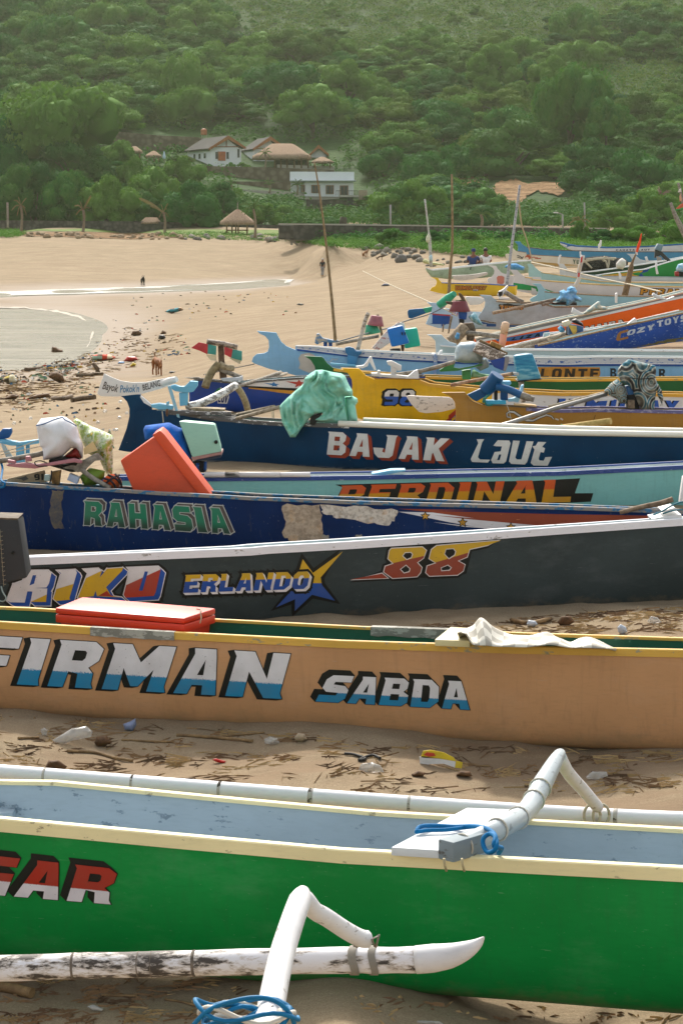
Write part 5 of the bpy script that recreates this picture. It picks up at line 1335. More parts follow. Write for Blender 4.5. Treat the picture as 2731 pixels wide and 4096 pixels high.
quadslab(S('M5',[(640,720),(760,700),(740,880),(650,860)]),Y4 - .1,.12).build('clamp_block',wood('#8f7040','#3a2c1c'),m1,bevel=.008)
quadslab(S('M5',[(560,745),(635,755),(630,830),(555,830)]),Y4 - .14,.08).build('fuel_jar',plain('#9db4b0',.3),m1,bevel=.012)
tube_part(m1,'hose',path([('M5',(600,640),Y4 - .2),('M5',(480,640),Y4 - .22),('M5',(440,590),Y4 - .22),('M5',(520,575),Y4 - .2),('M5',(605,610),Y4 - .18)],5),.006,DARK)
tube_part(m1,'hose',path([('M5',(650,700),Y4 - .17),('M5',(648,780),Y4 - .2),('M5',(630,850),Y4 - .17)],4),.008,DARK)
def m_bag():
    n = N('printed_bag'); co = n.new('TexCoord').outputs['UV']; a = n.noise(co,5,4,.6); b = n.noise(co,12,3)
    c = n.ramp(a,[(.34,'#7d9a3c'),(.44,'#9db45c'),(.52,'#c8d0b4'),(.60,'#6f8f3a'),(.68,'#c7a23c')]); c = n.mix(n.ramp(b,[(.6,0.0),(.66,1.0)]),c,'#e2e2d6')
    return n.done(c,.25,.5)
def m_panel():
    n = N('printed_panel'); co = n.new('TexCoord').outputs['UV']; a = n.noise(co,7,3,.6)
    return n.done(n.ramp(a,[(.38,'#c7a76a'),(.5,'#d8bf8a'),(.6,'#a8742f'),(.68,'#7d9a3c')]),.6,.3)
single('plastic_bag',pillow(S('M5',[(920,75),(955,35),(1040,80),(1150,140),(1290,195),(1420,255),(1432,300),(1415,450),(1420,600),(1412,740),(1330,735),(1250,560),(1100,480),(1030,330),(1000,220),(970,140)]),Y4 + .25,.45,.06,6,30,6),m_bag(),'shiny green and yellow printed plastic bag behind the white motor hood','plastic bag')
single('paper_panel',quadslab(S('M5',[(1050,420),(1165,330),(1225,445),(1060,500)]),Y4 - .02,.02),m_panel(),'small orange printed card standing behind the white motor hood','card')
single('boat_board',quadslab(S('M5',[(100,800),(560,690),(600,840),(90,850)]),Y4 + .1,.03),wood('#a8987c','#7a6a50'),'pale board painted with a black number in the navy boat','board',bevel=.004)
bv = BVHTree.FromPolygons([tuple(at(*p,Y4 + .083)) for p in S('M5',[(100,800),(560,690),(600,840),(90,850)])],[(0,1,2,3)])
bo = bpy.data.objects['boat_board']
class _R: pass
decal(bo,'lettering',letters('9',S('M5',(430,745)),S('M5',(500,735)),S('M5',(440,820)),S('M5',(505,815))) + [(S('M5',[(520,740),(550,735),(548,815),(525,815)]),[])],bv,INK,.004)
decal(bo,'painted_star',[(S('M5',[(190,795),(290,780),(330,760),(345,785),(365,800),(300,825),(270,805)]),[])],bv,plain('#4a4a46',.6),.004)
m1b = root_at('driftwood_post','weathered grey post leaning on the navy boat motor','wooden post',S('C5',(560,500)),Y4)
tube_part(m1b,'post',path([('M5',(1020,680),Y4 - .12),('M5',(1180,800),Y4 - .14),('M5',(1390,915),Y4 - .16)],3),.026,GREYWOOD)
MB().prism(S('M5',[(785,660),(900,620),(1060,560),(1200,480),(1230,480),(1300,560),(1200,570),(1100,660),(1080,690),(980,715),(920,680)]),Y4 - .05,.09).build('crosspiece',GREYWOOD,m1b,bevel=.008)
single('storage_tub',quadslab(S('M5',[(875,735),(1000,785),(968,870),(845,815)]),Y4 - .05,.1),plain('#b9c4d8',.4),'pale blue printed carton lying in the navy boat','carton',bevel=.005)
single('leafy_cloth',pillow(S('M5',[(1000,770),(1130,660),(1320,700),(1310,790),(1200,880),(1060,885)]),Y4 + .02,.2,.03,4,16),plain('#6f8f2c',.5),'bright green plastic sheet bundled in the navy boat','plastic sheet')
lj = root_at('life_jacket','rolled orange life jacket with dark straps in the navy boat','life jacket',S('C5',(705,550)),Y4)
pillow(S('M5',[(1285,830),(1330,770),(1400,738),(1470,745),(1520,800),(1535,850),(1480,915),(1400,920),(1330,880)]),Y4 - .03,.3,.012,5,18).build('body',cloth('#e8551c','#f0743a',9),lj)
for q in (((1310,795),(1400,830),(1460,918)),((1360,752),(1460,800),(1525,870)),((1330,860),(1400,800),(1500,752)),((1450,742),(1500,800),(1530,900))):
    tube_part(lj,'strap',path([('M5',q[0],Y4 - .14),('M5',q[1],Y4 - .2),('M5',q[2],Y4 - .13)],4),.012,plain('#3a2c30',.8))
# the red crate standing on its corner
rc = root_at('crate','large red plastic crate tipped on its corner in the navy boat','crate',S('C5',(1000,590)),Y4)
RPL = paint('#dc5432',.5,.12,'#b98a78',.1,grime=.3)
def warmslab(q,Y,d,tb=1): return quadslab(S('C5',q),Y,d,tb)
warmslab([(752,380),(975,222),(1275,592),(850,600)],Y4 - .05,.42,.97).build('body',RPL,rc,bevel=.03)
MB().prism(S('C5',[(968,205),(1015,178),(1045,205),(1330,575),(1335,596),(1265,590),(985,232)]),Y4 - .05,.47).build('rim',paint('#e2552f',.45,.1,'#c88a78',.08),rc,bevel=.012)
# turquoise yoke behind, at the far left
yk = root_at('motor_yoke','turquoise and blue wooden rudder yoke at the left edge','yoke',S('C5',(60,420)),25.5)
MB().prism(S('C5',[(-40,250),(-20,240),(0,238),(60,250),(130,262),(250,245),(250,270),(180,282),(80,285),(0,268),(-40,268)]),25.5,.09).build('crossbar',TURQ,yk,bevel=.01)
MB().prism(S('C5',[(105,285),(150,285),(160,395),(105,395)]),25.5,.08).build('post',TURQ,yk,bevel=.008)
MB().prism(S('C5',[(165,282),(188,282),(188,370),(165,370)]),25.55,.05).build('post',TURQ,yk,bevel=.005)
MB().prism(S('C5',[(8,275),(30,280),(78,350),(88,410),(60,400)]),25.45,.05).build('brace',PALE,yk,bevel=.005)
MB().prism(S('C5',[(-30,250),(0,205),(22,178),(76,176),(78,205),(62,235),(20,245)]),25.5,.1).build('rest',paint('#12528f',.4,.15,'#7fa0bc'),yk,bevel=.012)
tube_part(yk,'rope',path([('C5',(-20,330),25.3),('C5',(100,305),25.3),('C5',(240,250),25.3)],4),.005,CORD)
tube_part(yk,'rope',path([('C5',(-20,350),25.3),('C5',(120,320),25.3),('C5',(255,290),25.2)],4),.005,CORD)
MB().tube(path([('C5',(-60,390),24.4),('C5',(0,384),24.4),('C5',(90,365),24.4),('C5',(180,345),24.4)],3),.02,8).build('tiller',GREYWOOD,yk)
single('blue_rope',MB().tube(path([('C5',(3,375),24.1),('C5',(18,430),24.1),('C5',(10,500),23.75),('C5',(32,520),23.6),('C5',(25,545),23.62),('C5',(-10,550),23.64)],5),.012,7),BLUEROPE,'dark blue rope tied over the navy boat rail at the edge','rope')

# ================================================================ turquoise boat's motor, with mint and blue pails
Y5 = b5.gp(750,.5).y
m2 = root_at('outboard_motor','motor hooded with a mint tub and blue bag behind the red crate','boat motor',S('C5',(1280,470)),Y5,'longtail motors with improvised covers')
quadslab(S('C5',[(1120,130),(1348,152),(1394,325),(1205,362)]),Y5 - .02,.42,.9).build('cover',paint('#9dcdb8',.5,.12,'#7fa894',.06),m2,bevel=.03)
quadslab(S('C5',[(1200,358),(1390,324),(1392,342),(1208,380)]),Y5 - .02,.40).build('cover_rim',plain('#a87f78',.6),m2,bevel=.006)
MB().lathe(at(*S('C5',(1355,264)),Y5 - .26),[(.022,0),(.022,.03)],14,(0,1,0)).build('vent_hole',INK,m2)
pillow(S('C5',[(900,185),(912,160),(1062,140),(1120,170),(1150,180),(1208,360),(1180,362),(1100,330),(960,240),(910,250)]),Y5 + .0,.46,.02,3,22,5).build('bag',cloth('#0d55a8','#1767bf',7),m2)
quadslab(S('C5',[(1205,385),(1295,392),(1290,455),(1215,455)]),Y5,.2).build('engine_block',DARK,m2,bevel=.01)
quadslab(S('C5',[(1230,365),(1390,345),(1385,362),(1235,385)]),Y5,.3).build('engine_base',plain('#2a3f58',.4),m2,bevel=.006)
for a,b in (((1290,385),(1288,440)),((1240,395),(1240,440))):
    tube_part(m2,'pipe',[at(*S('C5',a),Y5 - .12),at(*S('C5',b),Y5 - .12)],.018,paint('#1c4a86',.4,.1))
pts = [at(*S('C5',(x,468)),b5.gp(S('C5',(x,0))[0]).y - .03) for x in (1282,1400,1500)] + [at(*S('C6',(x,468)),b5.gp(S('C6',(x,0))[0]).y - .03) for x in (0,200,345)]
MB().tube(pts,.033,12).build('rail_bumper',paint('#d8d4d0',.5,.35,'#8f8a82'),b5.root)
pts = [at(*S('C6',(x,468)),b5.gp(S('C6',(x,0))[0]).y - .02) for x in (345,440,535)]
MB().tube(pts,.030,12).build('rail_bumper',paint('#e4e1de',.5,.2,'#9f9a92'),b5.root)
MB().prism(S('C6',[(918,462),(990,466),(1130,440),(1128,432),(1040,434),(920,456)]),b5.gp(1550,.3).y,.22).build('thwart',TURQ,b5.root,bevel=.004)
# paddle between the boats at right
pw_ = MB().tube(path([('C7',(1170,706),21.9),('C7',(1300,672),21.9),('C7',(1420,648),21.9),('C7',(1502,622),21.9)],3),[.02,.022,.022,.024,.026,.027,.027,.028,.028,.028],9)
single('pole',pw_,wood('#8f7a64','#5a4838'),'brown bamboo pole lying across the navy boat bow','pole')
for q in ([(1355,732),(1410,722),(1540,705),(1548,735),(1360,750)],[(1418,682),(1500,662),(1520,680),(1430,692)]):
    MB().prism(S('C7',q),b3.gp(2680,.4).y,.3).build('thwart',BW,b3.root,bevel=.006)
MB().prism(S('C7',[(1562,478),(1600,470),(1600,650),(1540,640),(1545,600)]),23.5,.1).build('boom_end',BW,b4.root,bevel=.01)
single('teal_rope',MB().tube(path([('C7',(1380,720),20.6),('C7',(1440,695),20.5),('C7',(1500,660),20.5),('C7',(1568,640),20.5),('C7',(1600,680),20.5)],5),.008,6).tube(path([('C7',(1440,712),20.5),('C7',(1520,690),20.45),('C7',(1600,690),20.45)],5),.008,6),plain('#1f6a7c',.7),'thin teal rope at the charcoal boat bow','rope')
# ================================================================ gear on the boats behind
ENG = 'longtail motors with improvised covers'
Y6 = b6.gp(900,.5).y
# --- stern of the dark blue boat: rudder board, yoke, boom
rb = root_at('rudder_board','white paddle shaped rudder board lettered Bayok, resting on the dark blue stern','rudder board',S('E1',(880,480)),Y6 + .2)
o,bv = prism_part(rb,'board',S('E1',[(612,505),(655,382),(700,405),(760,428),(830,438),(920,436),(1000,418),(1060,408),(1095,402),(1118,412),(1120,430),(1105,440),(1010,478),(900,508),(740,527),(640,525),(620,518)]),Y6 + .2,.035,paint('#dedad4',.5,.1,'#a89f90',.05),.006)
tube_part(rb,'handle',path([('E1',(1010,448),Y6 + .18),('E1',(1060,428),Y6 + .15),('E1',(1108,418),Y6 + .1)],3),.042,paint('#dedad4',.5,.25,'#8a8278',.05))
script_text(rb,'Bayok',S('E1',(640,478)),S('E1',(738,500)),32,bv,plain('#574c44',.6),.004)
script_text(rb,"Pokok'n",S('E1',(752,502)),S('E1',(875,498)),30,bv,plain('#3f7fa8',.6),.004)
script_text(rb,'BELANG',S('E1',(897,490)),S('E1',(1012,458)),24,bv,plain('#3f3c3a',.6),.004)
ty = root_at('motor_yoke','turquoise wooden rudder yoke on the stern of the dark blue boat','yoke',S('E1',(1150,600)),Y6,None)
MB().prism(S('E1',[(1075,455),(1100,450),(1130,462),(1160,462),(1195,428),(1243,432),(1242,460),(1215,495),(1180,502),(1100,492),(1078,475)]),Y6 - .02,.12).build('crossbar',TURQ,ty,bevel=.01)
MB().prism(S('E1',[(1125,500),(1182,500),(1178,580),(1130,585)]),Y6,.1).build('post',TURQ,ty,bevel=.008)
MB().prism(S('E1',[(1052,462),(1072,458),(1125,640),(1128,662),(1112,655)]),Y6 - .12,.05).build('brace',paint('#8fbcd0',.5,.3,'#d0d4d4'),ty,bevel=.005)
MB().prism(S('E1',[(950,575),(1000,568),(1085,582),(1088,605),(1000,605),(955,592)]),Y6 - .05,.2).build('deck_board',TURQ,b6.root,bevel=.008)
MB().prism(S('E1',[(885,520),(915,545),(950,575),(950,590),(905,565),(882,530)]),Y6 - .02,.1).build('sternpost_cap',BW,b6.root,bevel=.004)
MB().prism(S('E1',[(1045,562),(1062,556),(1062,578),(1045,580)]),Y6 - .16,.06).build('peg',TURQ,b6.root,bevel=.003)
MB().prism(S('E1',[(1042,605),(1056,605),(1054,652),(1042,650)]),Y6 - .2,.04).build('peg',wood('#6a4a34','#3a2a1c'),b6.root,bevel=.003)
MB().prism(S('E1',[(1190,596),(1230,592),(1412,602),(1412,616),(1230,614)]),Y6 + .05,.3).build('deck_board',PALEWOOD,b6.root,bevel=.004)
for q in ([(1060,612),(1320,622),(1320,642),(1230,640),(1060,632)],[(1260,645),(1480,656),(1480,672),(1260,662)],[(1325,618),(1450,622),(1450,645),(1325,640)]):
    MB().prism(S('E1',q),Y6 - .12,.1).build('deck_board',WEATHERED_WHITE,b6.root,bevel=.004)
tube_part(b6.root,'outrigger_boom',path([('E1',(1180,590),Y6),('E1',(1260,570),Y6 + .2),('E1',(1380,515),Y6 + .6),('E1',(1478,458),Y6 + 1.0)],4),.06,paint('#dcdad6',.5,.7,'#6a6258',.1),10)
tube_part(b6.root,'outrigger_boom',path([('E1',(1478,462),Y6 + 1.0),('E1',(1510,500),Y6 + 1.1),('E1',(1540,560),Y6 + 1.2),('E1',(1555,612),Y6 + 1.3)],4),.05,wood('#b3a684','#7a6a4c'),9)
tube_part(b6.root,'cord',path([('E1',(1018,620),Y6 - .24),('E1',(1022,650),Y6 - .25),('E1',(1026,690),Y6 - .25)],3),.008,CORD)
# --- mint cloth over the motor
Y6b = b6.gp(1350,.5).y
m3 = root_at('outboard_motor','longtail motor draped in a large mint green cloth on the dark blue boat','boat motor',S('E2',(700,1000)),Y6b,ENG)
MINT = cloth('#7fc4ae','#9bd6c2',6,thr=(.35,.6))
pillow(S('E2',[(372,842),(440,770),(530,690),(590,640),(600,590),(650,545),(700,515),(760,512),(860,535),(930,545),(965,570),(985,620),(1005,660),(1030,700),(1032,748),(950,752),(960,830),(985,975),(880,985),(790,985),(680,965),(760,910),(755,900),(690,910),(650,945),(600,1000),(520,1120),(470,1118),(440,1060),(400,985)]),Y6b - .06,.5,.15,5,56,4.2,.42).build('cover',MINT,m3)
pillow(S('E2',[(955,755),(1030,745),(1072,770),(1078,800),(1055,835),(1075,960),(1060,985),(985,985),(965,850)]),Y6b + .08,.4,.06,8,24,5).build('cover_flap',MINT,m3)
pillow(S('E2',[(862,575),(880,558),(920,575),(948,605),(945,628),(905,600)]),Y6b - .2,.2,0,1,12).build('cowling',plain('#1f2422',.3,.5),m3)
quadslab(S('E2',[(655,930),(760,900),(690,1010),(645,1005)]),Y6b - .02,.2).build('engine_block',DARK,m3,bevel=.01)
for a,b,r in ((((375,848),Y6b - .1),((-5,950),Y6 - .3),.03),(((330,840),Y6b),((-5,915),Y6 + .1),.022)):
    tube_part(m3,'drive_shaft',[at(*S('E2',a[0]),a[1]),at(*S('E2',b[0]),b[1])],r,wood('#a89c88','#6a5e4c'))
for x in (310,322): tube_part(m3,'tie_cord',[at(*S('E2',(x,868)),Y6 - .1),at(*S('E2',(x + 4,950)),Y6 - .1)],.005,CORD)
# --- whirligig on the royal blue boat
Y7 = 42.6
wv = root_at('scarecrow_vane','wooden post with torn red and teal plastic flaps on the blue boat','post with flaps',S('E1',(1385,415)),Y7)
MB().prism(S('E1',[(1368,200),(1404,205),(1408,300),(1425,415),(1380,415),(1372,300)]),Y7,.12).build('post',wood('#6e5a48','#3c2e24'),wv,bevel=.008)
tube_part(wv,'crossbar',path([('E1',(1298,182),Y7 - .08),('E1',(1390,195),Y7 - .08),('E1',(1490,218),Y7 - .08)],3),.05,paint('#a89a8c',.6,.7,'#4a4038'))
for q,m in (([(1200,222),(1248,186),(1305,198),(1302,262),(1255,240)],'#b8353a'),([(1305,198),(1358,210),(1355,266),(1302,258)],'#3a8f86'),([(1408,215),(1460,230),(1452,285),(1408,262)],'#b8353a'),([(1460,230),(1518,242),(1518,302),(1450,285)],'#3a8f86')):
    MB().prism(S('E1',q),Y7 - .1,.03).build('flap',plain(m,.5),wv,bevel=.003)
for q in ([(1290,262),(1355,266),(1358,302),(1320,300)],[(1430,280),(1515,300),(1505,325),(1460,300)]):
    MB().prism(S('E1',q),Y7 - .07,.012).build('torn_sheet',plain('#cfc4a8',.6),wv)
tube_part(wv,'boom',path([('E1',(1375,320),Y7 - .15),('E1',(1330,370),Y7 - .2),('E1',(1300,432),Y7 - .3),('E1',(1288,470),Y7 - .35)],4),.075,wood('#8f8464','#5a5038'))
tube_part(wv,'boom',path([('E1',(1375,320),Y7 - .15),('E1',(1420,345),Y7 - .15),('E1',(1465,348),Y7 - .1)],4),.06,wood('#a89c80','#6a5e48'))
tube_part(wv,'boom',path([('E1',(1370,350),Y7 - .12),('E1',(1440,380),Y7 - .14),('E1',(1515,408),Y7 - .1)],4),.045,GREYWOOD)
MB().prism(S('E1',[(1385,412),(1500,405),(1522,395),(1525,425),(1400,430)]),Y7 - .2,.12).build('bracket',paint('#b9c3cc',.4,.3,'#5a6a7a'),b7.root,bevel=.006)
MB().prism(S('E1',[(1155,408),(1248,404),(1265,412),(1240,420)]),Y7,.1).build('sternpost_cap',GREYWOOD,b7.root,bevel=.004)
tube_part(b7.root,'pole',path([('E2',(0,665),41.8),('E2',(200,600),43),('E2',(385,535),45)],3),.035,GREYWOOD)
tube_part(b7.root,'pole',path([('E2',(280,600),43.5),('E2',(440,545),46)],2),.03,GREYWOOD)
# --- brackets on the fishtail, green and yellow boats
Y11 = b11.gp(1400,.5).y
MB().prism(S('E2',[(962,312),(1000,306),(1040,318),(1062,345),(1110,345),(1112,365),(1080,395),(1050,398),(985,380),(965,350)]),Y11 - .25,.16).build('bracket',paint('#2f6f9c',.45,.25,'#a0b8c8'),b11.root,bevel=.01)
MB().prism(S('E2',[(985,380),(1080,390),(1055,480),(980,470)]),Y11 - .28,.1).build('bracket',paint('#3f83b0',.45,.25,'#a0b8c8'),b11.root,bevel=.01)
MB().prism(S('E2',[(830,450),(1040,465),(1100,480),(1098,492),(1030,482),(835,470)]),Y11 - .5,.1).build('bracket',TURQ,b11.root,bevel=.004)
tube_part(b11.root,'mooring_post',path([('E2',(1075,335),Y11),('E2',(1110,200),Y11),('E2',(1140,80),Y11),('E2',(1172,0),Y11),('E3',(0,-40),Y11)][:4],3),.045,paint('#b8b0a4',.6,.6,'#7a6e60'))
MB().prism(S('E2',[(700,225),(710,190),(730,185),(760,225),(850,245),(900,245),(900,268),(850,270),(760,262),(715,285),(690,270)]),56,.25).build('yoke',paint('#4f7fa8',.5,.7,'#a8a090'),b12.root,bevel=.012)
for x in (770,815): MB().prism(S('E2',[(x,262),(x + 34,262),(x + 34,302),(x,302)]),56,.1).build('yoke_post',UBLUE,b12.root,bevel=.006)
Y9 = 43.2
MB().prism(S('E2',[(1060,480),(1130,470),(1160,430),(1185,392),(1200,395),(1242,515),(1225,518),(1180,440),(1165,480),(1120,500),(1065,495)]),Y9,.12).build('bracket',BW,b9.root,bevel=.01)
Y8 = 38.9
for q,t in (([(1195,540),(1250,540),(1255,515),(1278,520),(1275,550),(1390,555),(1560,570),(1560,590),(1400,585),(1200,565)],.2),([(1375,450),(1422,460),(1420,580),(1372,580)],.1),([(1335,435),(1380,430),(1468,475),(1465,518),(1430,520),(1410,500),(1345,465)],.12)):
    MB().prism(S('E2',q),Y8,t).build('bracket',paint('#d6d3cc',.5,.3,'#8a8478'),b8.root,bevel=.008)
MB().prism(S('E3',[(155,590),(240,520),(265,510),(275,540),(280,592)]),Y8 - .05,.14).build('bracket',BW,b8.root,bevel=.01)
tube_part(b8.root,'tiller',path([('E3',(80,555),Y8 + .2),('E3',(270,530),Y8 + .3),('E3',(430,490),Y8 + .4),('E3',(590,445),Y8 + .5)],3),.035,GREYWOOD)
MB().prism(S('E3',[(365,430),(395,365),(420,362),(440,400),(440,435)]),Y11 - .3,.15).build('boom_end',BW,b11.root,bevel=.01)
MB().prism(S('E3',[(440,430),(450,370),(470,338),(490,335),(485,380),(468,435)]),Y11 - .2,.15).build('boom_end',BW,b11.root,bevel=.01)
MB().prism(S('E3',[(408,395),(425,365),(445,400),(440,480),(432,565),(408,565),(412,480)]),Y11 - .6,.08).build('boom_end',paint('#7f9ac4',.5,.5,'#c9c4b4'),b11.root,bevel=.008)
# --- motor with marbled cowling, white crate and blue tub
m4 = root_at('outboard_motor','motor under marbled grey cowling on a green bracket, behind the yellow boat','boat motor',S('E3',(700,600)),Y9,ENG)
pillow(S('E3',[(600,350),(615,300),(650,268),(760,258),(820,275),(850,330),(860,390),(830,450),(690,455),(600,435)]),Y9 - .1,.5,.02,3,24,5).build('cover',cloth('#8fa3ae','#a9b9c0',4,.5),m4)
pillow(S('E3',[(780,490),(840,420),(880,400),(910,450),(905,490),(830,525)]),Y9,.3,.03,6,16).build('cover_flap',cloth('#7f9aaa','#a9bcc4',5),m4)
MB().prism(S('E3',[(460,515),(520,480),(600,455),(590,490),(640,500),(760,480),(840,458),(850,470),(740,498),(620,522),(470,530)]),Y9 - .2,.1).build('bracket',paint('#2f7a3c',.5,.3,'#8fae8c'),m4,bevel=.008)
quadslab(S('E3',[(665,520),(745,510),(745,600),(668,600)]),Y9 - .05,.15).build('mount',paint('#3f8a4c',.5,.4,'#2a3a2c'),m4,bevel=.008)
tube_part(m4,'drive_shaft',path([('E3',(280,530),Y9 - .3),('E3',(450,490),Y9 - .25),('E3',(600,440),Y9 - .2)],3),.035,wood('#b8ac94','#7a6e58'))
pillow(S('E3',[(740,590),(760,505),(830,545),(945,560),(940,585)]),Y9 + .05,.25,.03,9,14).build('bundle',cloth('#5f9a6a','#8fb894',6),m4)
w5 = root_at('crate','scuffed white wooden crate tilted over a blue tub, beside the marbled cowling','crate',S('E3',(930,450)),Y9 - .3)
quadslab(S('E3',[(810,265),(1065,375),(960,445),(760,350)]),Y9 - .3,.35).build('body',paint('#d8d2cc',.6,.9,'#5a5048',.1),w5,bevel=.01)
quadslab(S('E3',[(930,255),(1030,300),(1005,335),(915,290)]),Y9 - .2,.2).build('block',wood('#a8874c','#6a4c2c'),w5,bevel=.008)
tube_part(w5,'pole',path([('E3',(820,250),Y9 - .2),('E3',(940,310),Y9 - .2),('E3',(1070,372),Y9 - .2)],3),.03,wood('#8f7a5c','#5a4834'))
t5 = root_at('tub','dark blue plastic tub hanging under the white crate','tub',S('E3',(1000,530)),Y9 - .35)
quadslab(S('E3',[(915,430),(1085,395),(1050,530),(950,490)]),Y9 - .35,.3,.95).build('body',paint('#123f94',.4,.1,'#8f8f94'),t5,bevel=.02)
MB().prism(S('E3',[(1050,395),(1085,392),(1085,440),(1055,530),(1035,520)]),Y9 - .5,.03).build('side_panel',plain('#7d7f86',.5),t5,bevel=.004)
mk = root_at('marker_buoy','orange and white striped stick float standing by the white crate','stick float',S('E3',(1025,310)),Y9 + .4)
pts = [at(*S('E3',p),Y9 + .4) for p in ((1020,310),(1028,260),(1038,195),(1048,130),(1058,95),(1060,82))]
MB().tube(pts,[.055,.07,.07,.08,.075,.03],10).build('stick',twotone('#ee5a1c','#d9c9b4',.1),mk)
MB().tube([pts[2],pts[3],pts[4],pts[5]],[.072,.082,.077,.032],10).build('cap',paint('#d8b89a',.6,.4,'#c0603a'),mk)
# --- teal bucket motor
Y10 = 36.6
m6 = root_at('outboard_motor','motor hooded by a brushed teal bucket above the ochre boat','boat motor',S('E3',(1200,800)),Y10,ENG)
quadslab(S('E3',[(1126,382),(1300,362),(1382,598),(1162,620)]),Y10,.5,.9).build('cover',None,m6,bevel=.06)
cv = [o for o in m6.children if o.name.startswith('cover')][0]
def m_teal():
    n = N('teal_brushed'); co = n.coord('Object',(.6,.6,3)); a = n.noise(co,4,6,.6)
    return n.done(n.ramp(a,[(.35,'#1c6a8f'),(.5,'#2f86a4'),(.62,'#7fb8c4')]),.45,.3)
cv.data.materials.append(m_teal())
quadslab(S('E3',[(1160,612),(1382,592),(1380,600),(1162,624)]),Y10 - .02,.5).build('cover_rim',DARK,m6,bevel=.006)
MB().prism(S('E3',[(1170,618),(1218,620),(1215,720),(1232,800),(1195,810),(1180,720)]),Y10,.14).build('post',paint('#b8b4a8',.6,.6,'#6a5e50'),m6,bevel=.008)
quadslab(S('E3',[(1125,535),(1175,540),(1172,565),(1130,560)]),Y10 - .28,.1).build('handle',plain('#b9bcb8',.4),m6,bevel=.006)
tube_part(m6,'tiller',path([('E3',(565,650),Y10 + .8),('E3',(800,605),Y10 + .6),('E3',(940,578),Y10 + .4),('E3',(1120,548),Y10)],3),.03,wood('#7a4a34','#b8a488'))
# --- dark blue rudder boom and turquoise yoke on the ochre stern
y8 = root_at('motor_yoke','turquoise yoke holding a dark blue rudder boom on the ochre stern','yoke',S('E3',(1000,800)),35.6)
Yo = 35.5
tube_part(y8,'rudder_boom',path([('E3',(985,560),Yo - .1),('E3',(930,640),Yo - .05),('E3',(870,700),Yo)],4),.115,DKBLUE,12)
MB().prism(S('E3',[(708,735),(860,665),(900,700),(880,745),(795,796),(760,778)]),Yo,.09).build('rudder_blade',DKBLUE,y8,bevel=.015)
tube_part(y8,'rudder_boom',path([('E3',(970,665),Yo - .15),('E3',(1080,690),Yo - .2),('E3',(1200,745),Yo - .25)],4),.06,DKBLUE,9)
tube_part(y8,'boom_tip',path([('E3',(1195,742),Yo - .25),('E3',(1260,765),Yo - .28),('E3',(1308,780),Yo - .3)],3),[.06] * 4 + [.045] * 3,GREYWOOD,9)
MB().prism(S('E3',[(965,630),(1000,612),(1098,612),(1102,635),(1080,655),(975,652)]),Yo,.2).build('crossbar',TURQ,y8,bevel=.01)
for q,m in (([(1008,655),(1075,655),(1072,785),(1008,785)],DKBLUE),([(950,670),(984,670),(980,785),(952,785)],DARK)):
    MB().prism(S('E3',q),Yo + .05,.1).build('post',m,y8,bevel=.006)
MB().prism(S('E3',[(865,785),(1055,785),(1055,818),(870,818)]),Yo - .05,.25).build('base_board',paint('#3fa0c0',.5,.25,'#b8ccd0'),y8,bevel=.008)
MB().prism(S('E3',[(1072,770),(1120,765),(1165,745),(1195,650),(1215,645),(1195,745),(1165,805),(1120,795),(1075,798)]),Yo - .02,.12).build('brace',paint('#8fc4dc',.5,.25,'#d4dcdc'),y8,bevel=.008)
tube_part(y8,'rope',path([('E3',(855,810),Yo - .2),('E3',(860,770),Yo - .2),('E3',(905,740),Yo - .2),('E3',(870,780),Yo - .22),('E3',(885,830),Yo - .22),('E3',(940,828),Yo - .2)],4),.014,plain('#2f7a6a',.7))
tube_part(y8,'rope',path([('E3',(1060,815),Yo - .2),('E3',(1085,880),Yo - .3),('E3',(1105,970),Yo - .35)],3),.006,CORD)
o_ = MB().prism(S('E3',[(1130,815),(1290,822),(1330,830),(1328,845),(1290,838),(1130,828)]),Yo - .1,.2).build('deck_board',paint('#c9a878',.5,.3,'#8a6f48'),b10.root,bevel=.006)
single('float_blade',MB().prism(S('E3',[(165,752),(185,742),(340,750),(550,757),(585,778),(600,810),(605,860),(480,890),(340,902),(280,890),(210,820)]),36.6,.06),paint('#d8cfc4',.6,.5,'#8a8074',.08),'cream paddle shaped float blade against the yellow hull','float blade',bevel=.02)
# --- patterned cloth motor
Ym = b10.gp(2560,.5).y
m7 = root_at('outboard_motor','longtail motor wrapped in a paisley patterned cloth on the ochre boat','boat motor',S('E4',(1100,900)),Ym,ENG)
def m_paisley():
    n = N('paisley_cloth'); uv = n.new('TexCoord').outputs['UV']; wv_ = n.new('TexWave'); wv_.wave_type = 'RINGS'; wv_.rings_direction = 'SPHERICAL'
    vo = n.new('TexVoronoi'); vo.inputs['Scale'].default_value = 2.6; n.link(uv,vo.inputs['Vector'])
    s_ = n.math('SINE',n.math('MULTIPLY',vo.outputs['Distance'],24.0)); s2 = n.math('ADD',n.math('MULTIPLY',s_,.5),.5)
    c = n.ramp(s2,[(.15,'#3f3a38'),(.4,'#8f9a94'),(.62,'#d8d0bc'),(.85,'#3f7484')])
    c = n.mix(n.ramp(n.noise(uv,3,4),[(.45,0.0),(.6,.5)]),c,'#a8a08c'); return n.done(c,.8,.2)
PAIS = m_paisley()
pillow(S('E4',[(960,560),(970,510),(1010,470),(1060,430),(1140,445),(1310,490),(1318,540),(1310,600),(1330,650),(1370,720),(1385,790),(1372,850),(1330,760),(1325,700),(1310,780),(1300,890),(1240,920),(1210,915),(1160,860),(1100,720),(1060,670),(1020,660),(985,620)]),Ym - .05,.5,.11,7,50,5,.45).build('cover',PAIS,m7)
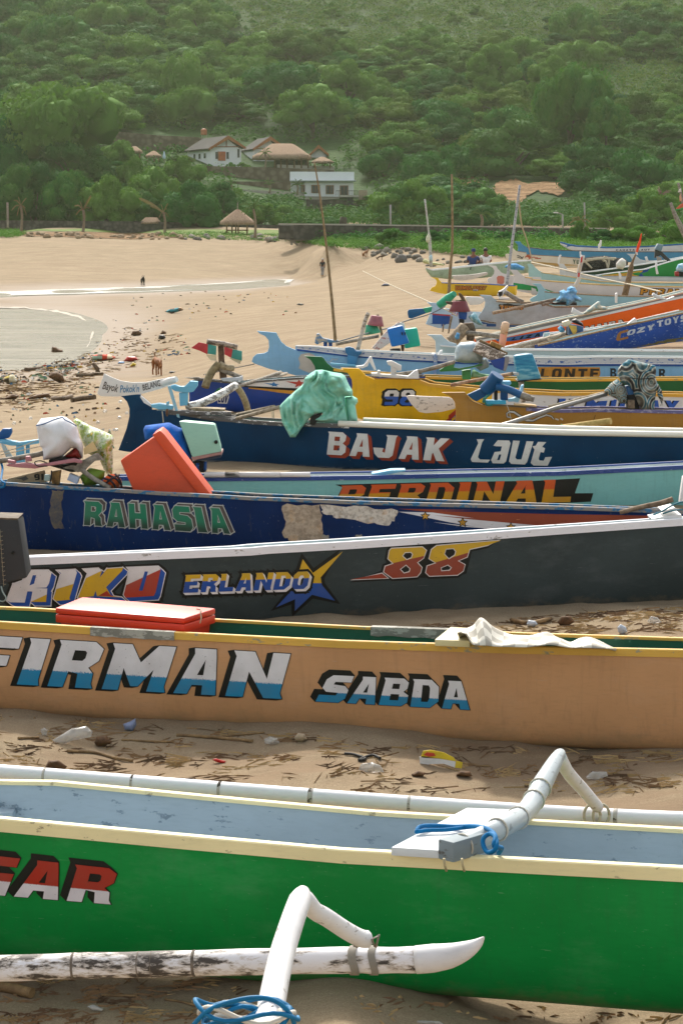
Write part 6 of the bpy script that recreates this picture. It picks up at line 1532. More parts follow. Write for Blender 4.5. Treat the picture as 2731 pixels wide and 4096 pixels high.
pillow(S('E4',[(835,725),(900,650),(960,612),(1020,660),(1045,720),(1050,840),(980,838),(960,800),(900,770)]),Ym - .1,.4,.05,9,26,5).build('cover_flap',PAIS,m7)
quadslab(S('E4',[(1040,680),(1110,670),(1112,755),(1060,760)]),Ym + .02,.2).build('engine_block',plain('#1c5f98',.4),m7,bevel=.01)
quadslab(S('E4',[(1045,760),(1150,740),(1165,890),(1060,890)]),Ym + .05,.25).build('engine_base',DARK,m7,bevel=.01)
quadslab(S('E4',[(1060,810),(1120,806),(1122,885),(1062,885)]),Ym - .22,.1).build('mount',wood('#8a7a66','#4a3c30'),m7,bevel=.006)
quadslab(S('E4',[(768,775),(920,790),(930,808),(775,818)]),Ym - .15,.08).build('bracket',BW,m7,bevel=.006)
tube_part(m7,'drive_shaft',[at(*S('E4',(860,752)),Ym - .12),at(*S('E4',(380,885)),Ym - .6),at(*S('E4',(-20,1015)),Ym - 1.0),at(*S('E3',(880,1052)),Ym - 1.4)],.035,plain('#8f8d88',.35,.5,.3))
tube_part(m7,'tiller',[at(*S('E4',(830,742)),Ym),at(*S('E4',(330,868)),Ym - .3)],.025,wood('#b8ac94','#7a6e58'))
tube_part(m7,'tie_cord',path([('E4',(1060,600),Ym - .35),('E4',(1180,612),Ym - .37),('E4',(1310,600),Ym - .3)],4),.008,DARK)
pl = root_at('pole','cut yellow bamboo pole leaning out over the white pipe rail','pole',S('E4',(500,1060)),32.5)
MB().tube([at(*S('E4',p),y) for p,y in (((200,1105),32.8),((440,1062),32.6),((452,1060),32.6),((900,1000),32.2))],[.04,.043,.043,.048],10).build('cane',wood('#c9ae6c','#a08848',stretch=(1,1,1)),pl)
tube_part(pl,'green_tie',[at(*S('E4',(448,1062)),32.6) + Vector((0,.05 * math.cos(a),.05 * math.sin(a))) for a in np.linspace(0,6.3,14)],.008,plain('#3f9a5c',.6))
# --- pails on the fishtail row
Yp = 56.5
pb = root_at('bucket_stack','maroon pail turned over a green pail on a stick behind the fishtail boat','bucket stack',S('E2',(1220,200)),Yp)
bucket(S('E2',(1245,30)),S('E2',(1235,118)),Yp,42 * .4464 * 1.2,72 * .4464).build('pail',plain('#9a5a64',.5),pb)
bucket(S('E2',(1195,105)),S('E2',(1210,190)),Yp + .1,45 * .4464 * 1.1,72 * .4464).build('pail',plain('#2f9a78',.5),pb)
MB().prism(S('E2',[(1240,18),(1265,15),(1300,185),(1308,210),(1285,215)]),Yp + .3,.1).build('stick',wood('#8f7a60','#5a4836'),pb,bevel=.006)
m8 = root_at('outboard_motor','motor under a bright blue square pail tilted behind the fishtail boat','boat motor',S('E3',(90,330)),53.5,ENG)
quadslab(S('E2',[(1335,148),(1478,112),(1542,275),(1378,312)]),53.5,.55,.95).build('cover',paint('#0f6ab4',.4,.1,'#5d9ac8',.06),m8,bevel=.05)
quadslab(S('E3',[(20,330),(115,325),(115,350),(25,350)]),53.5,.3).build('engine_block',DARK,m8,bevel=.01)
MB().prism(S('E3',[(118,290),(150,290),(145,345),(122,345)]),53.6,.1).build('mount',wood('#7a5a44','#3a2a20'),m8,bevel=.006)
for x in (122,148): MB().prism(S('E3',[(x,175),(x + 12,178),(x + 14,205),(x + 4,200)]),53.2,.05).build('handle_slot',INK,m8)
tube_part(m8,'tiller',path([('E2',(885,285),54.5),('E2',(1050,250),54.3),('E2',(1260,212),54)],3),.04,GREYWOOD)
MB().prism(S('E2',[(1200,320),(1310,190),(1350,150),(1440,85),(1490,95),(1500,140),(1380,260),(1260,340)]),54.3,.1).build('painted_board',paint('#d8cfc8',.5,.5,'#b05a4a'),m8,bevel=.006)
single('bucket',quadslab(S('E3',[(145,150),(265,135),(295,300),(152,325)]),54.2,.5,.95),paint('#1fae90',.4,.06,'#7fd0bc',.06),'bright sea green pail tipped beside the blue pail motor','bucket',bevel=.04)
# --- maroon pail motor
Yq = 62
m9 = root_at('outboard_motor','motor stack of maroon pail over blue tub with driftwood on top','boat motor',S('E5',(770,1090)),Yq,ENG)
bucket(S('E5',(752,795)),S('E5',(750,905)),Yq,75 * .3827,108 * .3827).build('cover',paint('#7f3c44',.5,.2,'#a87880'),m9)
quadslab(S('E5',[(738,905),(832,912),(820,992),(745,978)]),Yq,.3).build('tub',paint('#104a94',.4),m9,bevel=.02)
quadslab(S('E5',[(745,985),(800,985),(800,1090),(755,1100)]),Yq,.25).build('engine_block',DARK,m9,bevel=.01)
MB().prism(S('E5',[(735,705),(755,708),(780,730),(800,760),(818,805),(800,815),(700,800),(715,785),(770,780),(745,740)]),Yq - .05,.14).build('driftwood',wood('#6f5a44','#33281e'),m9,bevel=.008)
quadslab(S('E5',[(605,795),(680,805),(675,840),(612,822)]),Yq,.1).build('bracket',wood('#5f564a','#33281e'),m9,bevel=.006)
pillow(S('E5',[(840,960),(900,910),(930,940),(1000,1050),(940,1040),(870,1000)]),Yq - .1,.35,.05,4,18).build('cover_flap',cloth('#5f94a0','#a9c4cc',7),m9)
for q in ([(575,1035),(590,1040),(580,1120),(566,1118)],[(655,950),(680,955),(640,1135),(626,1130)]):
    MB().prism(S('E5',q),Yq - .3,.1).build('prop',wood('#8f7f6a','#5a4a3a'),m9,bevel=.006)
tw = root_at('wooden_crutch','knotted driftwood crutch lashed with blue rags, above the marbled cowling','wooden crutch',S('E3',(730,240)),58)
MB().prism(S('E3',[(680,95),(765,90),(785,150),(770,250),(705,250),(705,160)]),58,.25).build('post',wood('#6f6050','#3a3026'),tw,bevel=.015)
tube_part(tw,'limb',path([('E3',(560,265),57.8),('E3',(620,210),57.8),('E3',(690,130),57.9)],4),.16,wood('#a08f78','#6a5a48'))
tube_part(tw,'limb',path([('E3',(700,180),57.8),('E3',(850,195),57.7),('E3',(1020,220),57.6)],4),.06,GREYWOOD)
pillow(S('E3',[(598,220),(620,175),(645,190),(640,235),(612,245)]),57.5,.2,.03,3,10).build('rag',cloth('#3f7fae','#5f9ac0',9),tw)
pd = root_at('rudder_paddle','long paddle with blue blade and sea green neck on the sand','paddle',S('E5',(450,980)),63)
MB().prism(S('E5',[(208,900),(225,880),(365,870),(400,922),(250,978),(218,972),(208,930)]),63,.08).build('blade',paint('#0f5a8c',.4),pd,bevel=.02)
MB().prism(S('E5',[(365,870),(465,850),(455,905),(400,922)]),63,.09).build('neck',plain('#2aa07c',.5),pd,bevel=.01)
tube_part(pd,'shaft',path([('E5',(540,840),62.8),('E5',(600,790),62.7),('E5',(660,745),62.6),('E5',(695,718),62.5)],3),[.12] * 6 + [.1,.1,.09,.08],plain('#2aa07c',.5),10)
# --- blue rag motor on the grey boat, printed cover motor, other far motors
m10 = root_at('outboard_motor','motor tied up in sky blue rags on the pale grey boat','boat motor',S('E6',(430,800)),66.3,ENG)
pillow(S('E6',[(405,660),(415,625),(450,605),(490,620),(515,660),(500,695),(560,735),(555,765),(500,755),(440,800),(400,805),(400,770),(330,765),(300,750),(345,700),(335,660),(380,640)]),66.3,.7,.1,4,26,5).build('cover',cloth('#5f9ec8','#7fb4d6',6),m10)
quadslab(S('E6',[(260,770),(510,770),(510,800),(265,792)]),66.3,.3).build('engine_base',DARK,m10,bevel=.01)
for a,b in (((300,735),(-10,808)),((265,765),(170,795))): tube_part(m10,'drive_shaft',[at(*S('E6',a),66.1),at(*S('E6',b),65.8)],.04,wood('#8f8474','#5a5044'))
m11 = root_at('outboard_motor','motor with printed carton cover and cream cap, between orange and blue boats','boat motor',S('E4',(540,390)),58.5,ENG)
quadslab(S('E4',[(520,105),(650,130),(650,220),(515,210)]),58.5,.5).build('cover',twotone('#1f5f7f','#234f8f',.3),m11,bevel=.02)
quadslab(S('E4',[(512,118),(585,125),(590,175),(560,210),(515,200)][:4]),58.2,.06).build('cover_print',plain('#d6b24c',.6),m11,bevel=.004)
o,bv = prism_part(m11,'cover_panel',S('E4',[(550,220),(632,212),(605,300),(550,292)]),58.2,.05,plain('#d8c4ac',.6),.004)
decal(m11,'lettering',letters('ET',S('E4',(575,240)),S('E4',(628,236)),S('E4',(572,282)),S('E4',(615,278))),bv,plain('#c0302c',.5),.004)
quadslab(S('E4',[(520,215),(550,220),(550,295),(515,285)]),58.3,.05).build('cover_side',plain('#1d4a94',.5),m11,bevel=.004)
quadslab(S('E4',[(455,90),(520,68),(540,110),(470,135)]),58.4,.3).build('cap',paint('#cfc4a8',.5,.3,'#8a7f6a'),m11,bevel=.02)
pillow(S('E4',[(535,70),(580,52),(640,95),(655,135),(640,125),(545,90)]),58.5,.4,.02,2,12).build('canopy',plain('#26282a',.5),m11)
MB().prism(S('E4',[(490,130),(515,130),(518,240),(545,330),(530,390),(505,400),(515,320),(485,230)]),58.8,.15).build('mount',wood('#5f5448','#2f2820'),m11,bevel=.008)
pillow(S('E4',[(410,145),(440,118),(480,150),(470,190),(430,180)]),58.4,.3,.04,3,12).build('rag',cloth('#4f94bc','#7fb4d0',9),m11)
for a,b,r in (((470,200),(-30,335),.06),((310,285),(100,330),.05),((440,205),(330,240),.05)): tube_part(m11,'drive_shaft',[at(*S('E4',a),58.2),at(*S('E4',b),57)],r,wood('#b8ac98','#7a6c58'))
pillow(S('E4',[(315,300),(380,255),(505,250),(510,270),(400,285),(495,300),(480,325),(330,318)]),58,.25,.03,5,14).build('bracket',paint('#d6d4d0',.5),m11)
for q,Yv in (([(455,870),(470,815),(500,840),(575,880),(560,895),(520,895)],63),([(1255,700),(1268,672),(1310,695),(1400,735),(1475,705),(1475,728),(1400,748),(1300,730)],63.5),([(1005,985),(1085,920),(1108,965)],58)):
    single('boom_end',MB().prism(S('E6',q),Yv,.18),BW,{63: 'white carved boom end over the orange boat stern',63.5: 'white forked boom end high on the orange boat',58: 'cream triangular boom end on the tilted blue boat'}[Yv],'boom end',bevel=.02)
single('cloth_bundle',pillow(S('E6',[(570,880),(620,830),(720,755),(745,765),(740,800),(810,815),(805,845),(700,850),(600,890)]),63,.4,.05,8,18),cloth('#c4bca8','#8fa8ac',7),'cream and teal cloth roll lying across the orange boat','cloth bundle')
m12 = root_at('outboard_motor','motor hooded by a crumpled white sack beside the fishing nets','boat motor',S('E6',(940,440)),132,ENG)
pillow(S('E6',[(898,385),(930,345),(960,325),(998,355),(1000,395),(965,442),(900,425)]),132,.6,.05,3,16,3).build('cover',cloth('#cbc6be','#d8d4cc',6),m12)
m13 = root_at('outboard_motor','tall motor with a slate grey square cowling, far right of the boats','boat motor',S('E6',(1330,400)),136,ENG)
quadslab(S('E6',[(1315,185),(1372,195),(1350,262),(1285,240)]),136,.5).build('cover',paint('#5f7a8a',.3,.1,'#a8b8c0',spec=.6),m13,bevel=.03)
MB().prism(S('E6',[(1285,240),(1345,258),(1420,330),(1500,395),(1490,420),(1400,360),(1340,300),(1280,330)]),136.2,.25).build('drive_leg',plain('#2d2f30',.5),m13,bevel=.03)
MB().prism(S('E6',[(1300,310),(1350,320),(1360,400),(1320,410)]),135.8,.2).build('mount',paint('#a09a92',.6,.5,'#5a5048'),m13,bevel=.02)
m14 = root_at('outboard_motor','motor under a pale blue sack with red tail at the right edge','boat motor',S('E6',(1530,510)),125,ENG)
pillow(S('E6',[(1495,430),(1515,390),(1560,378),(1620,400),(1620,470),(1500,465)]),125,.6,.05,3,16,3).build('cover',cloth('#7fb0cc','#b4cdd8',5),m14)
quadslab(S('E6',[(1486,462),(1525,462),(1525,512),(1488,508)]),125,.3).build('fuel_can',plain('#9a1f1c',.4),m14,bevel=.03)
quadslab(S('E6',[(1525,465),(1620,470),(1620,512),(1528,512)]),125.2,.3).build('engine_block',DARK,m14,bevel=.02)
# --- nets
def m_net():
    n = N('fishing_net'); co = n.coord('Object'); a = n.noise(co,3.5,6,.7); b = n.noise(co,14,5,.7)
    n.bump(n.math('ADD',a,b),1.0,.12); return n.done(n.ramp(b,[(.35,(.018,.02,.022)),(.55,(.06,.06,.058)),(.7,(.2,.17,.13))]),.9,.1)
nt = root_at('fishing_net','heap of dark fishing net with rope piled between far boats','fishing net',S('E6',(780,460)),134)
pillow(S('E6',[(540,465),(548,380),(580,325),(680,312),(800,305),(900,325),(985,330),(1020,370),(1010,440),(850,455),(650,478)]),134.5,1.2,.12,6,34,1.6).build('heap',m_net(),nt)
for q in ([(790,310),(770,350),(800,365),(815,420),(825,430)],[(560,370),(700,340),(900,330)],[(580,350),(640,410),(660,430)],[(800,320),(830,350),(820,425)],[(600,345),(760,330),(880,345)]):
    tube_part(nt,'rope',path([('E6',p,133.8) for p in q],4),.06,CORD,6)
# --- masts, poles, flags
def mast(label,pts,Y,r,m,cat='pole'):
    return single('pole',MB().tube(smooth_path([at(*S(t,p),Y) for t,p in pts],4),r if not isinstance(r,tuple) else list(np.linspace(r[0],r[1],4 * (len(pts) - 1) + 1)),8),m,label,cat)
BAMBOO = wood('#96805e','#6a563c')
mast('tallest thin bamboo pole, standing before the flat roofed white house',[('D',(770,782)),('D',(762,690)),('D',(752,590)),('D',(744,520)),('D',(733,440)),('D',(722,372))],54,(.040,.016),BAMBOO)
mast('straight bamboo pole rising from the paddle with the blue blade',[('E5',(636,745)),('E5',(655,440)),('E5',(675,160)),('D',(1037,400))],75,(.058,.03),BAMBOO)
mast('pale grey leaning mast rising from the grey boat with curled tail',[('E5',(1240,650)),('E5',(1270,400)),('E5',(1300,180)),('D',(1193,425))],78,(.06,.04),paint('#a9aaae',.5,.5,'#5f5f60'))
ms = root_at('mast','thin white mast with a small net bag, by the sage boat bow','mast',S('E5',(450,440)),126)
tube_part(ms,'pole',path([('E5',(452,440),126),('E5',(440,200),126),('E5',(420,0),126),('D',(975,457),126)],3),[.09] * 5 + [.05] * 5,paint('#b9b8b0',.6,.5,'#6a6458'))
pillow(S('E5',[(396,155),(402,120),(420,95),(438,90),(440,150),(430,180),(405,182)]),125.8,.4,.03,3,12).build('net_bag',cloth('#c9cdb4','#b4ba9c',9),ms)
pillow(S('E5',[(430,330),(450,310),(466,320),(468,375),(435,372)]),125.8,.4,.03,3,10).build('bottle_bundle',cloth('#b4cdd4','#9ab8c0',9),ms)
def flagpole(label,pole,Y,r,m,flags):
    rt = root_at('flag_pole',label,'flag pole',S(*pole[0]),Y)
    tube_part(rt,'pole',smooth_path([at(*S(t,p),Y) for t,p in pole],3),r,m)
    for q,c in flags:
        pillow(S(q[0],q[1]),Y - .1,.12,.06,3,14,3).build('flag',c if not isinstance(c,str) else cloth(c,c,8,.7),rt)
flagpole('forked stick with an orange pennant among the white boats',[('E6',(985,705)),('E6',(1020,560)),('E6',(1052,410)),('E6',(1060,375)),('E6',(1095,290))],100,[.14,.14,.14,.13,.12,.12,.1,.08,.07,.06,.05,.04,.04],wood('#8a7256','#54422f'),
         [(('E6',[(1090,285),(1105,215),(1128,150),(1145,90),(1156,80),(1145,190),(1112,280)]),'#e8481c'),(('E6',[(1092,262),(1112,270),(1118,300),(1095,295)]),'#d8d4cc')])
flagpole('white stick tied with red and white flags, behind the sky blue rag motor',[('E6',(492,612)),('E6',(530,540)),('E6',(528,480)),('E6',(545,400)),('E6',(572,300))],90,.08,paint('#c9c4bc',.6),[(('E6',[(545,380),(550,320),(568,310),(565,365)]),'#b8282c'),(('E6',[(525,470),(530,400),(548,370),(542,470)]),'#c9b8a4'),(('E6',[(520,515),(522,475),(542,475),(536,515)]),'#c0302c')])
flagpole('pole with faded orange, white and green flags at the right edge',[('M6',(1650,900)),('M6',(1555,520)),('M6',(1500,260)),('M6',(1468,150))],150,.09,GREYWOOD,[(('M6',[(1490,410),(1515,340),(1545,480),(1498,505)]),'#c99a7c'),(('M6',[(1425,640),(1500,560),(1600,520),(1600,600),(1500,650)]),'#c05a3a'),(('M6',[(1418,655),(1568,600),(1620,590),(1620,640),(1430,675)]),'#2f9a4c'),(('M6',[(1490,265),(1525,252),(1530,320),(1460,330)]),'#d8d4cc')])
mast('grey driftwood branch leaning behind the farthest white boat',[('M6',(1640,1200)),('M6',(1530,1000)),('M6',(1420,780)),('M6',(1325,525))],160,(.25,.1),GREYWOOD)
for tg,q,Yv,lb in (('E6',[(890,680),(912,672),(912,775),(890,775)],81,'pale blue upright board on the light blue fishtail boat'),('E6',[(720,250),(722,195),(735,180),(742,150),(758,152),(752,215),(738,222),(736,252)],163,'white forked post on the farthest blue bowed boat'),('E6',[(318,385),(330,320),(340,295),(358,298),(345,330),(334,385)],137,'white curved boom end on the cream scrollwork boat'),('E6',[(925,470),(940,470),(952,500),(950,538),(934,538)],123,'white curved boom end on the white grey topped boat'),('E6',[(1288,370),(1308,375),(1308,430),(1322,485),(1300,490),(1290,430)],128,'white boom end below the slate grey motor'),('E6',[(1185,318),(1205,312),(1225,360),(1200,365)],136,'white boom stub on the pale grey tall tailed boat'),('E6',[(538,262),(552,262),(555,318),(540,318)],148,'white post on the medium blue boat rail')):
    single('boom_end',MB().prism(S(tg,q),Yv,.15),BW,lb,'boom end',bevel=.02)
single('float_blade',MB().prism(S('E5',[(668,530),(690,525),(850,520),(940,508),(1020,492),(1045,500),(1040,520),(960,545),(880,570),(760,582),(690,570)]),120,.15),paint('#cfc6bc',.6,.4,'#8a8074'),'weathered white float beside the sage green boat','float',bevel=.04)
single('float_blade',MB().prism(S('E5',[(805,755),(830,748),(960,752),(1012,775),(1010,800),(960,830),(860,838),(830,800)]),80,.1),paint('#d8d8d4',.5,.1,'#a8a49c'),'white paddle blade between the yellow boat and grey tail','float blade',bevel=.03)
single('dry_net',pillow(S('E5',[(362,375),(385,350),(450,380),(560,402),(600,418),(580,425),(450,415),(370,400)]),130,.5,.05,3,16,3),cloth('#a8a878','#c0be90',8),'yellowish net bundle on the sage boat bow','net bundle')
single('tarpaulin',pillow(S('E5',[(1215,440),(1260,405),(1340,400),(1430,440),(1420,475),(1300,470)]),118,.6,.08,5,18,2),cloth('#3f7fb0','#5f9ac4',6),'blue tarpaulin heap between the far white tails','tarpaulin')
# stern tackle of the grey boat with the curled tail
tk = root_at('stern_tackle','white and black rudder tackle on the grey boat with the curled tail','tackle',S('E5',(1210,800)),67)
MB().prism(S('E5',[(1145,730),(1160,690),(1205,670),(1250,625),(1255,645),(1220,700),(1200,740),(1160,755)]),67,.2).build('rudder_blade',BW,tk,bevel=.02)
MB().prism(S('E5',[(1148,700),(1200,690),(1195,735),(1165,750)]),66.8,.1).build('dark_block',DARK,tk,bevel=.01)  # plain dark block set in front of the white rudder blade
MB().prism(S('E5',[(1160,755),(1270,760),(1265,780),(1165,775)]),66.8,.3).build('base_board',BW,tk,bevel=.01)
tube_part(tk,'handle',path([('E5',(1225,700),66.7),('E5',(1320,760),66.6),('E5',(1410,808),66.5)],3),.07,GREYWOOD)
tube_part(b16.root,'pole',path([('E5',(1095,920),66.2),('E5',(1330,870),66.4),('E5',(1568,815),66.6)],3),.05,wood('#b8a488','#7a6850'))
# long lines
def rope_line(label,pts,r,m=CORD):
    return single('mooring_line',MB().tube(smooth_path([at(*S(t,p),y) for t,p,y in pts],6),r,5),m,label,'rope')
rope_line('pale mooring line running from the sand to the maroon pail motor',[('M3',(1010,525),120),('M3',(1240,640),90),('E5',(400,790),70),('E5',(600,880),63),('E5',(720,950),61.5)],.02)
rope_line('thin dark line tied across to the maroon pail motor',[('E2',(885,265),54),('E2',(1150,190),56),('E2',(1400,125),60),('E5',(170,1010),61),('E5',(440,930),62),('E5',(600,850),62)],.016,plain('#3f4a54',.7))
rope_line('thin dark line from the fishtail prong down to the sand',[('E2',(150,462),51.4),('E2',(60,480),50),('E1',(1460,350),48),('E1',(1280,390),46)],.012,plain('#4a4236',.7))
rope_line('pale rope stretched over the aqua and white far boats',[('E6',(60,370),117),('E6',(300,425),112),('E6',(700,520),105),('E6',(1100,605),98),('E6',(1350,665),92)],.035)
rope_line('stay rope running down from the top of the grey leaning mast',[('D',(1190,455),78),('E5',(1400,0),90),('E5',(1450,150),100),('E5',(1510,375),112)],.03)
# ================================================================ background: hill, trees, walls, houses
def sheet_bvh(o):
    me = o.data; return BVHTree.FromPolygons([tuple(v.co) for v in me.vertices],[tuple(p.vertices) for p in me.polygons])
LAND = []
for nm in ('beach','hillside'):
    LAND.append(sheet_bvh(bpy.data.objects[nm]))
def land_hit(px,py):
    d = ray(px,py).normalized(); best = None
    for b in LAND:
        h = b.ray_cast(CAMP,d)
        if h[0] is not None and (best is None or h[3] < best[1]): best = (h[0],h[3])
    return best[0] if best else None
def land_z(x,y):
    for b in LAND:
        h = b.ray_cast(Vector((x,y,300)),Vector((0,0,-1)))
        if h[0] is not None: return h[0].z
    return tz(x,y)
def m_leaf(a,b,c,name,rnd=.5):
    n = N(name); oi = n.new('ObjectInfo'); co = n.coord('Object'); q = n.noise(co,2.2,3); q2 = n.noise(n.new('TexCoord').outputs['Object'],25,2)
    f = n.math('ADD',n.math('MULTIPLY',q,.65),n.math('MULTIPLY',n.math('ADD',n.math('MULTIPLY',oi.outputs['Random'],rnd),n.math('MULTIPLY',q2,.3)),.8))
    col = n.ramp(f,[(.30,a),(.55,b),(.85,c)])
    n.b.inputs['Subsurface Weight'].default_value = 0
    m = n.done(col,.75,.05)
    tr = n.new('BsdfTranslucent'); n.link(n.mix(1.0,col,(1.3,1.25,.5),'MULTIPLY'),tr.inputs[0]); ms = n.new('MixShader'); ms.inputs[0].default_value = .2
    out = next(x for x in n.t.nodes if x.type == 'OUTPUT_MATERIAL'); n.link(n.b.outputs[0],ms.inputs[1]); n.link(tr.outputs[0],ms.inputs[2]); n.link(ms.outputs[0],out.inputs[0])
    return m
LEAF = m_leaf((.014,.080,.020),(.028,.130,.022),(.085,.19,.030),'tree_foliage',.85)
LEAFD = m_leaf((.010,.056,.018),(.018,.090,.020),(.044,.125,.024),'dark_foliage',.8)
LEAFY = m_leaf((.028,.085,.014),(.048,.118,.017),(.085,.15,.022),'dry_foliage')
LEAFB = m_leaf((.05,.14,.022),(.075,.20,.028),(.12,.25,.04),'creeper_leaves',.2)
BARK = wood('#4f483c','#2a241c',name='bark')
def leaf_mesh(name,pts,nrm,size,rng,m,extra=None):
    """many small leaf sprays (bent quads) in one mesh"""
    k = len(pts); up = rng.normal(size=(k,3)); nrm = nrm + rng.normal(scale=.55,size=(k,3)); nrm /= np.linalg.norm(nrm,axis=1)[:,None] + 1e-9
    a = np.cross(nrm,up); a /= np.linalg.norm(a,axis=1)[:,None] + 1e-9; b = np.cross(nrm,a)
    s = (size * rng.uniform(.6,1.35,k))[:,None]
    q = np.stack([pts - a * s,pts - b * s * .62 + nrm * s * .18,pts + a * s,pts + b * s * .62 + nrm * s * .18],1).reshape(-1,3)
    f = np.arange(k * 4).reshape(k,4)
    vv,ff = [q],[f]
    if extra:
        o = k * 4
        for ev,ef in extra: vv.append(ev); ff.append(ef + o); o += len(ev)
    V = np.concatenate(vv)
    me = bpy.data.meshes.new(name)
    tot = sum(x.size for x in ff); np_ = sum(len(x) for x in ff)
    me.vertices.add(len(V)); me.vertices.foreach_set('co',V.astype(np.float32).ravel())
    me.loops.add(tot); me.loops.foreach_set('vertex_index',np.concatenate([x.ravel() for x in ff]).astype(np.int32))
    cnt = np.concatenate([np.full(len(x),x.shape[1]) for x in ff]); me.polygons.add(np_)
    me.polygons.foreach_set('loop_start',np.r_[0,np.cumsum(cnt)[:-1]].astype(np.int32)); me.polygons.foreach_set('loop_total',cnt.astype(np.int32))
    me.update(calc_edges=True); me.materials.append(m); return me
def sph(n):
    bm = bmesh.new(); bmesh.ops.create_icosphere(bm,subdivisions=n,radius=1); v = np.array([p.co[:] for p in bm.verts]); f = np.array([[w.index for w in q.verts] for q in bm.faces]); bm.free(); return v,f
SV,SF = sph(2)
def crown_mesh(name,seed,nl,flat,m,leaves=9000,ls=.038):
    """a crown of uneven leafy clumps, widest above the middle, with gaps between them"""
    rng = np.random.RandomState(seed); P,Nn,ex = [],[],[]
    for k in range(nl):
        a = rng.uniform(0,6.283); r = rng.uniform(.0,.78) ** .7; z = rng.uniform(.1,1.0) * (1 - .55 * r * r) * flat * 1.5
        c = np.array([math.cos(a) * r,math.sin(a) * r,z]); s = rng.uniform(.20,.40); sz = s * rng.uniform(.55,.8)
        nn = int(leaves / nl); d = rng.normal(size=(nn,3)); d /= np.linalg.norm(d,axis=1)[:,None]; d[:,2] = np.where(d[:,2] < -.35,-d[:,2] * .6,d[:,2])
        rad = rng.uniform(.82,1.1,nn)[:,None]
        P.append(c + d * rad * [s,s,sz]); Nn.append(d * [1,1,1.4])
        ex.append((c + SV * (1 + .22 * rng.normal(size=(len(SV),1))) * np.array([s,s,sz]) * .80,SF))
    return leaf_mesh(name,np.concatenate(P),np.concatenate(Nn),ls,rng,m,ex)
def trunk_mesh(name,seed,flat):
    r = random.Random(seed); mb = MB(); mb.tube([(0,0,-1.2),(.02,0,-.3),(.03,.02,.1),(0,.03,flat * .8)],[.075,.055,.045,.02],8)
    for k in range(5):
        a = r.uniform(0,6.28); mb.tube([(.02,.01,-.1 + .05 * k),(.25 * math.cos(a),.25 * math.sin(a),.2 + .04 * k),(.55 * math.cos(a),.55 * math.sin(a),flat * .75)],[.035,.022,.008],6)
    me = bpy.data.meshes.new(name); me.from_pydata(mb.v,[],mb.f); me.materials.append(BARK)
    for p in me.polygons: p.use_smooth = True
    return me
PROTO = {}
for key,seed,nl,flat,m in (('broad',1,26,.55,LEAF),('broad2',2,30,.62,LEAF),('tall',3,24,.95,LEAF),('dark',4,28,.7,LEAFD),('dark2',5,22,.85,LEAFD),('dry',6,20,.6,LEAFY),('bush',7,14,.55,LEAF),('bushb',8,16,.6,LEAFB),('umbrella',9,30,.42,LEAF)):
    PROTO[key] = (crown_mesh('crown_' + key,seed,nl,flat,m),trunk_mesh('trunk_' + key,seed,flat),flat)
def tree(kind,cx,top,w,h,Y=None,label=None,cat='tree',group=None,name='tree',sink=0.0):
    """crown w x h (page pixels) with its top at `top`; it roots on the land below, Y metres away (or where the ray lands)"""
    px,py = cx * 1.7417,(top + h) * 1.7417
    cm,tm,flat = PROTO[kind]
    if Y is None:
        p = land_hit(px,py) or ground_at(px,py)
    else:
        p = at(px,py,Y)
    k = p.y * 1.7417 / FPX; zg = land_z(p.x,p.y)
    R_ = w * k / 2 / .95; Hh = h * k
    rt = thing(name,label,cat,(p.x,p.y,zg),group)
    rz = random.uniform(0,6.28)
    zs = Hh / (flat * 1.75)
    lift = p.z - zg
    c = bpy.data.objects.new('crown',cm); COL.objects.link(c); c.parent = rt; c.scale = (R_,R_,zs); c.rotation_euler.z = rz; c.location.z = lift - sink
    t = bpy.data.objects.new('trunk',tm); COL.objects.link(t); t.parent = rt; t.scale = (R_,R_,max(zs,lift)); t.rotation_euler.z = rz; t.location.z = lift - sink
    return rt
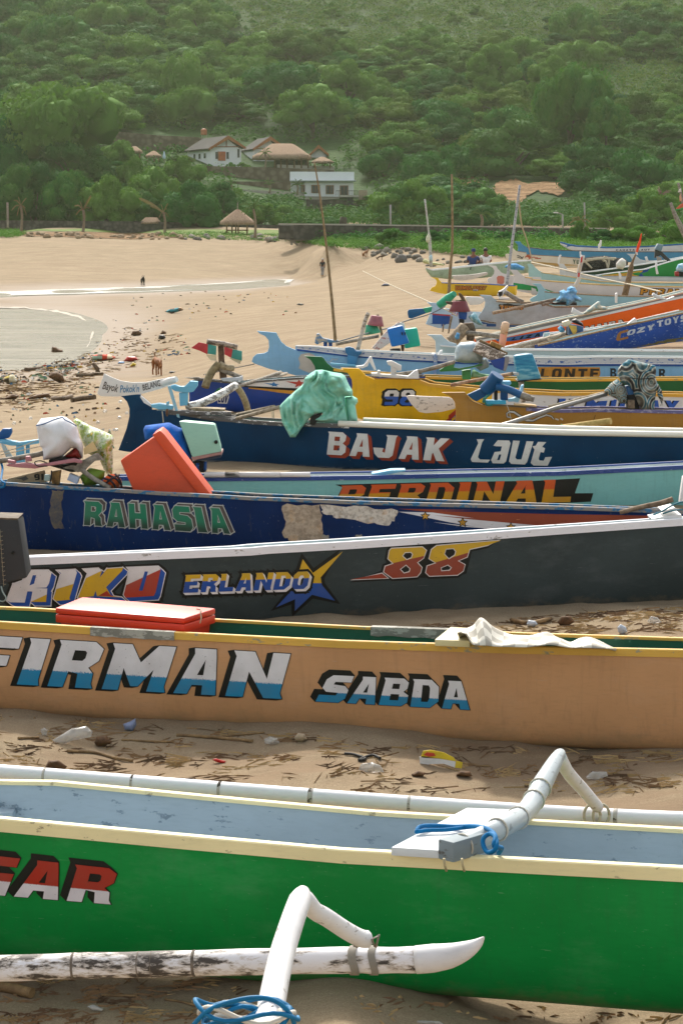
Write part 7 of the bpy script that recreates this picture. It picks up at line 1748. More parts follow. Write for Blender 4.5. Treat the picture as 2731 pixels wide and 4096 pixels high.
# --- prominent trees (page pixels: centre, top, width, height)
LABELLED = [
 ('umbrella',120,205,290,150,405,'wide spreading tree crown at the left edge above the dark grove'),('broad',20,270,170,150,400,'full green tree cut by the left edge below the spreading crown'),
 ('dark',170,300,170,130,400,'dark tree filling the hollow left of the stone slope'),('dark2',80,355,150,160,350,'dark shade tree behind the leftmost palm'),
 ('dark',10,365,140,150,345,'dark tree at the left edge behind the beach wall'),('broad2',160,390,130,120,345,'tree behind the palm with upswept fronds'),
 ('broad',250,405,130,110,342,'tree left of the small thatched shelter'),('broad2',345,380,130,110,372,'leafy tree below the small thatched gazebo'),
 ('dark',335,430,120,85,345,'low dark tree over the small thatched shelter'),('broad',440,418,150,100,338,'round tree with visible trunk between shelter and beach hut'),('tall',505,400,90,105,352,'tall dark tree under the terrace wall'),
 ('broad2',275,320,90,70,430,'bright round tree beside the stone slope'),('broad',420,360,90,70,405,'tree in front of the white cottage garden'),('broad',310,362,80,80,400,'light tree left of the white cottage garden'),
 ('dark',505,382,44,44,436,'dark shrub tree under the white cottage door'),('broad2',545,430,50,60,390,'leafy tree below the concrete terrace wall'),
 ('bush',600,465,80,50,345,'green bushes right of the beach hut'),('bush',660,470,90,40,360,'bushy thicket below the concrete terrace'),('bush',750,496,90,24,340,'low thicket under the dark pillar'),
 ('broad',948,415,165,105,335,'bright rounded tree left of the earth scar'),('dark',1075,465,130,65,320,'grey green thicket around the broken bank'),('dark2',1150,255,250,170,420,'large dark tree above the earth scar'),
 ('umbrella',1310,160,190,150,430,'tall layered tree crown above the scar, upper right'),('broad2',1390,220,110,100,420,'layered crown stepping down towards the right'),('broad',1450,345,230,145,375,'big leafy tree right of the earth scar'),
 ('dark2',1360,300,140,130,385,'deep green tree beside the layered crown'),('broad2',1132,100,110,90,520,'round crown alone on the mid slope'),('broad',1270,130,110,80,500,'rounded crown on the ridge, left of the layered one'),
 ('umbrella',1325,20,120,90,610,'pale spreading crown high on the right slope'),('dark',1480,30,150,90,600,'dark crown near the top right corner'),('broad',800,140,130,90,520,'broad crown right of the hill centre'),
 ('umbrella',430,135,130,110,520,'rounded crown in the middle of the slope'),('umbrella',650,150,170,70,510,'spreading crown above the thatched pavilion'),('broad2',720,190,150,100,490,'full crown right above the grey roof'),
 ('bush',1250,484,110,34,320,'thicket below the earth scar'),('bush',1380,462,120,60,320,'grey green bushes right of the scar'),('broad2',1500,430,140,80,300,'bright shrubs under the bare bush at right'),('bush',1420,470,120,60,290,'shrub mass beyond the right end of the wall')]
for kind,cx,top,w,h,Y,lab in LABELLED: tree(kind,cx,top,w,h,Y,lab)
rng = random.Random(11)
def open_slope(x,y):
    return (x > 760 and y < 95 and not (1270 < x < 1568 and y > 15)) or (1370 < x < 1600 and 130 < y < 215) or (520 < x < 800 and y < 75)
FOREST = 'forest trees on the hillside'
FL = {'broad': 'round green tree in the dense forest on the hillside','broad2': 'full leafy tree in the dense forest on the hillside','tall': 'tall narrow tree in the dense forest on the hillside','dark': 'dark green tree in the dense forest on the hillside','dark2': 'deep green upright tree in the dense forest on the hillside','umbrella': 'flat topped tree in the dense forest on the hillside','dry': 'yellowish tree in the dense forest on the hillside','bush': 'low bushy tree in the dense forest on the hillside'}
y = 20
while y < 470:
    sp = 52 + y * .05; x = -40 + rng.uniform(0,40)
    while x < 1620:
        jx,jy = x + rng.uniform(-18,18),y + rng.uniform(-16,16)
        house_zone = 250 < jx < 860 and 265 < jy < 480
        scar = 1120 < jx < 1330 and 385 < jy < 490
        if not house_zone and not scar and not (jy > 440 and jx < 560):
            if open_slope(jx,jy):
                if rng.random() < .10: tree('bush',jx,jy - 10,rng.uniform(36,60),rng.uniform(16,26),None,'small bush standing out on the open upper slope','bush','bushes on the open slope','bush')
            else:
                right = jx > 620
                kind = rng.choice(['broad','broad2','tall','dark','dark2','umbrella','bush','broad'] + (['dry','bush','dry'] if right and jy < 330 else ['dark','dark2']))
                w = rng.uniform(84,160) * (.8 if right and jy < 200 else 1.0); tree(kind,jx,jy - w * .3,w,w * rng.uniform(.40,.60),None,FL[kind],'tree',FOREST)
        x += sp
    y += 34
# --- undergrowth between the crowns
def scatter(name,m,poly,n,size,h,per,seed,kind='stuff',lift=.0,skip=None,flat=.6):
    r = np.random.RandomState(seed); xs = [p[0] for p in poly]; ys_ = [p[1] for p in poly]; P,Nn,S_ = [],[],[]
    def inside(x,y):
        c = False
        for i in range(len(poly)):
            (x1,y1),(x2,y2) = poly[i - 1],poly[i]
            if (y1 > y) != (y2 > y) and x < (x2 - x1) * (y - y1) / (y2 - y1) + x1: c = not c
        return c
    k = 0; tries = 0
    while k < n and tries < n * 6:
        tries += 1
        x,y = r.uniform(min(xs),max(xs)),r.uniform(min(ys_),max(ys_))
        if not inside(x,y) or (skip and skip(x,y)): continue
        p = land_hit(x * 1.7417,y * 1.7417)
        if p is None: continue
        k += 1; sc = r.uniform(.5,1.5); d = r.normal(size=(per,3)); d /= np.linalg.norm(d,axis=1)[:,None]; d[:,2] = abs(d[:,2])
        P.append(np.array(p) + d * [size * sc,size * sc,h * sc] + [0,0,lift]); Nn.append(d + [0,0,flat]); 
    P = np.concatenate(P); Nn = np.concatenate(Nn)
    me = leaf_mesh(name,P,Nn,size * .2,r,m); o = bpy.data.objects.new(name,me); COL.objects.link(o); return tag(o,kind=kind)
skipz = lambda x,y: (430 < x < 780 and 330 < y < 384) or (690 < x < 835 and 395 < y < 490) or (545 < x < 700 and 425 < y < 462) or (520 < x < 690 and 384 < y < 440) or (265 < x < 470 and 300 < y < 345) or (1115 < x < 1325 and 402 < y < 482)
scatter('undergrowth',LEAFD,[(-30,-20),(1600,-20),(1600,500),(-30,500)],3000,1.7,1.5,34,1,skip=skipz)
scatter('undergrowth',LEAFY,[(500,-20),(1600,-20),(1600,300),(900,330),(650,150)],5200,1.3,1.0,30,2,skip=skipz)
scatter('undergrowth',LEAFD,[(-30,440),(560,440),(850,470),(1600,440),(1600,520),(-30,520)],1500,1.3,1.6,34,3,skip=skipz)
scatter('ground_cover',LEAFB,[(640,548),(760,540),(1000,545),(1150,548),(1600,550),(1600,596),(1170,596),(1060,590),(930,572),(860,578),(760,572),(690,560)],4200,.42,.35,20,4,lift=.15)
scatter('ground_cover',LEAFB,[(355,536),(470,533),(640,540),(640,556),(540,553),(440,549),(370,545)],900,.3,.22,10,5,lift=.08)
scatter('ground_cover',LEAFB,[(-10,526),(40,526),(62,540),(30,548),(-10,546)],500,.4,.35,10,6,lift=.1)
scatter('ground_cover',LEAF,[(660,545),(1000,550),(1392,555),(1392,562),(1000,558),(660,556)],230,.7,.9,26,8,lift=.1)
scatter('undergrowth',LEAFD,[(640,500),(1000,506),(1400,510),(1600,515),(1600,545),(1392,524),(1000,518),(640,514)],700,.9,1.0,24,9,lift=.1)
# --- lawn along the wall, bare earth bank
def m_lawn():
    n = N('lawn_grass'); a = n.noise(n.coord('Object'),.8,6,.7); n.bump(a,.5,.1); return n.done(n.ramp(a,[(.35,(.06,.11,.02)),(.65,(.16,.20,.05))]),.9,.1)
def m_stream():
    n = N('stream_water'); r1 = n.noise(n.coord('Object',(.8,1.2,1)),3.5,4,.6); n.bump(r1,1.0,.35); return n.done((.2,.19,.15),.3,.6)
def land_patch(name,poly,m,off=.06,seed=1,amp=2):
    poly = ragged([(x * 1.7417,y * 1.7417) for x,y in poly],seed,amp,6); mb = MB()
    tri = tessellate_polygon([[Vector((x,y,0)) for x,y in poly]])
    bm = bmesh.new(); vs = [bm.verts.new((x,y,0)) for x,y in poly]
    for t in tri:
        try: bm.faces.new([vs[i] for i in t])
        except ValueError: pass
    for ax in (0,1):
        lo,hi = min(p[ax] for p in poly),max(p[ax] for p in poly); st = 14 if ax == 0 else 5; q = lo + st
        while q < hi:
            bmesh.ops.bisect_plane(bm,geom=bm.verts[:] + bm.edges[:] + bm.faces[:],plane_co=(q,0,0) if ax == 0 else (0,q,0),plane_no=(1,0,0) if ax == 0 else (0,1,0)); q += st
    bm.verts.index_update()
    pv = [(land_hit(v.co.x,v.co.y) or ground_at(v.co.x,v.co.y)) + Vector((0,0,off)) for v in bm.verts]
    mb.add(pv,[tuple(v.index for v in f.verts) for f in bm.faces],True); bm.free()
    return tag(mb.build(name,m,fix=False),kind='structure')
land_patch('lawn',[(-20,526),(300,527),(640,529),(640,540),(500,540),(350,536),(150,532),(-20,531)],m_lawn())
def m_earth():
    n = N('bare_earth'); co = n.coord('Object'); a = n.noise(co,.35,7,.7); b = n.noise(n.coord('Object',(1,1,.25)),1.6,6,.7)
    n.bump(b,1.0,.6); return n.done(n.ramp(n.math('ADD',n.math('MULTIPLY',a,.6),n.math('MULTIPLY',b,.4)),[(.38,(.09,.055,.03)),(.5,(.25,.145,.07)),(.62,(.38,.25,.14))]),.95,.1)
EARTH = m_earth()
for nm,q,sd in (('bare_earth',[(695,870),(720,840),(800,832),(870,850),(960,838),(1040,850),(1050,880),(980,905),(900,880),(850,905),(800,975),(760,960),(710,910)],3),('bare_earth',[(500,780),(540,775),(590,800),(640,850),(620,890),(560,880),(510,850)],5),('bare_earth',[(480,850),(520,860),(540,960),(490,955)],7)):
    land_patch(nm,[(x / 1.7417,y / 1.7417) for x,y in S('M2',q)],EARTH,.3,sd,5)
land_patch('stream',[(-20,672),(150,665),(300,661),(430,656),(520,650),(600,645),(676,642),(665,650),(560,660),(420,668),(300,672),(150,677),(-20,681)],m_stream(),.05,2,.5)
land_patch('earth_edge',[(45,533),(200,534),(370,537),(420,545),(300,550),(60,543)],EARTH,.05,5)
land_patch('foam',[(-20,706),(60,707),(130,714),(185,727),(212,749),(216,768),(203,798),(200,797),(212,768),(208,751),(181,730),(126,717),(56,709),(-20,707.5)],plain('#a89f90',.8,.2),.04,4,2.5)
# --- walls
def m_stone(a,b,c,sc=1.6):
    n = N('stone_masonry'); co = n.coord('Object'); vo = n.new('TexVoronoi'); vo.inputs['Scale'].default_value = sc; n.link(co,vo.inputs['Vector'])
    q = n.noise(co,1.2,6,.65); col = n.mix(n.ramp(vo.outputs['Distance'],[(.3,0.0),(.62,.75)]),n.mix(q,a,b),c); n.bump(vo.outputs['Distance'],.6,.1)
    return n.done(col,.9,.15)
STONE = m_stone((.055,.05,.045),(.12,.108,.095),(.03,.027,.024)); STONEB = m_stone((.13,.105,.075),(.19,.155,.11),(.07,.055,.04),.9); CONC = paint('#a29d92',.8,.4,'#6f6a60',.12,.4)
def wall(tagp,poly,Y,t,m,label,name='stone_wall',cat='wall'):
    if Y is None: Y = max(p.y for p in [land_hit(*S(tagp,q)) for q in sorted(poly,key=lambda q: -q[1])[:2]] if p)
    return single(name,MB().prism(S(tagp,poly),Y,t),m,label,cat)
wall('M1',[(-40,1012),(300,1015),(640,1017),(1010,1026),(1290,1035),(1290,1078),(640,1070),(-40,1060)],338,.5,STONE,'long dark stone wall behind the palms and beach hut')
wall('D',[(640,516),(800,517),(1000,520),(1200,523),(1392,526),(1392,556),(1000,556),(640,550)],256,.6,STONE,'dark stone wall above the green creepers on the right')
single('wall_coping',MB().prism(S('D',[(640,513),(800,514),(1000,517.5),(1200,520.5),(1392,523.5),(1392,526),(1000,520),(640,516)]),256,.8),CONC,'pale coping strip along the right stone wall','coping')
wall('E7',[(575,262),(1010,272),(1335,285),(1335,302),(1085,302),(1085,352),(700,348),(600,330),(560,300)],None,1.0,STONEB,'brown stone terrace wall under the white cottages')
wall('E7',[(690,350),(1090,352),(1090,402),(690,398)],None,.8,STONEB,'lower brown stone terrace wall left of the flat house')
wall('E7',[(800,395),(1060,408),(1185,415),(1365,420),(1365,457),(1180,452),(800,428)],None,.6,CONC,'pale concrete terrace wall in front of the flat house','concrete_wall')
wall('E7',[(1175,452),(1408,458),(1522,462),(1522,540),(1175,530)],None,.8,STONE,'dark stone base wall under the flat white house')
wall('E7',[(60,62),(330,88),(580,100),(640,140),(560,185),(330,195),(150,165),(70,130)],474,1.2,STONEB,'sloping stone bank behind the small gazebo')
single('stone_pier',MB().prism(S('E7',[(1020,602),(1105,600),(1105,672),(1020,672)]),246,1.2),STONE,'squat stone pier at the left end of the right wall','pier',bevel=.1)
wall('E7',[(1010,253),(1215,262),(1215,288),(1010,280)],446,.4,CONC,'white grey parapet in front of the thatched pavilion','parapet','parapet')
wall('E7',[(1218,262),(1335,265),(1335,287),(1218,285)],444,.4,CONC,'grey parapet under the small thatched parasol','parapet','parapet')
# --- houses
HW = paint('#dcdedd',.7,.1,'#9a9c98',.05,.3); ROOFD = paint('#211e1d',.9,.02,'#5f5a56',.15,.4); TRIM = paint('#8f5a34',.6,.2,'#5a3820',.1,.3); ORDOOR = paint('#a8552a',.5); GLASSD = plain('#2a3234',.2,.5)
def m_thatch():
    n = N('thatch'); a = n.noise(n.coord('Object',(3,3,.5)),3,6,.7); n.bump(a,.8,.15); return n.done(n.ramp(a,[(.3,(.17,.11,.07)),(.65,(.38,.27,.19))]),.95,.1)
THATCH = m_thatch()
def gable(label,fl,fr,bl,apex,ev_l,ev_r,Y,back,base,doors):
    """gabled cottage: front wall px corners fl, fr (base), left rear corner bl, front apex; back = metres of depth"""
    FL_,FR_ = at(*S('E7',fl),Y),at(*S('E7',fr),Y); dv = at(*S('E7',bl),Y + back) - FL_; dv.z = 0
    A = at(*S('E7',apex),Y); EL,ER = at(*S('E7',ev_l),Y),at(*S('E7',ev_r),Y)
    rt = thing('cottage',label,'house',(FL_ + FR_ + dv) / 2)
    tl,tr = Vector((FL_.x,FL_.y,EL.z)),Vector((FR_.x,FR_.y,EL.z)); A2 = Vector((A.x,A.y,A.z - .25))
    dn = Vector((0,0,-2.0))
    mb = MB(); f = [FL_ + dn,FR_ + dn,tr,A2,tl]; b = [p + dv for p in f]
    mb.add(f + b,[(0,1,2,3,4),(9,8,7,6,5),(0,4,9,5),(1,6,7,2)]); mb.build('wall',HW,rt)
    ov = dv.normalized() * -1.2
    for E in (EL,ER):
        o = (E - A); E2 = A + o * 1.06; q = [A + ov,E2 + ov,E2 + dv,A + dv]; th = Vector((0,0,.28))
        mr = MB(); mr.add([p + th for p in q] + q,[(0,1,2,3),(7,6,5,4),(0,4,5,1),(1,5,6,2),(2,6,7,3),(3,7,4,0)]); mr.build('roof',ROOFD,rt)
        fq = [A + ov,E2 + ov]; mf = MB(); y_ = Vector((0,-.12,0)); d_ = Vector((0,0,-.45)); u_ = Vector((0,0,.3))
        mf.add([fq[0] + u_ + y_,fq[1] + u_ + y_,fq[1] + d_ * .4 + y_,fq[0] + d_ + y_,fq[0] + u_,fq[1] + u_,fq[1] + d_ * .4,fq[0] + d_],[(0,1,2,3),(7,6,5,4),(0,4,5,1),(1,5,6,2),(2,6,7,3),(3,7,4,0)]); mf.build('bargeboard',TRIM,rt)
    for kind,q,m in doors:
        if kind.startswith('side'):
            k_ = [FL_ + dv * t for t in q[0]]; z0,z1 = [at(*S('E7',(600,yy)),Y).z for yy in q[1]]; n_ = Vector((-1,-.3,0)) * .08
            mm = MB(); mm.add([Vector((k_[0].x,k_[0].y,z0)) + n_,Vector((k_[1].x,k_[1].y,z0)) + n_,Vector((k_[1].x,k_[1].y,z1)) + n_,Vector((k_[0].x,k_[0].y,z1)) + n_],[(0,1,2,3)]); mm.build('window',m,rt)
        else: MB().prism(S('E7',q),Y - .06,.14).build(kind,m,rt)
    return rt
gable('white cottage with dark roof, orange door and timber gable',(632,236),(800,240),(500,226),(722,98),(617,166),(815,160),452,14,0,[
    ('door',[(678,180),(716,180),(716,232),(678,232)],ORDOOR),('window',[(659,182),(672,182),(672,222),(659,222)],GLASSD),('window',[(722,183),(735,183),(735,222),(722,222)],GLASSD),('door',[(784,166),(796,166),(796,214),(784,214)],GLASSD),('veranda_post',[(797,162),(805,162),(805,242),(797,242)],HW),
    ('tie_beam',[(640,150),(795,150),(795,155),(640,155)],TRIM),('king_post',[(718,108),(724,108),(724,152),(718,152)],TRIM),('window_frame',[(673,178),(677,178),(677,232),(673,232)],TRIM),
    ('side',((.2,.28),(186,216)),GLASSD),('side',((.42,.5),(186,216)),GLASSD),('side',((.64,.72),(186,216)),GLASSD)])
gable('second white cottage with dark roof, half hidden by the thatched pavilion',(876,238),(1010,240),(808,230),(966,103),(872,168),(1050,162),462,13,0,[('tie_beam',[(890,160),(1030,160),(1030,165),(890,165)],TRIM),('window',[(900,190),(915,190),(915,222),(900,222)],GLASSD)])
gable('small white house with grey corrugated roof behind the pavilion',(1200,262),(1290,264),(1190,258),(1245,150),(1190,205),(1300,200),466,10,0,[('window',[(1245,215),(1262,215),(1262,238),(1245,238)],GLASSD)])
def thatch_hut(label,apexes,eaves,Y,dep,posts,base_y,name='thatched_hut',floor=None,thick=.35,finial=None):
    """hipped thatch roof on posts; eaves px (left, right), dep = half depth in metres"""
    if Y is None: Y = land_hit(*S('E7',((eaves[0][0] + eaves[1][0]) / 2,base_y - 3))).y
    a0,a1 = at(*S('E7',apexes[0]),Y),at(*S('E7',apexes[1]),Y); e0,e1 = at(*S('E7',eaves[0]),Y),at(*S('E7',eaves[1]),Y)
    g = at(*S('E7',((eaves[0][0] + eaves[1][0]) / 2,base_y)),Y); rt = thing(name,label,'hut',g)
    mb = MB(); rg = random.Random(3); N_ = 40; rings = []
    for t in (0,.12,.35,.6,.85,1.0,1.02):
        ring = []
        for j in range(N_):
            a = 2 * math.pi * j / N_; c,s_ = math.cos(a),math.sin(a); sq = 1 / max(abs(c),abs(s_)) ** .55
            ex,ey = c * sq,s_ * sq
            cx_ = lerp((a0.x + a1.x) / 2,(e0.x + e1.x) / 2,t); hw = lerp((a1.x - a0.x) / 2 + .05,(e1.x - e0.x) / 2,t) ; hd = lerp(.05,dep,t)
            z = lerp((a0.z + a1.z) / 2,(e0.z + e1.z) / 2,t ** 1.12) - (.0 if t <= 1 else thick) + (rg.uniform(-.10,.10) if t >= .85 else rg.uniform(-.04,.04))
            ring.append(Vector((cx_ + ex * hw * (1 + (rg.uniform(-.03,.03) if t > .5 else 0)),Y + ey * hd,z)))
        rings.append(ring)
    vv = [p for r in rings for p in r]; ff = [(i * N_ + j,i * N_ + (j + 1) % N_,(i + 1) * N_ + (j + 1) % N_,(i + 1) * N_ + j) for i in range(len(rings) - 1) for j in range(N_)]
    ff += [tuple(range(N_)),tuple((len(rings) - 1) * N_ + j for j in range(N_))]
    mb.add(vv,ff,True); mb.build('roof',THATCH,rt)
    for x,fy in posts:
        b = at(*S('E7',(x,base_y)),Y); MB().tube([Vector((b.x,Y + fy * dep * .7,b.z - .25)),Vector((b.x,Y + fy * dep * .7,e0.z + .1))],.11 * max(1,Y / 330),7).build('post',wood('#8a6f4e','#4a3826'),rt)
    if floor:
        f0,f1,y0,y1 = floor; q0,q1 = at(*S('E7',(f0,y0)),Y),at(*S('E7',(f1,y1)),Y)
        MB().box(((q0.x + q1.x) / 2,Y,(q0.z + q1.z) / 2),(q1.x - q0.x,dep * 1.3,abs(q0.z - q1.z) + .05)).build('bench',wood('#8a7452','#54442e'),rt)
    if finial:
        p = at(*S('E7',finial),Y); MB().tube([(a0.lerp(a1,.5)) - Vector((0,0,.2)),p],[.10,.03],6).build('finial',GREYWOOD,rt)
    return rt
thatch_hut('round thatched beach hut on posts with bench, before the wall',((780,510),(790,510)),((687,580),(880,580)),None,2.4,[(727,-1),(772,1),(792,-1),(842,-1),(750,1),(836,1)],655,floor=(722,846,626,631),finial=(785,470))
thatch_hut('low grey thatched shelter beside the bent palm',((262,556),(325,556)),((232,582),(345,582)),None,1.3,[(267,-1),(330,-1),(270,1),(328,1)],635,'thatched_shelter',floor=(264,334,620,626),thick=.2)
thatch_hut('large thatched pavilion with hipped roof on the upper terrace',((985,135),(1095,135)),((872,206),(1205,208)),450,6.0,[(1000,-1),(1035,-1),(1070,-1),(1110,-1),(1150,-1),(1188,-1),(1060,1),(1130,1)],270,'thatched_pavilion',thick=.6)
single('pavilion_shade',MB().prism(S('E7',[(1000,212),(1190,212),(1190,265),(1000,265)]),455,.3),paint('#4a423a',.8),'dark panel standing for the shade inside the thatched pavilion','wall')  # dark paint stands in for the shade under the open roof
thatch_hut('small thatched parasol at the terrace end, right of the pavilion',((1258,210),(1270,210)),((1208,236),(1330,238)),444,3.0,[(1225,-1),(1312,-1),(1268,0)],268,'thatched_parasol',thick=.25)
thatch_hut('tiny thatched gazebo left of the white cottage',((303,176),(312,176)),((262,204),(350,204)),448,2.4,[(275,-1),(338,-1),(306,1)],240,'thatched_gazebo',thick=.25)
thatch_hut('brown roofed kiosk half hidden at the stone bank',((190,150),(205,150)),((168,176),(242,180)),452,2.5,[(178,-1),(232,-1)],212,'thatched_kiosk',thick=.3)
YW = (land_hit(*S('E7',(1350,536))) or Vector((0,400,0))).y
# flat white house
fh = thing('flat_house','flat roofed white house with parapet and three brown doors','house',at(*S('E7',(1300,425)),414))
MB().prism(S('E7',[(1168,346),(1445,349),(1445,440),(1168,436)]),416,6).build('wall',HW,fh)
MB().prism(S('E7',[(1090,350),(1180,350),(1180,430),(1090,425)]),418.5,6).build('wall',paint('#c2c9c8',.7),fh)
MB().prism(S('E7',[(1085,297),(1448,299),(1448,346),(1085,346)]),416,7).build('parapet',paint('#dfe3e4',.7,.12,'#a8aeae',.04,.3),fh)
MB().prism(S('E7',[(1084,346),(1458,346),(1458,351),(1084,351)]),415.6,8).build('roof_slab',paint('#b4bbbc',.7),fh)
for q in ([(1204,370),(1254,370),(1254,416),(1204,416)],[(1287,372),(1332,372),(1332,422),(1287,422)],[(1367,373),(1415,373),(1415,430),(1367,430)],[(1146,370),(1168,370),(1168,412),(1146,412)]):
    fr_ = MB().prism(S('E7',q),412.9,.25).build('door',paint('#7a5234',.6),fh); (x0,y0),(x1,_),(_,y1),_ = q; m_ = (x0 + x1) / 2
    for a,b in ((x0 + 5,m_ - 2),(m_ + 2,x1 - 5)): MB().prism(S('E7',[(a,y0 + 5),(b,y0 + 5),(b,y1 - 3),(a,y1 - 3)]),412.7,.1).build('pane',GLASSD if a < m_ else paint('#b4a890',.6),fr_) if False else MB().prism(S('E7',[(a,y0 + 5),(b,y0 + 5),(b,y1 - 3),(a,y1 - 3)]),412.7,.1).build('pane',GLASSD,fh)
rl_ = thing('balcony_railing','thin dark balcony railing right of the flat house doors','railing',at(*S('E7',(1400,430)),406))
for x in range(1345,1472,9): MB().prism(S('E7',[(x,404),(x + 2,404),(x + 2,430),(x,430)]),406,.06).build('baluster',DARK,rl_)
MB().prism(S('E7',[(1345,402),(1470,402),(1470,405),(1345,405)]),406,.1).build('handrail',DARK,rl_)
single('fence_panel',MB().prism(S('E7',[(1474,400),(1523,400),(1523,461),(1474,461)]),YW + .5,.3),wood('#a0927c','#6a5c48',stretch=(3,1,.3)),'weathered vertical board panel at the terrace corner','fence')
single('terrace_slab',MB().prism(S('E7',[(1362,428),(1475,430),(1475,440),(1362,440)]),YW,3),CONC,'concrete balcony slab over the dark pillar','slab')
single('pillar',MB().prism(S('E7',[(1408,440),(1440,440),(1440,540),(1408,540)]),YW - .6,1.0),paint('#2f3233',.8),'dark square pillar under the balcony slab','pillar')
tk_ = thing('water_tank','orange brown water tank on a stand above the cottage roof','water tank',at(*S('E7',(593,100)),468))
kq = 468 * .7015 / FPX
MB().lathe(at(*S('E7',(593,85)),468),[(17 * kq,0),(17.5 * kq,8 * kq),(16.5 * kq,9 * kq),(17.5 * kq,17 * kq),(17 * kq,28 * kq),(9 * kq,34 * kq),(3 * kq,36 * kq)],16).build('tank',paint('#9a5a34',.5),tk_)
for x in (580,606): MB().prism(S('E7',[(x,84),(x + 3,84),(x + 3,130),(x,130)]),468,.3).build('leg',GREYWOOD,tk_)
pb_ = thing('closed_parasol','folded pale blue parasol beside the tiny gazebo','parasol',at(*S('E7',(367,224)),446))
kq = 446 * .7015 / FPX
MB().lathe(at(*S('E7',(367,222)),446),[(9 * kq,0),(8 * kq,12 * kq),(4 * kq,34 * kq),(.5 * kq,44 * kq)],10).build('canopy',cloth('#a9c0d4','#c0d2e0',3),pb_)
MB().tube([at(*S('E7',(367,236)),446),at(*S('E7',(367,220)),446)],.1,6).build('pole',GREYWOOD,pb_)
def bushes(lst,m,lab,cat='bush'):
    for kind,x,y,w,h,Y,lb in lst: tree(kind,x,y,w,h,Y,lb,cat,None,'bush')
bushes([('dry',402,357,34,18,445,'yellow leaved bush left of the white cottage'),('dry',432,357,30,18,445,'yellow leaved bush nearest the white cottage'),('bush',560,372,34,20,446,'small bush at the second cottage wall'),('bush',530,372,26,18,444,'shrub in front of the white cottage veranda'),
        ('bush',1000,527,60,34,None,'wild grey green shrub climbing the right wall, at the net mast'),('bush',700,526,50,30,None,'pale shrub at the stone pier'),('bush',900,524,90,40,None,'wild shrub on the wall left of the rocks'),('bush',1085,530,70,30,None,'shrub against the wall right of the bamboo pole'),('bush',1160,532,50,28,None,'shrub against the wall behind the leaning mast'),('bush',1330,505,50,55,None,'tall weedy shrub covering the wall, right part'),
        ('bushb',1450,515,110,50,None,'bright green bush at the right wall end'),('bushb',1550,500,110,70,None,'bright bush at the right edge behind the boats'),('bush',1395,525,80,40,None,'yellow flowered bush at the wall corner')],None,'')
# dead bush, top right
db = MB(); r_ = random.Random(4); b0 = S('M6',(1150,450))
for k in range(26):
    a = r_.uniform(-1.1,1.1); l = r_.uniform(120,270); p1 = (b0[0] + math.sin(a * .6) * l * .08,b0[1] - l * .2 * .5); p2 = (b0[0] + math.sin(a) * l * .2,b0[1] - math.cos(a) * l * .2)
    db.tube([at(b0[0] + r_.uniform(-6,6),b0[1],300),at(*p1,300),at(*p2,300 + r_.uniform(-1,1))],[.10,.06,.02],5)
single('dead_bush',db,wood('#8a7060','#5a463a'),'bare brown twiggy bush at the right among green shrubs','bush')
# --- palms
def palm(label,base,top,Y,fr,m,r=.16,tagp='M1',seed=1,droop=.5):
    rg = random.Random(seed); b,t = at(*S(tagp,base),Y),at(*S(tagp,top),Y); rt = thing('palm',label,'palm',b)
    MB().tube(smooth_path([b - Vector((0,0,.5)),b.lerp(t,.5) + Vector((.15,0,0)),t],4),[r * 1.25,r * 1.2,r * 1.1,r,r,r,r,r,r * .9],8).build('trunk',wood('#8a7a64','#4a3e30'),rt)
    k = Y * CROPS[tagp][2] / FPX
    for (dx,dy) in fr:
        e = t + Vector((dx * k,rg.uniform(-.4,.4) * abs(dx) * k,-dy * k)); L = (e - t).length
        up = Vector((0,0,L * .25 * (1 if dy > -30 else .3))); pts = smooth_path([t,t.lerp(e,.5) + up,e],6)
        mb = MB(); mb.tube(pts,[.05] * (len(pts) - 1) + [.01],5); side = (e - t).cross(Vector((0,0,1))); side = side.normalized() if side.length > .01 else Vector((0,1,0))
        for i in range(1,len(pts)):
            for q in (0,.5):
                p = pts[i - 1].lerp(pts[i],q); d = (pts[i] - pts[i - 1]).normalized(); ll = L * .26 * math.sin(.35 + 2.5 * i / len(pts))
                for s_ in (-1,1):
                    tip = p + d * ll * .55 + side * s_ * ll * .6 - Vector((0,0,ll * droop)) ; w_ = d * .11 * max(1,Y / 300)
                    mb.add([p - w_,p + w_,tip],[(0,1,2)])
        mb.build('frond',m,rt,fix=False)
    return rt
DRYF = m_leaf((.10,.09,.035),(.17,.145,.06),(.26,.22,.11),'dry_fronds',.3); GRF = m_leaf((.05,.10,.03),(.08,.15,.04),(.13,.19,.05),'green_fronds',.3)
palm('leftmost wilted palm by the beach wall',(98,1050),(97,945),298,[(-40,20),(-30,-25),(25,-35),(20,10),(-10,-40),(8,30),(-18,45),(24,40)],DRYF,seed=1)
palm('wilted palm with fronds swept upwards, left of the shelter',(381,1060),(384,965),298,[(-40,-20),(-35,20),(35,-65),(20,-45),(28,-10),(-15,-40),(10,35)],DRYF,seed=2)
palm('bent palm with one long frond to the left, by the shelter',(757,1062),(752,975),296,[(-105,-65),(-60,-30),(20,-40),(15,-15),(-10,-35),(22,20),(-20,25)],DRYF,seed=3)
mast('bare thin palm trunk at the left edge of the lawn',[('M1',(38,1046)),('M1',(37,990)),('M1',(36,930))],300,.14,GREYWOOD,'trunk')
palm('green palm just right of the beach hut',(1172,1075),(1165,960),292,[(-60,-20),(-40,25),(-20,-55),(25,-50),(50,-10),(40,30),(5,-60),(-55,15)],GRF,seed=4)
palm('green yellow palm behind the right wall, centre',(640,1040),(640,985),262,[(-60,5),(-45,-15),(15,-25),(45,-5),(-20,-25),(60,10),(30,25)],GRF,tagp='M2',seed=5)
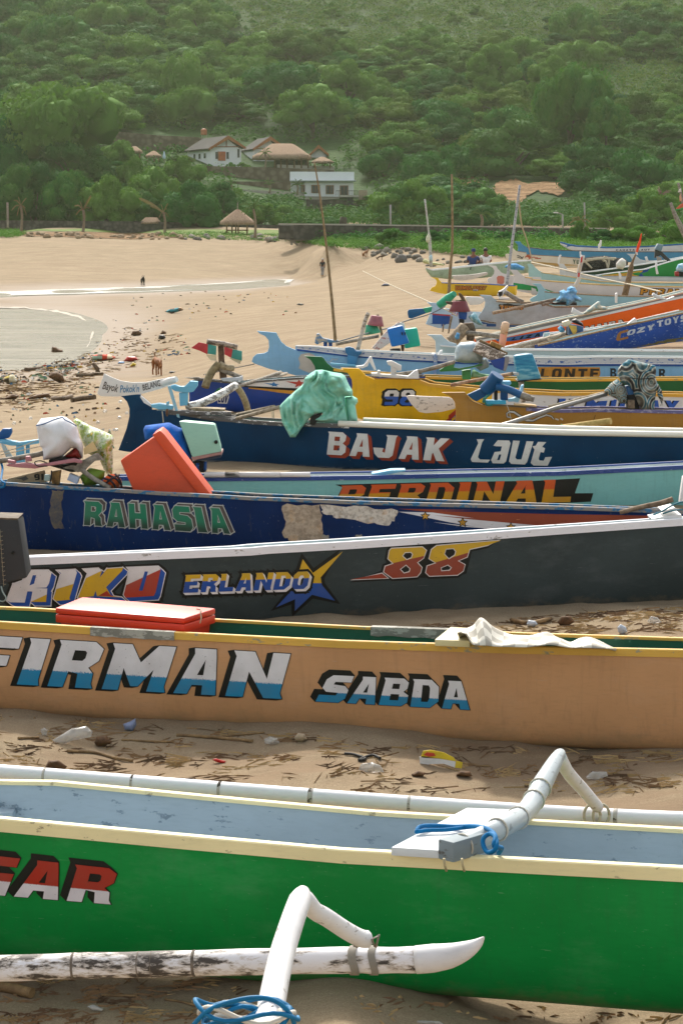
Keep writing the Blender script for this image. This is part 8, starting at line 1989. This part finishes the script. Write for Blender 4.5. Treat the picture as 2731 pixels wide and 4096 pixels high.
palm('wilted palm behind the right wall, near the scar',(1100,1050),(1098,1015),262,[(-50,10),(-40,-12),(20,-25),(45,5),(-15,-20),(30,20),(-30,25)],DRYF,tagp='M2',seed=6)
palm('small palm in front of the thatched pavilion',(1218,765),(1218,705),440,[(-30,-5),(30,-5),(-20,-25),(20,-25),(-25,20),(25,20),(0,-30)],GRF,seed=7)
palm('banana plant on the terrace left of the flat house',(1238,875),(1238,850),412,[(-20,-20),(15,-25),(-8,-32),(22,-10),(-25,-5)],GRF,seed=8)
palm('banana plant against the flat house corner',(1365,880),(1365,850),404,[(-25,-12),(20,-25),(-8,-28),(28,-5),(-28,8),(24,12)],GRF,seed=9)
palm('banana plant below the upper stone terrace',(1062,880),(1062,850),400,[(-20,-20),(15,-25),(-8,-32),(22,-5),(-25,-2)],GRF,seed=10)
for lb,tg,pts,Y in (('grey concrete post behind the wall, left of the net mast','M2',[(226,1045),(225,940)],262),('lamp post with short arm behind the right wall','M2',[(1016,1045),(1014,985)],262),('grey post on the bank right of the lamp post','M2',[(1118,1010),(1114,930)],300)):
    ps = thing('post',lb,'post',at(*S(tg,pts[0]),Y)); q = [at(*S(tg,p),Y) for p in pts]; MB().tube([q[0] - Vector((0,0,1)),q[1]],.11,8).build('shaft',paint('#8f8d86',.8),ps)
    if lb.startswith('lamp'): MB().tube([q[1],at(*S(tg,(985,975)),Y)],.06,6).build('arm',paint('#8f8d86',.8),ps); MB().box(at(*S(tg,(983,976)),Y),(.5,.3,.15)).build('lamp',paint('#c9c8c4',.5),ps)
single('tree_stump',MB().tube([at(*S('M3',(835,120)),262),at(*S('M3',(832,80)),262),at(*S('M3',(838,40)),262)],[.5,.42,.38],10),BARK,'cut tree stump standing on the right wall','stump')
# --- boulders
def rock_mesh(seed):
    v,f = sph(3); r = np.random.RandomState(seed); o = r.uniform(-9,9,3)
    d = np.array([1 + .35 * mnoise.noise(Vector(p * 1.1 + o)) + .16 * mnoise.noise(Vector(p * 2.8 + o)) for p in v]); v = v * d[:,None] * [1,.8,.72]
    me = bpy.data.meshes.new('boulder'); me.from_pydata(v.tolist(),[],f.tolist()); me.polygons.foreach_set('use_smooth',np.ones(len(f),bool)); return me
def m_rock(a,b):
    n = N('rock'); oi = n.new('ObjectInfo'); co = n.coord('Object'); q = n.noise(co,2.5,6,.65); n.bump(q,.6,.1)
    c = n.mix(oi.outputs['Random'],a,b); return n.done(n.mix(n.ramp(q,[(.35,.6),(.6,0.0)]),c,(.05,.045,.04)),.9,.15)
RK = [rock_mesh(k) for k in range(5)]; RM = m_rock((.14,.13,.12),(.30,.27,.22)); RM2 = m_rock((.26,.19,.11),(.42,.30,.19))
for me in RK: me.materials.append(RM)
RK2 = [m_.copy() for m_ in RK]
for me in RK2: me.materials.clear(); me.materials.append(RM2)
rng = random.Random(21)
def boulder(px,py,w,meshes,label,group):
    p = land_hit(px,py) or ground_at(px,py); k = p.y / FPX
    o = bpy.data.objects.new('boulder',rng.choice(meshes)); COL.objects.link(o); s = w * k / 2
    o.location = p + Vector((0,0,s * .3)); o.scale = (s,s * rng.uniform(.8,1.2),s * rng.uniform(.75,1.1)); o.rotation_euler = (rng.uniform(-.3,.3),rng.uniform(-.3,.3),rng.uniform(0,6.28))
    return tag(o,label,'boulder',group)
for x,y,w in ((1110,380,60),(1145,360,58),(1200,380,72),(1225,345,80),(1250,320,60),(1295,392,80),(1320,345,46),(1350,355,60),(1370,400,76),(1420,395,60),(1470,345,70),(1490,405,100),(1440,360,50),(1545,355,56),(1520,430,80),(1350,432,120),(1410,335,70),(1160,315,90),(1060,310,70),(1030,325,60),(1270,300,70),(1365,320,40),(1180,345,60),(1100,350,40),(1540,310,50),(1255,355,40)):
    boulder(*S('M3',(x,y + 12)),w * .4464,RK,'grey boulder in the rock heap by the creepers','boulders in the rock heap')
for x,y,w in ((455,435,60),(500,375,40),(395,430,44),(560,420,46),(620,405,70),(700,400,46),(560,365,40),(760,345,60),(730,395,56),(800,395,60),(860,405,60)):
    boulder(*S('E5',(x + 20,y)),w * .3827,RK,'grey boulder in the rock heap by the creepers','boulders in the rock heap')
for x,y,w in ((30,222,56),(92,240,60),(180,252,96),(225,240,60),(140,240,40)):
    boulder(*S('M3',(x,y + 10)),w * .4464,RK,'pale boulder of the bank below the beach hut','boulders below the beach hut')
for k in range(70):
    x = rng.uniform(60,640); y = lerp(541,551,(x - 60) / 580) + rng.uniform(-6,5)
    boulder(x * 1.7417,y * 1.7417,rng.uniform(12,34),RK2 if x < 420 else RK,'brown boulder in the broken bank under the lawn' if x < 420 else 'grey boulder in the broken bank under the lawn','boulders of the broken bank')
YD = (land_hit(*S('M3',(450,296))) or Vector((0,236,0))).y
dr = thing('driftwood','bleached driftwood trunk propped above the sand right of the hut','driftwood',at(*S('M3',(470,250)),YD))
tube_part(dr,'trunk',[at(*S('M3',p),YD) for p in ((280,228),(400,248),(520,240),(635,234))],[.12,.16,.15,.1],GREYWOOD)
for q in (((360,250),(395,265),(425,292)),((495,250),(525,270),(540,300)),((370,255),(375,290),(375,292))): tube_part(dr,'limb',[at(*S('M3',p),YD - .4) for p in q],[.14,.12,.1],GREYWOOD)
# ================================================================ litter on the sand
def drop(tg,p,dz=0.0):
    q = S(tg,p); return (land_hit(*q) or ground_at(*q)) + Vector((0,0,dz))
def scraps(name,m,tg,poly,n,ln,wd,seed,dens=None):
    """uncountable dry twigs and crumbs lying on the sand: thin bent slivers"""
    r = np.random.RandomState(seed); P = [S(tg,p) for p in poly]; xs = [p[0] for p in P]; yv = [p[1] for p in P]; V,F = [],[]; k = 0; t = 0
    while k < n and t < n * 8:
        t += 1; x,y = r.uniform(min(xs),max(xs)),r.uniform(min(yv),max(yv)); c = False
        for i in range(len(P)):
            (x1,y1),(x2,y2) = P[i - 1],P[i]
            if (y1 > y) != (y2 > y) and x < (x2 - x1) * (y - y1) / (y2 - y1) + x1: c = not c
        if not c or mnoise.noise(Vector((x / 160,y / 45,seed))) < r.uniform(-.1,.42) + (0 if dens is None else dens): continue
        p = land_hit(x,y)
        if p is None: continue
        k += 1; a = r.normal(0,.7) + (r.uniform(0,3.1) if r.uniform() < .4 else 0); l = ln * r.uniform(.25,1) ** 2 + wd; d = Vector((math.cos(a),math.sin(a),r.uniform(-.05,.2))) * l; s_ = Vector((-math.sin(a),math.cos(a),0)) * wd * r.uniform(.5,1.4); u = Vector((0,0,wd * 1.2 + .004)); b = len(V); bend = s_ * r.uniform(-1.2,1.2)
        V += [p - d - s_,p - d + s_,p + bend - s_ + u * .2,p + bend + s_ + u * .2,p + d,p - d + u * 1.4,p + bend + u * 1.8]
        F += [(b,b + 2,b + 6,b + 5),(b + 1,b + 5,b + 6,b + 3),(b + 2,b + 4,b + 6),(b + 3,b + 6,b + 4)]
    mb = MB(); mb.add(V,F); o = mb.build(name,m,fix=False); return tag(o,kind='stuff')
def m_mix(name,cols,sc):
    n = N(name); w = n.new('TexWhiteNoise'); co = n.coord('Object',(sc,sc,sc)); sn = n.new('VectorMath'); sn.operation = 'SNAP'; sn.inputs[1].default_value = (1,1,1); n.link(co,sn.inputs[0]); n.link(sn.outputs[0],w.inputs['Vector'])
    return n.done(n.ramp(w.outputs['Value'],[(i / len(cols),c) for i,c in enumerate(cols)],'CONSTANT'),.8,.2)
TWIG = m_mix('twig',['#7f6448','#9a8058','#5f4a36','#b09468','#8a6c4c','#6f5640'],6); CRUMB = m_mix('litter_mix',['#d8d4cc','#8a6a48','#3a5f7a','#4a3a2c','#b04a34','#c9c2b0','#2f2a26','#6a8a6a','#c9a24c','#5a4634'],2.2)
BND1 = [(-60,640),(700,690),(1568,745),(1568,930),(900,960),(-60,930)]
scraps('dry_litter',TWIG,'C3',BND1,560,.15,.0010,1); scraps('dry_litter',TWIG,'C4',[(-20,770),(1600,815),(1600,1010),(-20,1000)],480,.15,.0010,2)
scraps('dry_litter',TWIG,'C4',[(250,235),(650,210),(1600,140),(1600,300),(700,285),(250,255)],520,.15,.0022,3,-.2)
scraps('dry_litter',TWIG,'C1',[(-20,1060),(1100,1045),(1200,1258),(-20,1258)],430,.08,.0010,4,-.1); scraps('dry_litter',TWIG,'C2',[(-20,1120),(1600,1225),(1600,1258),(-20,1258)],70,.06,.002,5)
TL = [(-20,300),(150,240),(420,120),(800,90),(1150,130),(1200,260),(900,330),(620,400),(620,560),(300,600),(-20,640)]
scraps('tide_litter',TWIG,'E1',TL,620,.30,.010,6,-.15); scraps('tide_litter',CRUMB,'E1',TL,260,.10,.022,7); scraps('tide_litter',TWIG,'E1',[(-20,280),(600,250),(640,400),(-20,560)],420,.34,.012,8,-.25)
scraps('tide_litter',CRUMB,'E1',[(-20,280),(560,260),(600,400),(-20,470)],150,.12,.035,11,-.1)
scraps('tide_litter',CRUMB,'E8',[(500,640),(1500,540),(1568,784),(500,784)],60,.14,.03,9); scraps('tide_litter',CRUMB,'E1',[(-20,640),(740,560),(740,860),(-20,700)],40,.08,.02,10)
CLEAR = plain('#d0cec8',.2,.5); _t = CLEAR.node_tree; _m = _t.nodes.new('ShaderNodeMixShader'); _m.inputs[0].default_value = .55; _tb = _t.nodes.new('ShaderNodeBsdfTransparent'); _o = next(q for q in _t.nodes if q.type == 'OUTPUT_MATERIAL'); _t.links.new(_t.nodes['Principled BSDF'].outputs[0],_m.inputs[1]); _t.links.new(_tb.outputs[0],_m.inputs[2]); _t.links.new(_m.outputs[0],_o.inputs[0]); HUSK = wood('#6f5238','#3a2818')
def lump(name,tg,out,th,m,label,cat,fold=.02,seed=1,lift=.0,fs=12):
    xs = [p[0] for p in out]; yb = max(p[1] for p in out); b = drop(tg,(sum(xs) / len(xs),yb)); return single(name,pillow(S(tg,out),b.y + th * .3,th,fold,seed,16,fs),m,label,cat)
pk = thing('food_packet','torn yellow and white food packet on the sand','packet',drop('C4',(455,875)))
Yk = drop('C4',(455,880)).y
for nm,q,m in (('paper',[(358,835),(370,832),(450,842),(525,855),(520,884),(470,866),(410,868),(360,873)],'#d8d6d4'),('printed_top',[(364,835),(375,808),(410,803),(470,815),(515,838),(526,856),(450,843),(372,838)],'#d6bb2c'),('corner',[(524,852),(556,860),(552,888),(520,884)],'#d0b430'),('emblem',[(378,826),(392,814),(425,818),(432,830),(400,834)],'#c0402c')): MB().prism(S('C4',q),Yk - (.012 if nm == 'emblem' else 0),.006).build(nm,plain(m,.5),pk)
lump('wrapper','C3',[(975,850),(990,842),(1040,856),(1030,866),(1000,862)],.03,plain('#c0241c',.4),'small bright red wrapper on the sand','wrapper',.01)
lump('plastic_cup','C3',[(566,685),(600,672),(624,658),(628,690),(610,718),(575,712)],.07,plain('#7f8aa8',.3,.5),'crushed blue printed plastic cup by the tan hull','cup',.01)
for i,(tg,q,lb) in enumerate((('C3',[(188,710),(205,700),(222,712),(215,740),(195,740)],'small clear plastic scrap, leftmost by the tan hull'),('C3',[(240,760),(330,705),(400,695),(428,720),(420,745),(340,760),(280,785)],'large crumpled clear plastic bag by the tan hull'),('C3',[(1212,755),(1240,742),(1275,750),(1288,775),(1250,782),(1220,775)],'crumpled clear bag below the letters of the tan boat'),('C2',[(1118,125),(1150,98),(1218,100),(1222,120),(1180,138),(1130,135)],'clear plastic bag beside the grey boom tip'),('C2',[(78,90),(90,65),(140,55),(180,70),(196,102),(130,105)],'dull grey crumpled bag left of the yellow packet'),('C4',[(1400,215),(1420,188),(1450,195),(1468,215),(1430,224)],'white crumpled bag beyond the tan boat at right'),('C1',[(400,1178),(430,1168),(480,1188),(470,1204),(425,1198)],'small white plastic scrap in the near shade'),('C2',[(328,1262),(345,1240),(400,1242),(450,1244),(475,1262)],'white torn paper at the bottom edge'))):
    lump('plastic_scrap',tg,q,.05,CLEAR,lb,'plastic scrap',.03,i)
for i,(tg,q,lb) in enumerate((('C3',[(434,770),(445,742),(490,738),(518,768),(480,785),(450,792)],'brown coconut husk on the sand by the clear bag'),('C3',[(1352,745),(1370,725),(1400,730),(1412,755),(1385,768),(1358,762)],'pale lump of coral by the tan hull'),('C3',[(210,880),(225,852),(270,850),(310,880),(290,905),(215,902)],'brown folded leaf behind the white float'),('C4',[(990,215),(1010,190),(1050,188),(1072,215),(1040,232),(1000,230)],'fibrous coconut husk beyond the tan boat'),('C2',[(525,115),(545,95),(590,98),(600,120),(560,125)],'brown broken husk right of the yellow packet'),('C2',[(320,112),(350,95),(390,105),(370,124),(330,122)],'dark dry husk below the yellow packet'))):
    lump('husk',tg,q,.07,HUSK if i != 1 else plain('#a8967c',.9),lb,'husk' if i != 1 else 'coral',.02,i)
for i,(tg,q,lb) in enumerate((('C4',[(848,225),(858,206),(890,210),(902,228),(880,238),(855,235)],'clear crushed bottle left of the husk beyond the tan boat'),('C4',[(1265,240),(1280,225),(1305,238),(1312,262),(1285,272),(1268,262)],'clear bottle with blue cap beyond the tan boat'))): lump('bottle',tg,q,.06,plain('#b4bcc4',.2,.5),lb,'bottle',.01,i)
def stick(tg,pts,r,lb,m=None,name='stick'):
    w = [drop(tg,p,r * .9) for p in pts]; return single(name,MB().tube(smooth_path(w,3),r,6),m or wood('#8f7450','#54402c'),lb,'stick')
for tg,pts,r,lb in (('C3',[(812,742),(980,752),(1160,770)],.012,'long straight cane on the sand under the blue letters'),('C3',[(1000,748),(1110,738),(1215,728)],.008,'thin twig crossing the cane by the tan hull'),('C3',[(310,815),(440,822),(520,845),(612,860)],.011,'crooked branch on the sand, front left'),('C3',[(560,762),(680,768),(800,772)],.008,'thin reed lying left of the cane'),('C3',[(85,755),(180,752)],.009,'short reed by the green weed at the left'),('C1',[(-30,1105),(60,1120),(150,1140)],.028,'thick bamboo stub at the lower left corner'),('C1',[(470,1132),(550,1135),(632,1136)],.008,'flat split cane in the near shade'),('C1',[(760,1150),(850,1165),(920,1185)],.006,'thin reed in the near shade by the boom'),('C4',[(560,870),(620,878),(680,882)],.006,'twig right of the yellow packet'),('C2',[(1420,172),(1520,170)],.007,'straight reed beside the far float at right'),('C4',[(780,215),(860,230),(960,210)],.02,'thick stick in the drift behind the tan boat')): stick(tg,pts,r,lb)
single('strap',MB().tube(smooth_path([drop('C4',p,.012) for p in ((15,828),(60,832),(110,852),(80,858),(140,835),(178,850))],5),.010,6),DARK,'black plastic strap on the sand left of the yellow packet','strap')
# --- wrack along the water
for i,(tg,q,th,m,lb) in enumerate((('M4',[(605,525),(650,480),(655,425),(700,430),(740,455),(790,470),(798,520),(700,528)],.6,HUSK,'big brown root clump at the edge of the water'),('M4',[(600,800),(650,750),(720,735),(790,780),(815,850),(760,885),(680,850)],.6,HUSK,'brown weed heap with orange rag near the water'),('M4',[(20,850),(80,800),(170,775),(240,850),(220,890),(100,895)],.5,m_mix('rubbish',['#8a7a5c','#c9bfa0','#4a3f30','#b4a04c','#d4d0c4'],5),'pale rubbish heap at the left edge of the beach'),('M4',[(1140,600),(1160,540),(1250,520),(1380,530),(1460,560),(1400,600),(1250,605)],.5,m_mix('rubbish2',['#8a5f40','#c0452c','#9ab09a','#4a3a2c','#d8c8a8'],5),'mixed rubbish heap with red scraps on the tide line'),('M4',[(-20,1090),(60,1070),(160,1020),(250,1040),(200,1090)],.35,HUSK,'brown weed tangle at the lower left of the beach'),('M4',[(320,1090),(400,1050),(480,1025),(620,1010),(640,1060),(480,1080)],.35,HUSK,'low weed tangle with branches left of the rudder board'),
        ('E1',[(822,140),(835,115),(870,112),(892,130),(880,145),(840,146)],.35,HUSK,'brown coconut shell in the wet sand'),('E1',[(993,165),(1000,140),(1030,138),(1042,160),(1020,170)],.35,plain('#2f2a28',.6),'dark coconut on the wet sand'),('E1',[(1005,135),(1020,110),(1045,122),(1042,135)],.3,HUSK,'split husk behind the dark coconut'),('E1',[(775,305),(800,275),(850,275),(870,295),(830,308)],.3,plain('#b03028',.5),'crumpled red cloth on the tide line'),('E1',[(738,320),(748,308),(780,308),(784,320)],.25,plain('#1f7ab8',.4),'flat blue plastic scrap on the tide line'),('E1',[(812,338),(835,312),(856,322),(850,336)],.25,plain('#d0b83c',.5),'yellow plastic scrap on the tide line'),('E1',[(1057,380),(1070,366),(1102,370),(1095,380)],.2,plain('#33363a',.6),'dark stone right of the brown dog'),('E8',[(1548,678),(1560,670),(1590,674),(1580,682)],.4,DARK,'dark plank flat on the open sand'),('M3',[(1170,660),(1200,636),(1240,640),(1250,656)],.5,plain('#2c3a5c',.6),'dark blue cloth lying on the far sand'),('E8',[(860,715),(890,700),(950,690),(960,706),(900,724)],.6,m_mix('rubbish3',['#5a4634','#3f8a94','#2f2a26','#c0a484'],4),'driftwood heap with teal scraps by the stream'))):
    lump('wrack',tg,q,th,m,lb,'wrack',.06,i,fs=5)
for tg,pts,r,lb in (('E1',[(450,565),(520,552),(598,545)],.07,'long grey plank of driftwood on the sand'),('E1',[(330,548),(400,552),(452,535)],.06,'brown driftwood branch left of the rudder board'),('M4',[(320,735),(420,728),(510,715)],.07,'brown board at the water edge'),('M4',[(960,808),(1080,805),(1180,790),(1290,790)],.06,'fallen branch on the tide line')): stick(tg,pts,r,lb,wood('#6f5a44','#3a2e22'),'driftwood')
p = drop('M4',(1230,770)); kk = p.y * .3189 / FPX
single('driftwood',MB().tube([p,p + Vector((-.03 * kk * 100,0,.6 * kk * 100)),p + Vector((-.6 * kk * 100,0,1.35 * kk * 100))],[.09,.08,.07],7),wood('#6f5a44','#3a2e22'),'upright snag of driftwood behind the rudder board','driftwood')
for tg,c,lb in (('E1',(660,617),'white plastic scrap nearest the dark blue stern'),('E1',(797,630),'white plastic scrap left of the dark blue stern post'),('E1',(750,658),'crumpled white cup on the sand below the rudder board'),('E1',(616,687),'pale plastic bag scrap above the plastic bag'),('E1',(732,735),'round clear lid on the sand left of the stern'),('E1',(194,662),'white scrap alone on the sand at left'),('E1',(90,692),'pale husk and twigs at the left of the beach'),('E1',(755,560),'white scrap under the rudder board')):
    x,y = c; lump('plastic_scrap',tg,[(x - 14,y + 8),(x - 8,y - 8),(x + 8,y - 9),(x + 15,y + 2),(x + 8,y + 10)],.12,CLEAR,lb,'plastic scrap',.03,x)
# ================================================================ people and dogs
def skin(name,J,E,m,parent,k=1.0,loc=None):
    """one continuous body: joints (position, radius) joined by bones, grown with a skin"""
    me = bpy.data.meshes.new(name); me.from_pydata([Vector(j[0]) for j in J],E,[]); o = bpy.data.objects.new(name,me); COL.objects.link(o)
    o.modifiers.new('skin','SKIN'); s_ = o.modifiers.new('sub','SUBSURF'); s_.levels = s_.render_levels = 2
    for d,j in zip(me.skin_vertices[0].data,J): d.radius = (j[1] * k,j[1] * k)
    me.skin_vertices[0].data[0].use_root = True; me.materials.append(m); o.parent = parent; return o
SKIN = plain('#7a4c34',.6); HAIR = plain('#17120f',.5)
def person(label,base,rz,shirt,trousers,pose='stand',hat=None,sc=1.0):
    rt = thing('person',label,'person',base); rt.rotation_euler.z = rz; rt.scale = (sc,) * 3
    if pose == 'stand':
        J = [((0,0,.92),.13),((0,.01,1.12),.125),((0,.02,1.36),.14),((0,.01,1.47),.055),((0,-.01,1.57),.085),((0,-.02,1.68),.075),
             ((.19,.02,1.36),.06),((.25,.04,1.10),.045),((.20,-.08,.88),.035),((.18,-.12,.80),.035),((-.19,.02,1.36),.06),((-.25,.04,1.10),.045),((-.20,-.08,.88),.035),((-.18,-.12,.80),.035),
             ((.10,0,.86),.095),((.11,-.06,.48),.065),((.11,.02,.08),.045),((.11,-.10,.03),.035),((-.10,0,.86),.095),((-.11,.05,.48),.065),((-.11,.16,.09),.045),((-.11,.05,.03),.035)]
    else:
        J = [((0,0,.14),.14),((0,.03,.34),.13),((0,-.03,.58),.14),((0,-.06,.68),.055),((0,-.09,.77),.085),((0,-.10,.87),.075),
             ((.19,-.03,.57),.06),((.25,-.16,.38),.045),((.12,-.32,.36),.035),((.05,-.38,.38),.035),((-.19,-.03,.57),.06),((-.25,-.16,.38),.045),((-.12,-.32,.36),.035),((-.05,-.38,.38),.035),
             ((.11,-.05,.14),.10),((.16,-.42,.40),.07),((.14,-.50,.08),.045),((.14,-.60,.03),.035),((-.11,-.05,.14),.10),((-.16,-.42,.40),.07),((-.14,-.50,.08),.045),((-.14,-.60,.03),.035)]
    E = [(0,1),(1,2),(2,3),(3,4),(4,5),(2,6),(6,7),(7,8),(8,9),(2,10),(10,11),(11,12),(12,13),(0,14),(14,15),(15,16),(16,17),(0,18),(18,19),(19,20),(20,21)]
    skin('body',J,E,SKIN,rt)
    mid = lambda a,b,t=.5: (tuple(Vector(J[a][0]).lerp(Vector(J[b][0]),t)),J[a][1])
    skin('shirt',[J[0],J[1],J[2],J[6],mid(6,7,.7),J[10],mid(10,11,.7)],[(0,1),(1,2),(2,3),(3,4),(2,5),(5,6)],shirt,rt,1.14)
    skin('trousers',[J[0],J[14],J[15],mid(15,16,.85),J[18],J[19],mid(19,20,.85)],[(0,1),(1,2),(2,3),(0,4),(4,5),(5,6)],trousers,rt,1.12)
    h = Vector(J[5][0]); mb = MB(); mb.lathe(h + Vector((0,.015,-.075)),[(.088,0),(.098,.05),(.085,.10),(.05,.135),(.01,.145)],14); o = mb.build('cap' if hat else 'hair',hat or HAIR,None); o.parent = rt
    for sx in (-1,1):
        mb = MB(); mb.lathe(Vector(J[4][0]) + Vector((sx * .03,-.088,.035)),[(.001,-.008),(.011,0),(.001,.008)],8); e = mb.build('eye',HAIR,None); e.parent = rt
    return rt
person('person in white cap, dark shirt and pale trousers, walking away beyond the stream',drop('M3',(650,576)),2.7,plain('#23242a',.8),plain('#8f8d8c',.8),'stand',plain('#cfcac2',.8),1.02)
p1,p2 = at(*S('E5',(890,425)),140),at(*S('E5',(1025,425)),142)
person('person in blue hood and top sitting behind the sage green boat',Vector((p1.x,p1.y,land_z(p1.x,p1.y) + .75)),2.9,plain('#1f3566',.8),plain('#3a3a40',.8),'sit',plain('#1f3566',.8),1.5)
person('person in white shirt with dark hair sitting behind the sage green boat',Vector((p2.x,p2.y,land_z(p2.x,p2.y) + .7)),3.3,plain('#d8d4d0',.8),plain('#4a4640',.8),'sit',None,1.5)
def dog(label,base,rz,m,s=1.0,sit=False,head=0.0):
    rt = thing('dog',label,'dog',base); rt.rotation_euler.z = rz; rt.scale = (s,) * 3; hz = .30 if sit else .50
    J = [((0,.30,hz - .02),.085),((0,0,.47),.085),((0,-.26,.50),.105),((0,-.38,.58 + head),.065),((0,-.47,.64 + head * 1.6),.062),((0,-.57,.61 + head * 1.9),.035),((0,-.63,.60 + head * 1.9),.025),
         ((.07,-.26,.42),.05),((.075,-.24,.22),.026),((.075,-.27,.03),.026),((-.07,-.26,.42),.05),((-.075,-.24,.22),.026),((-.075,-.27,.03),.026),
         ((.08,.26,hz - .10),.06),((.085,.18,hz * .5),.038),((.085,.33 if not sit else .2,.17),.022),((.085,.28 if not sit else .1,.03),.026),((-.08,.26,hz - .10),.06),((-.085,.18,hz * .5),.038),((-.085,.33 if not sit else .2,.17),.022),((-.085,.28 if not sit else .1,.03),.026),((0,.42,hz + .06),.022),((0,.50,hz + .20),.014)]
    E = [(0,1),(1,2),(2,3),(3,4),(4,5),(5,6),(2,7),(7,8),(8,9),(2,10),(10,11),(11,12),(0,13),(13,14),(14,15),(15,16),(0,17),(17,18),(18,19),(19,20),(0,21),(21,22)]
    skin('body',J,E,m,rt)
    for sx in (-1,1):
        c = Vector(J[4][0]) + Vector((sx * .04,.02,.05)); mb = MB(); mb.add([c + Vector((-.025,0,0)),c + Vector((.025,0,0)),c + Vector((0,.03,0)),c + Vector((sx * .015,0,.075))],[(0,1,3),(1,2,3),(2,0,3),(0,2,1)]); e = mb.build('ear',m,None); e.parent = rt
dog('brown dog walking towards the boats with its head low',drop('E1',(988,400)),.25,paint('#8a5428',.8,0,var=.35),1.15,head=-.14)
dog('black dog on the far side of the stream',drop('E8',(748,580)),.2,paint('#2a2624',.8),1.3)
dog('small tan dog sitting before the rock heap',drop('M3',(1030,405)),2.6,paint('#8a5f3a',.8),1.25,True)
dog('brown dog lying low left of the rock heap',drop('M3',(1160,432)),1.4,paint('#5f4430',.8),.8,True)
# ================================================================ haze
hb = MB(); hb.box((0,448,84),(700,940,180)); hz_o = hb.build('haze',None)
hm = bpy.data.materials.new('haze'); hm.use_nodes = True; nt_ = hm.node_tree; nt_.nodes.clear()
out = nt_.nodes.new('ShaderNodeOutputMaterial'); pv = nt_.nodes.new('ShaderNodeVolumePrincipled'); pv.inputs['Color'].default_value = (.88,.97,.70,1); pv.inputs['Density'].default_value = .00009; pv.inputs['Anisotropy'].default_value = .35
nt_.links.new(pv.outputs[0],out.inputs['Volume']); hz_o.data.materials.append(hm); tag(hz_o,kind='stuff')
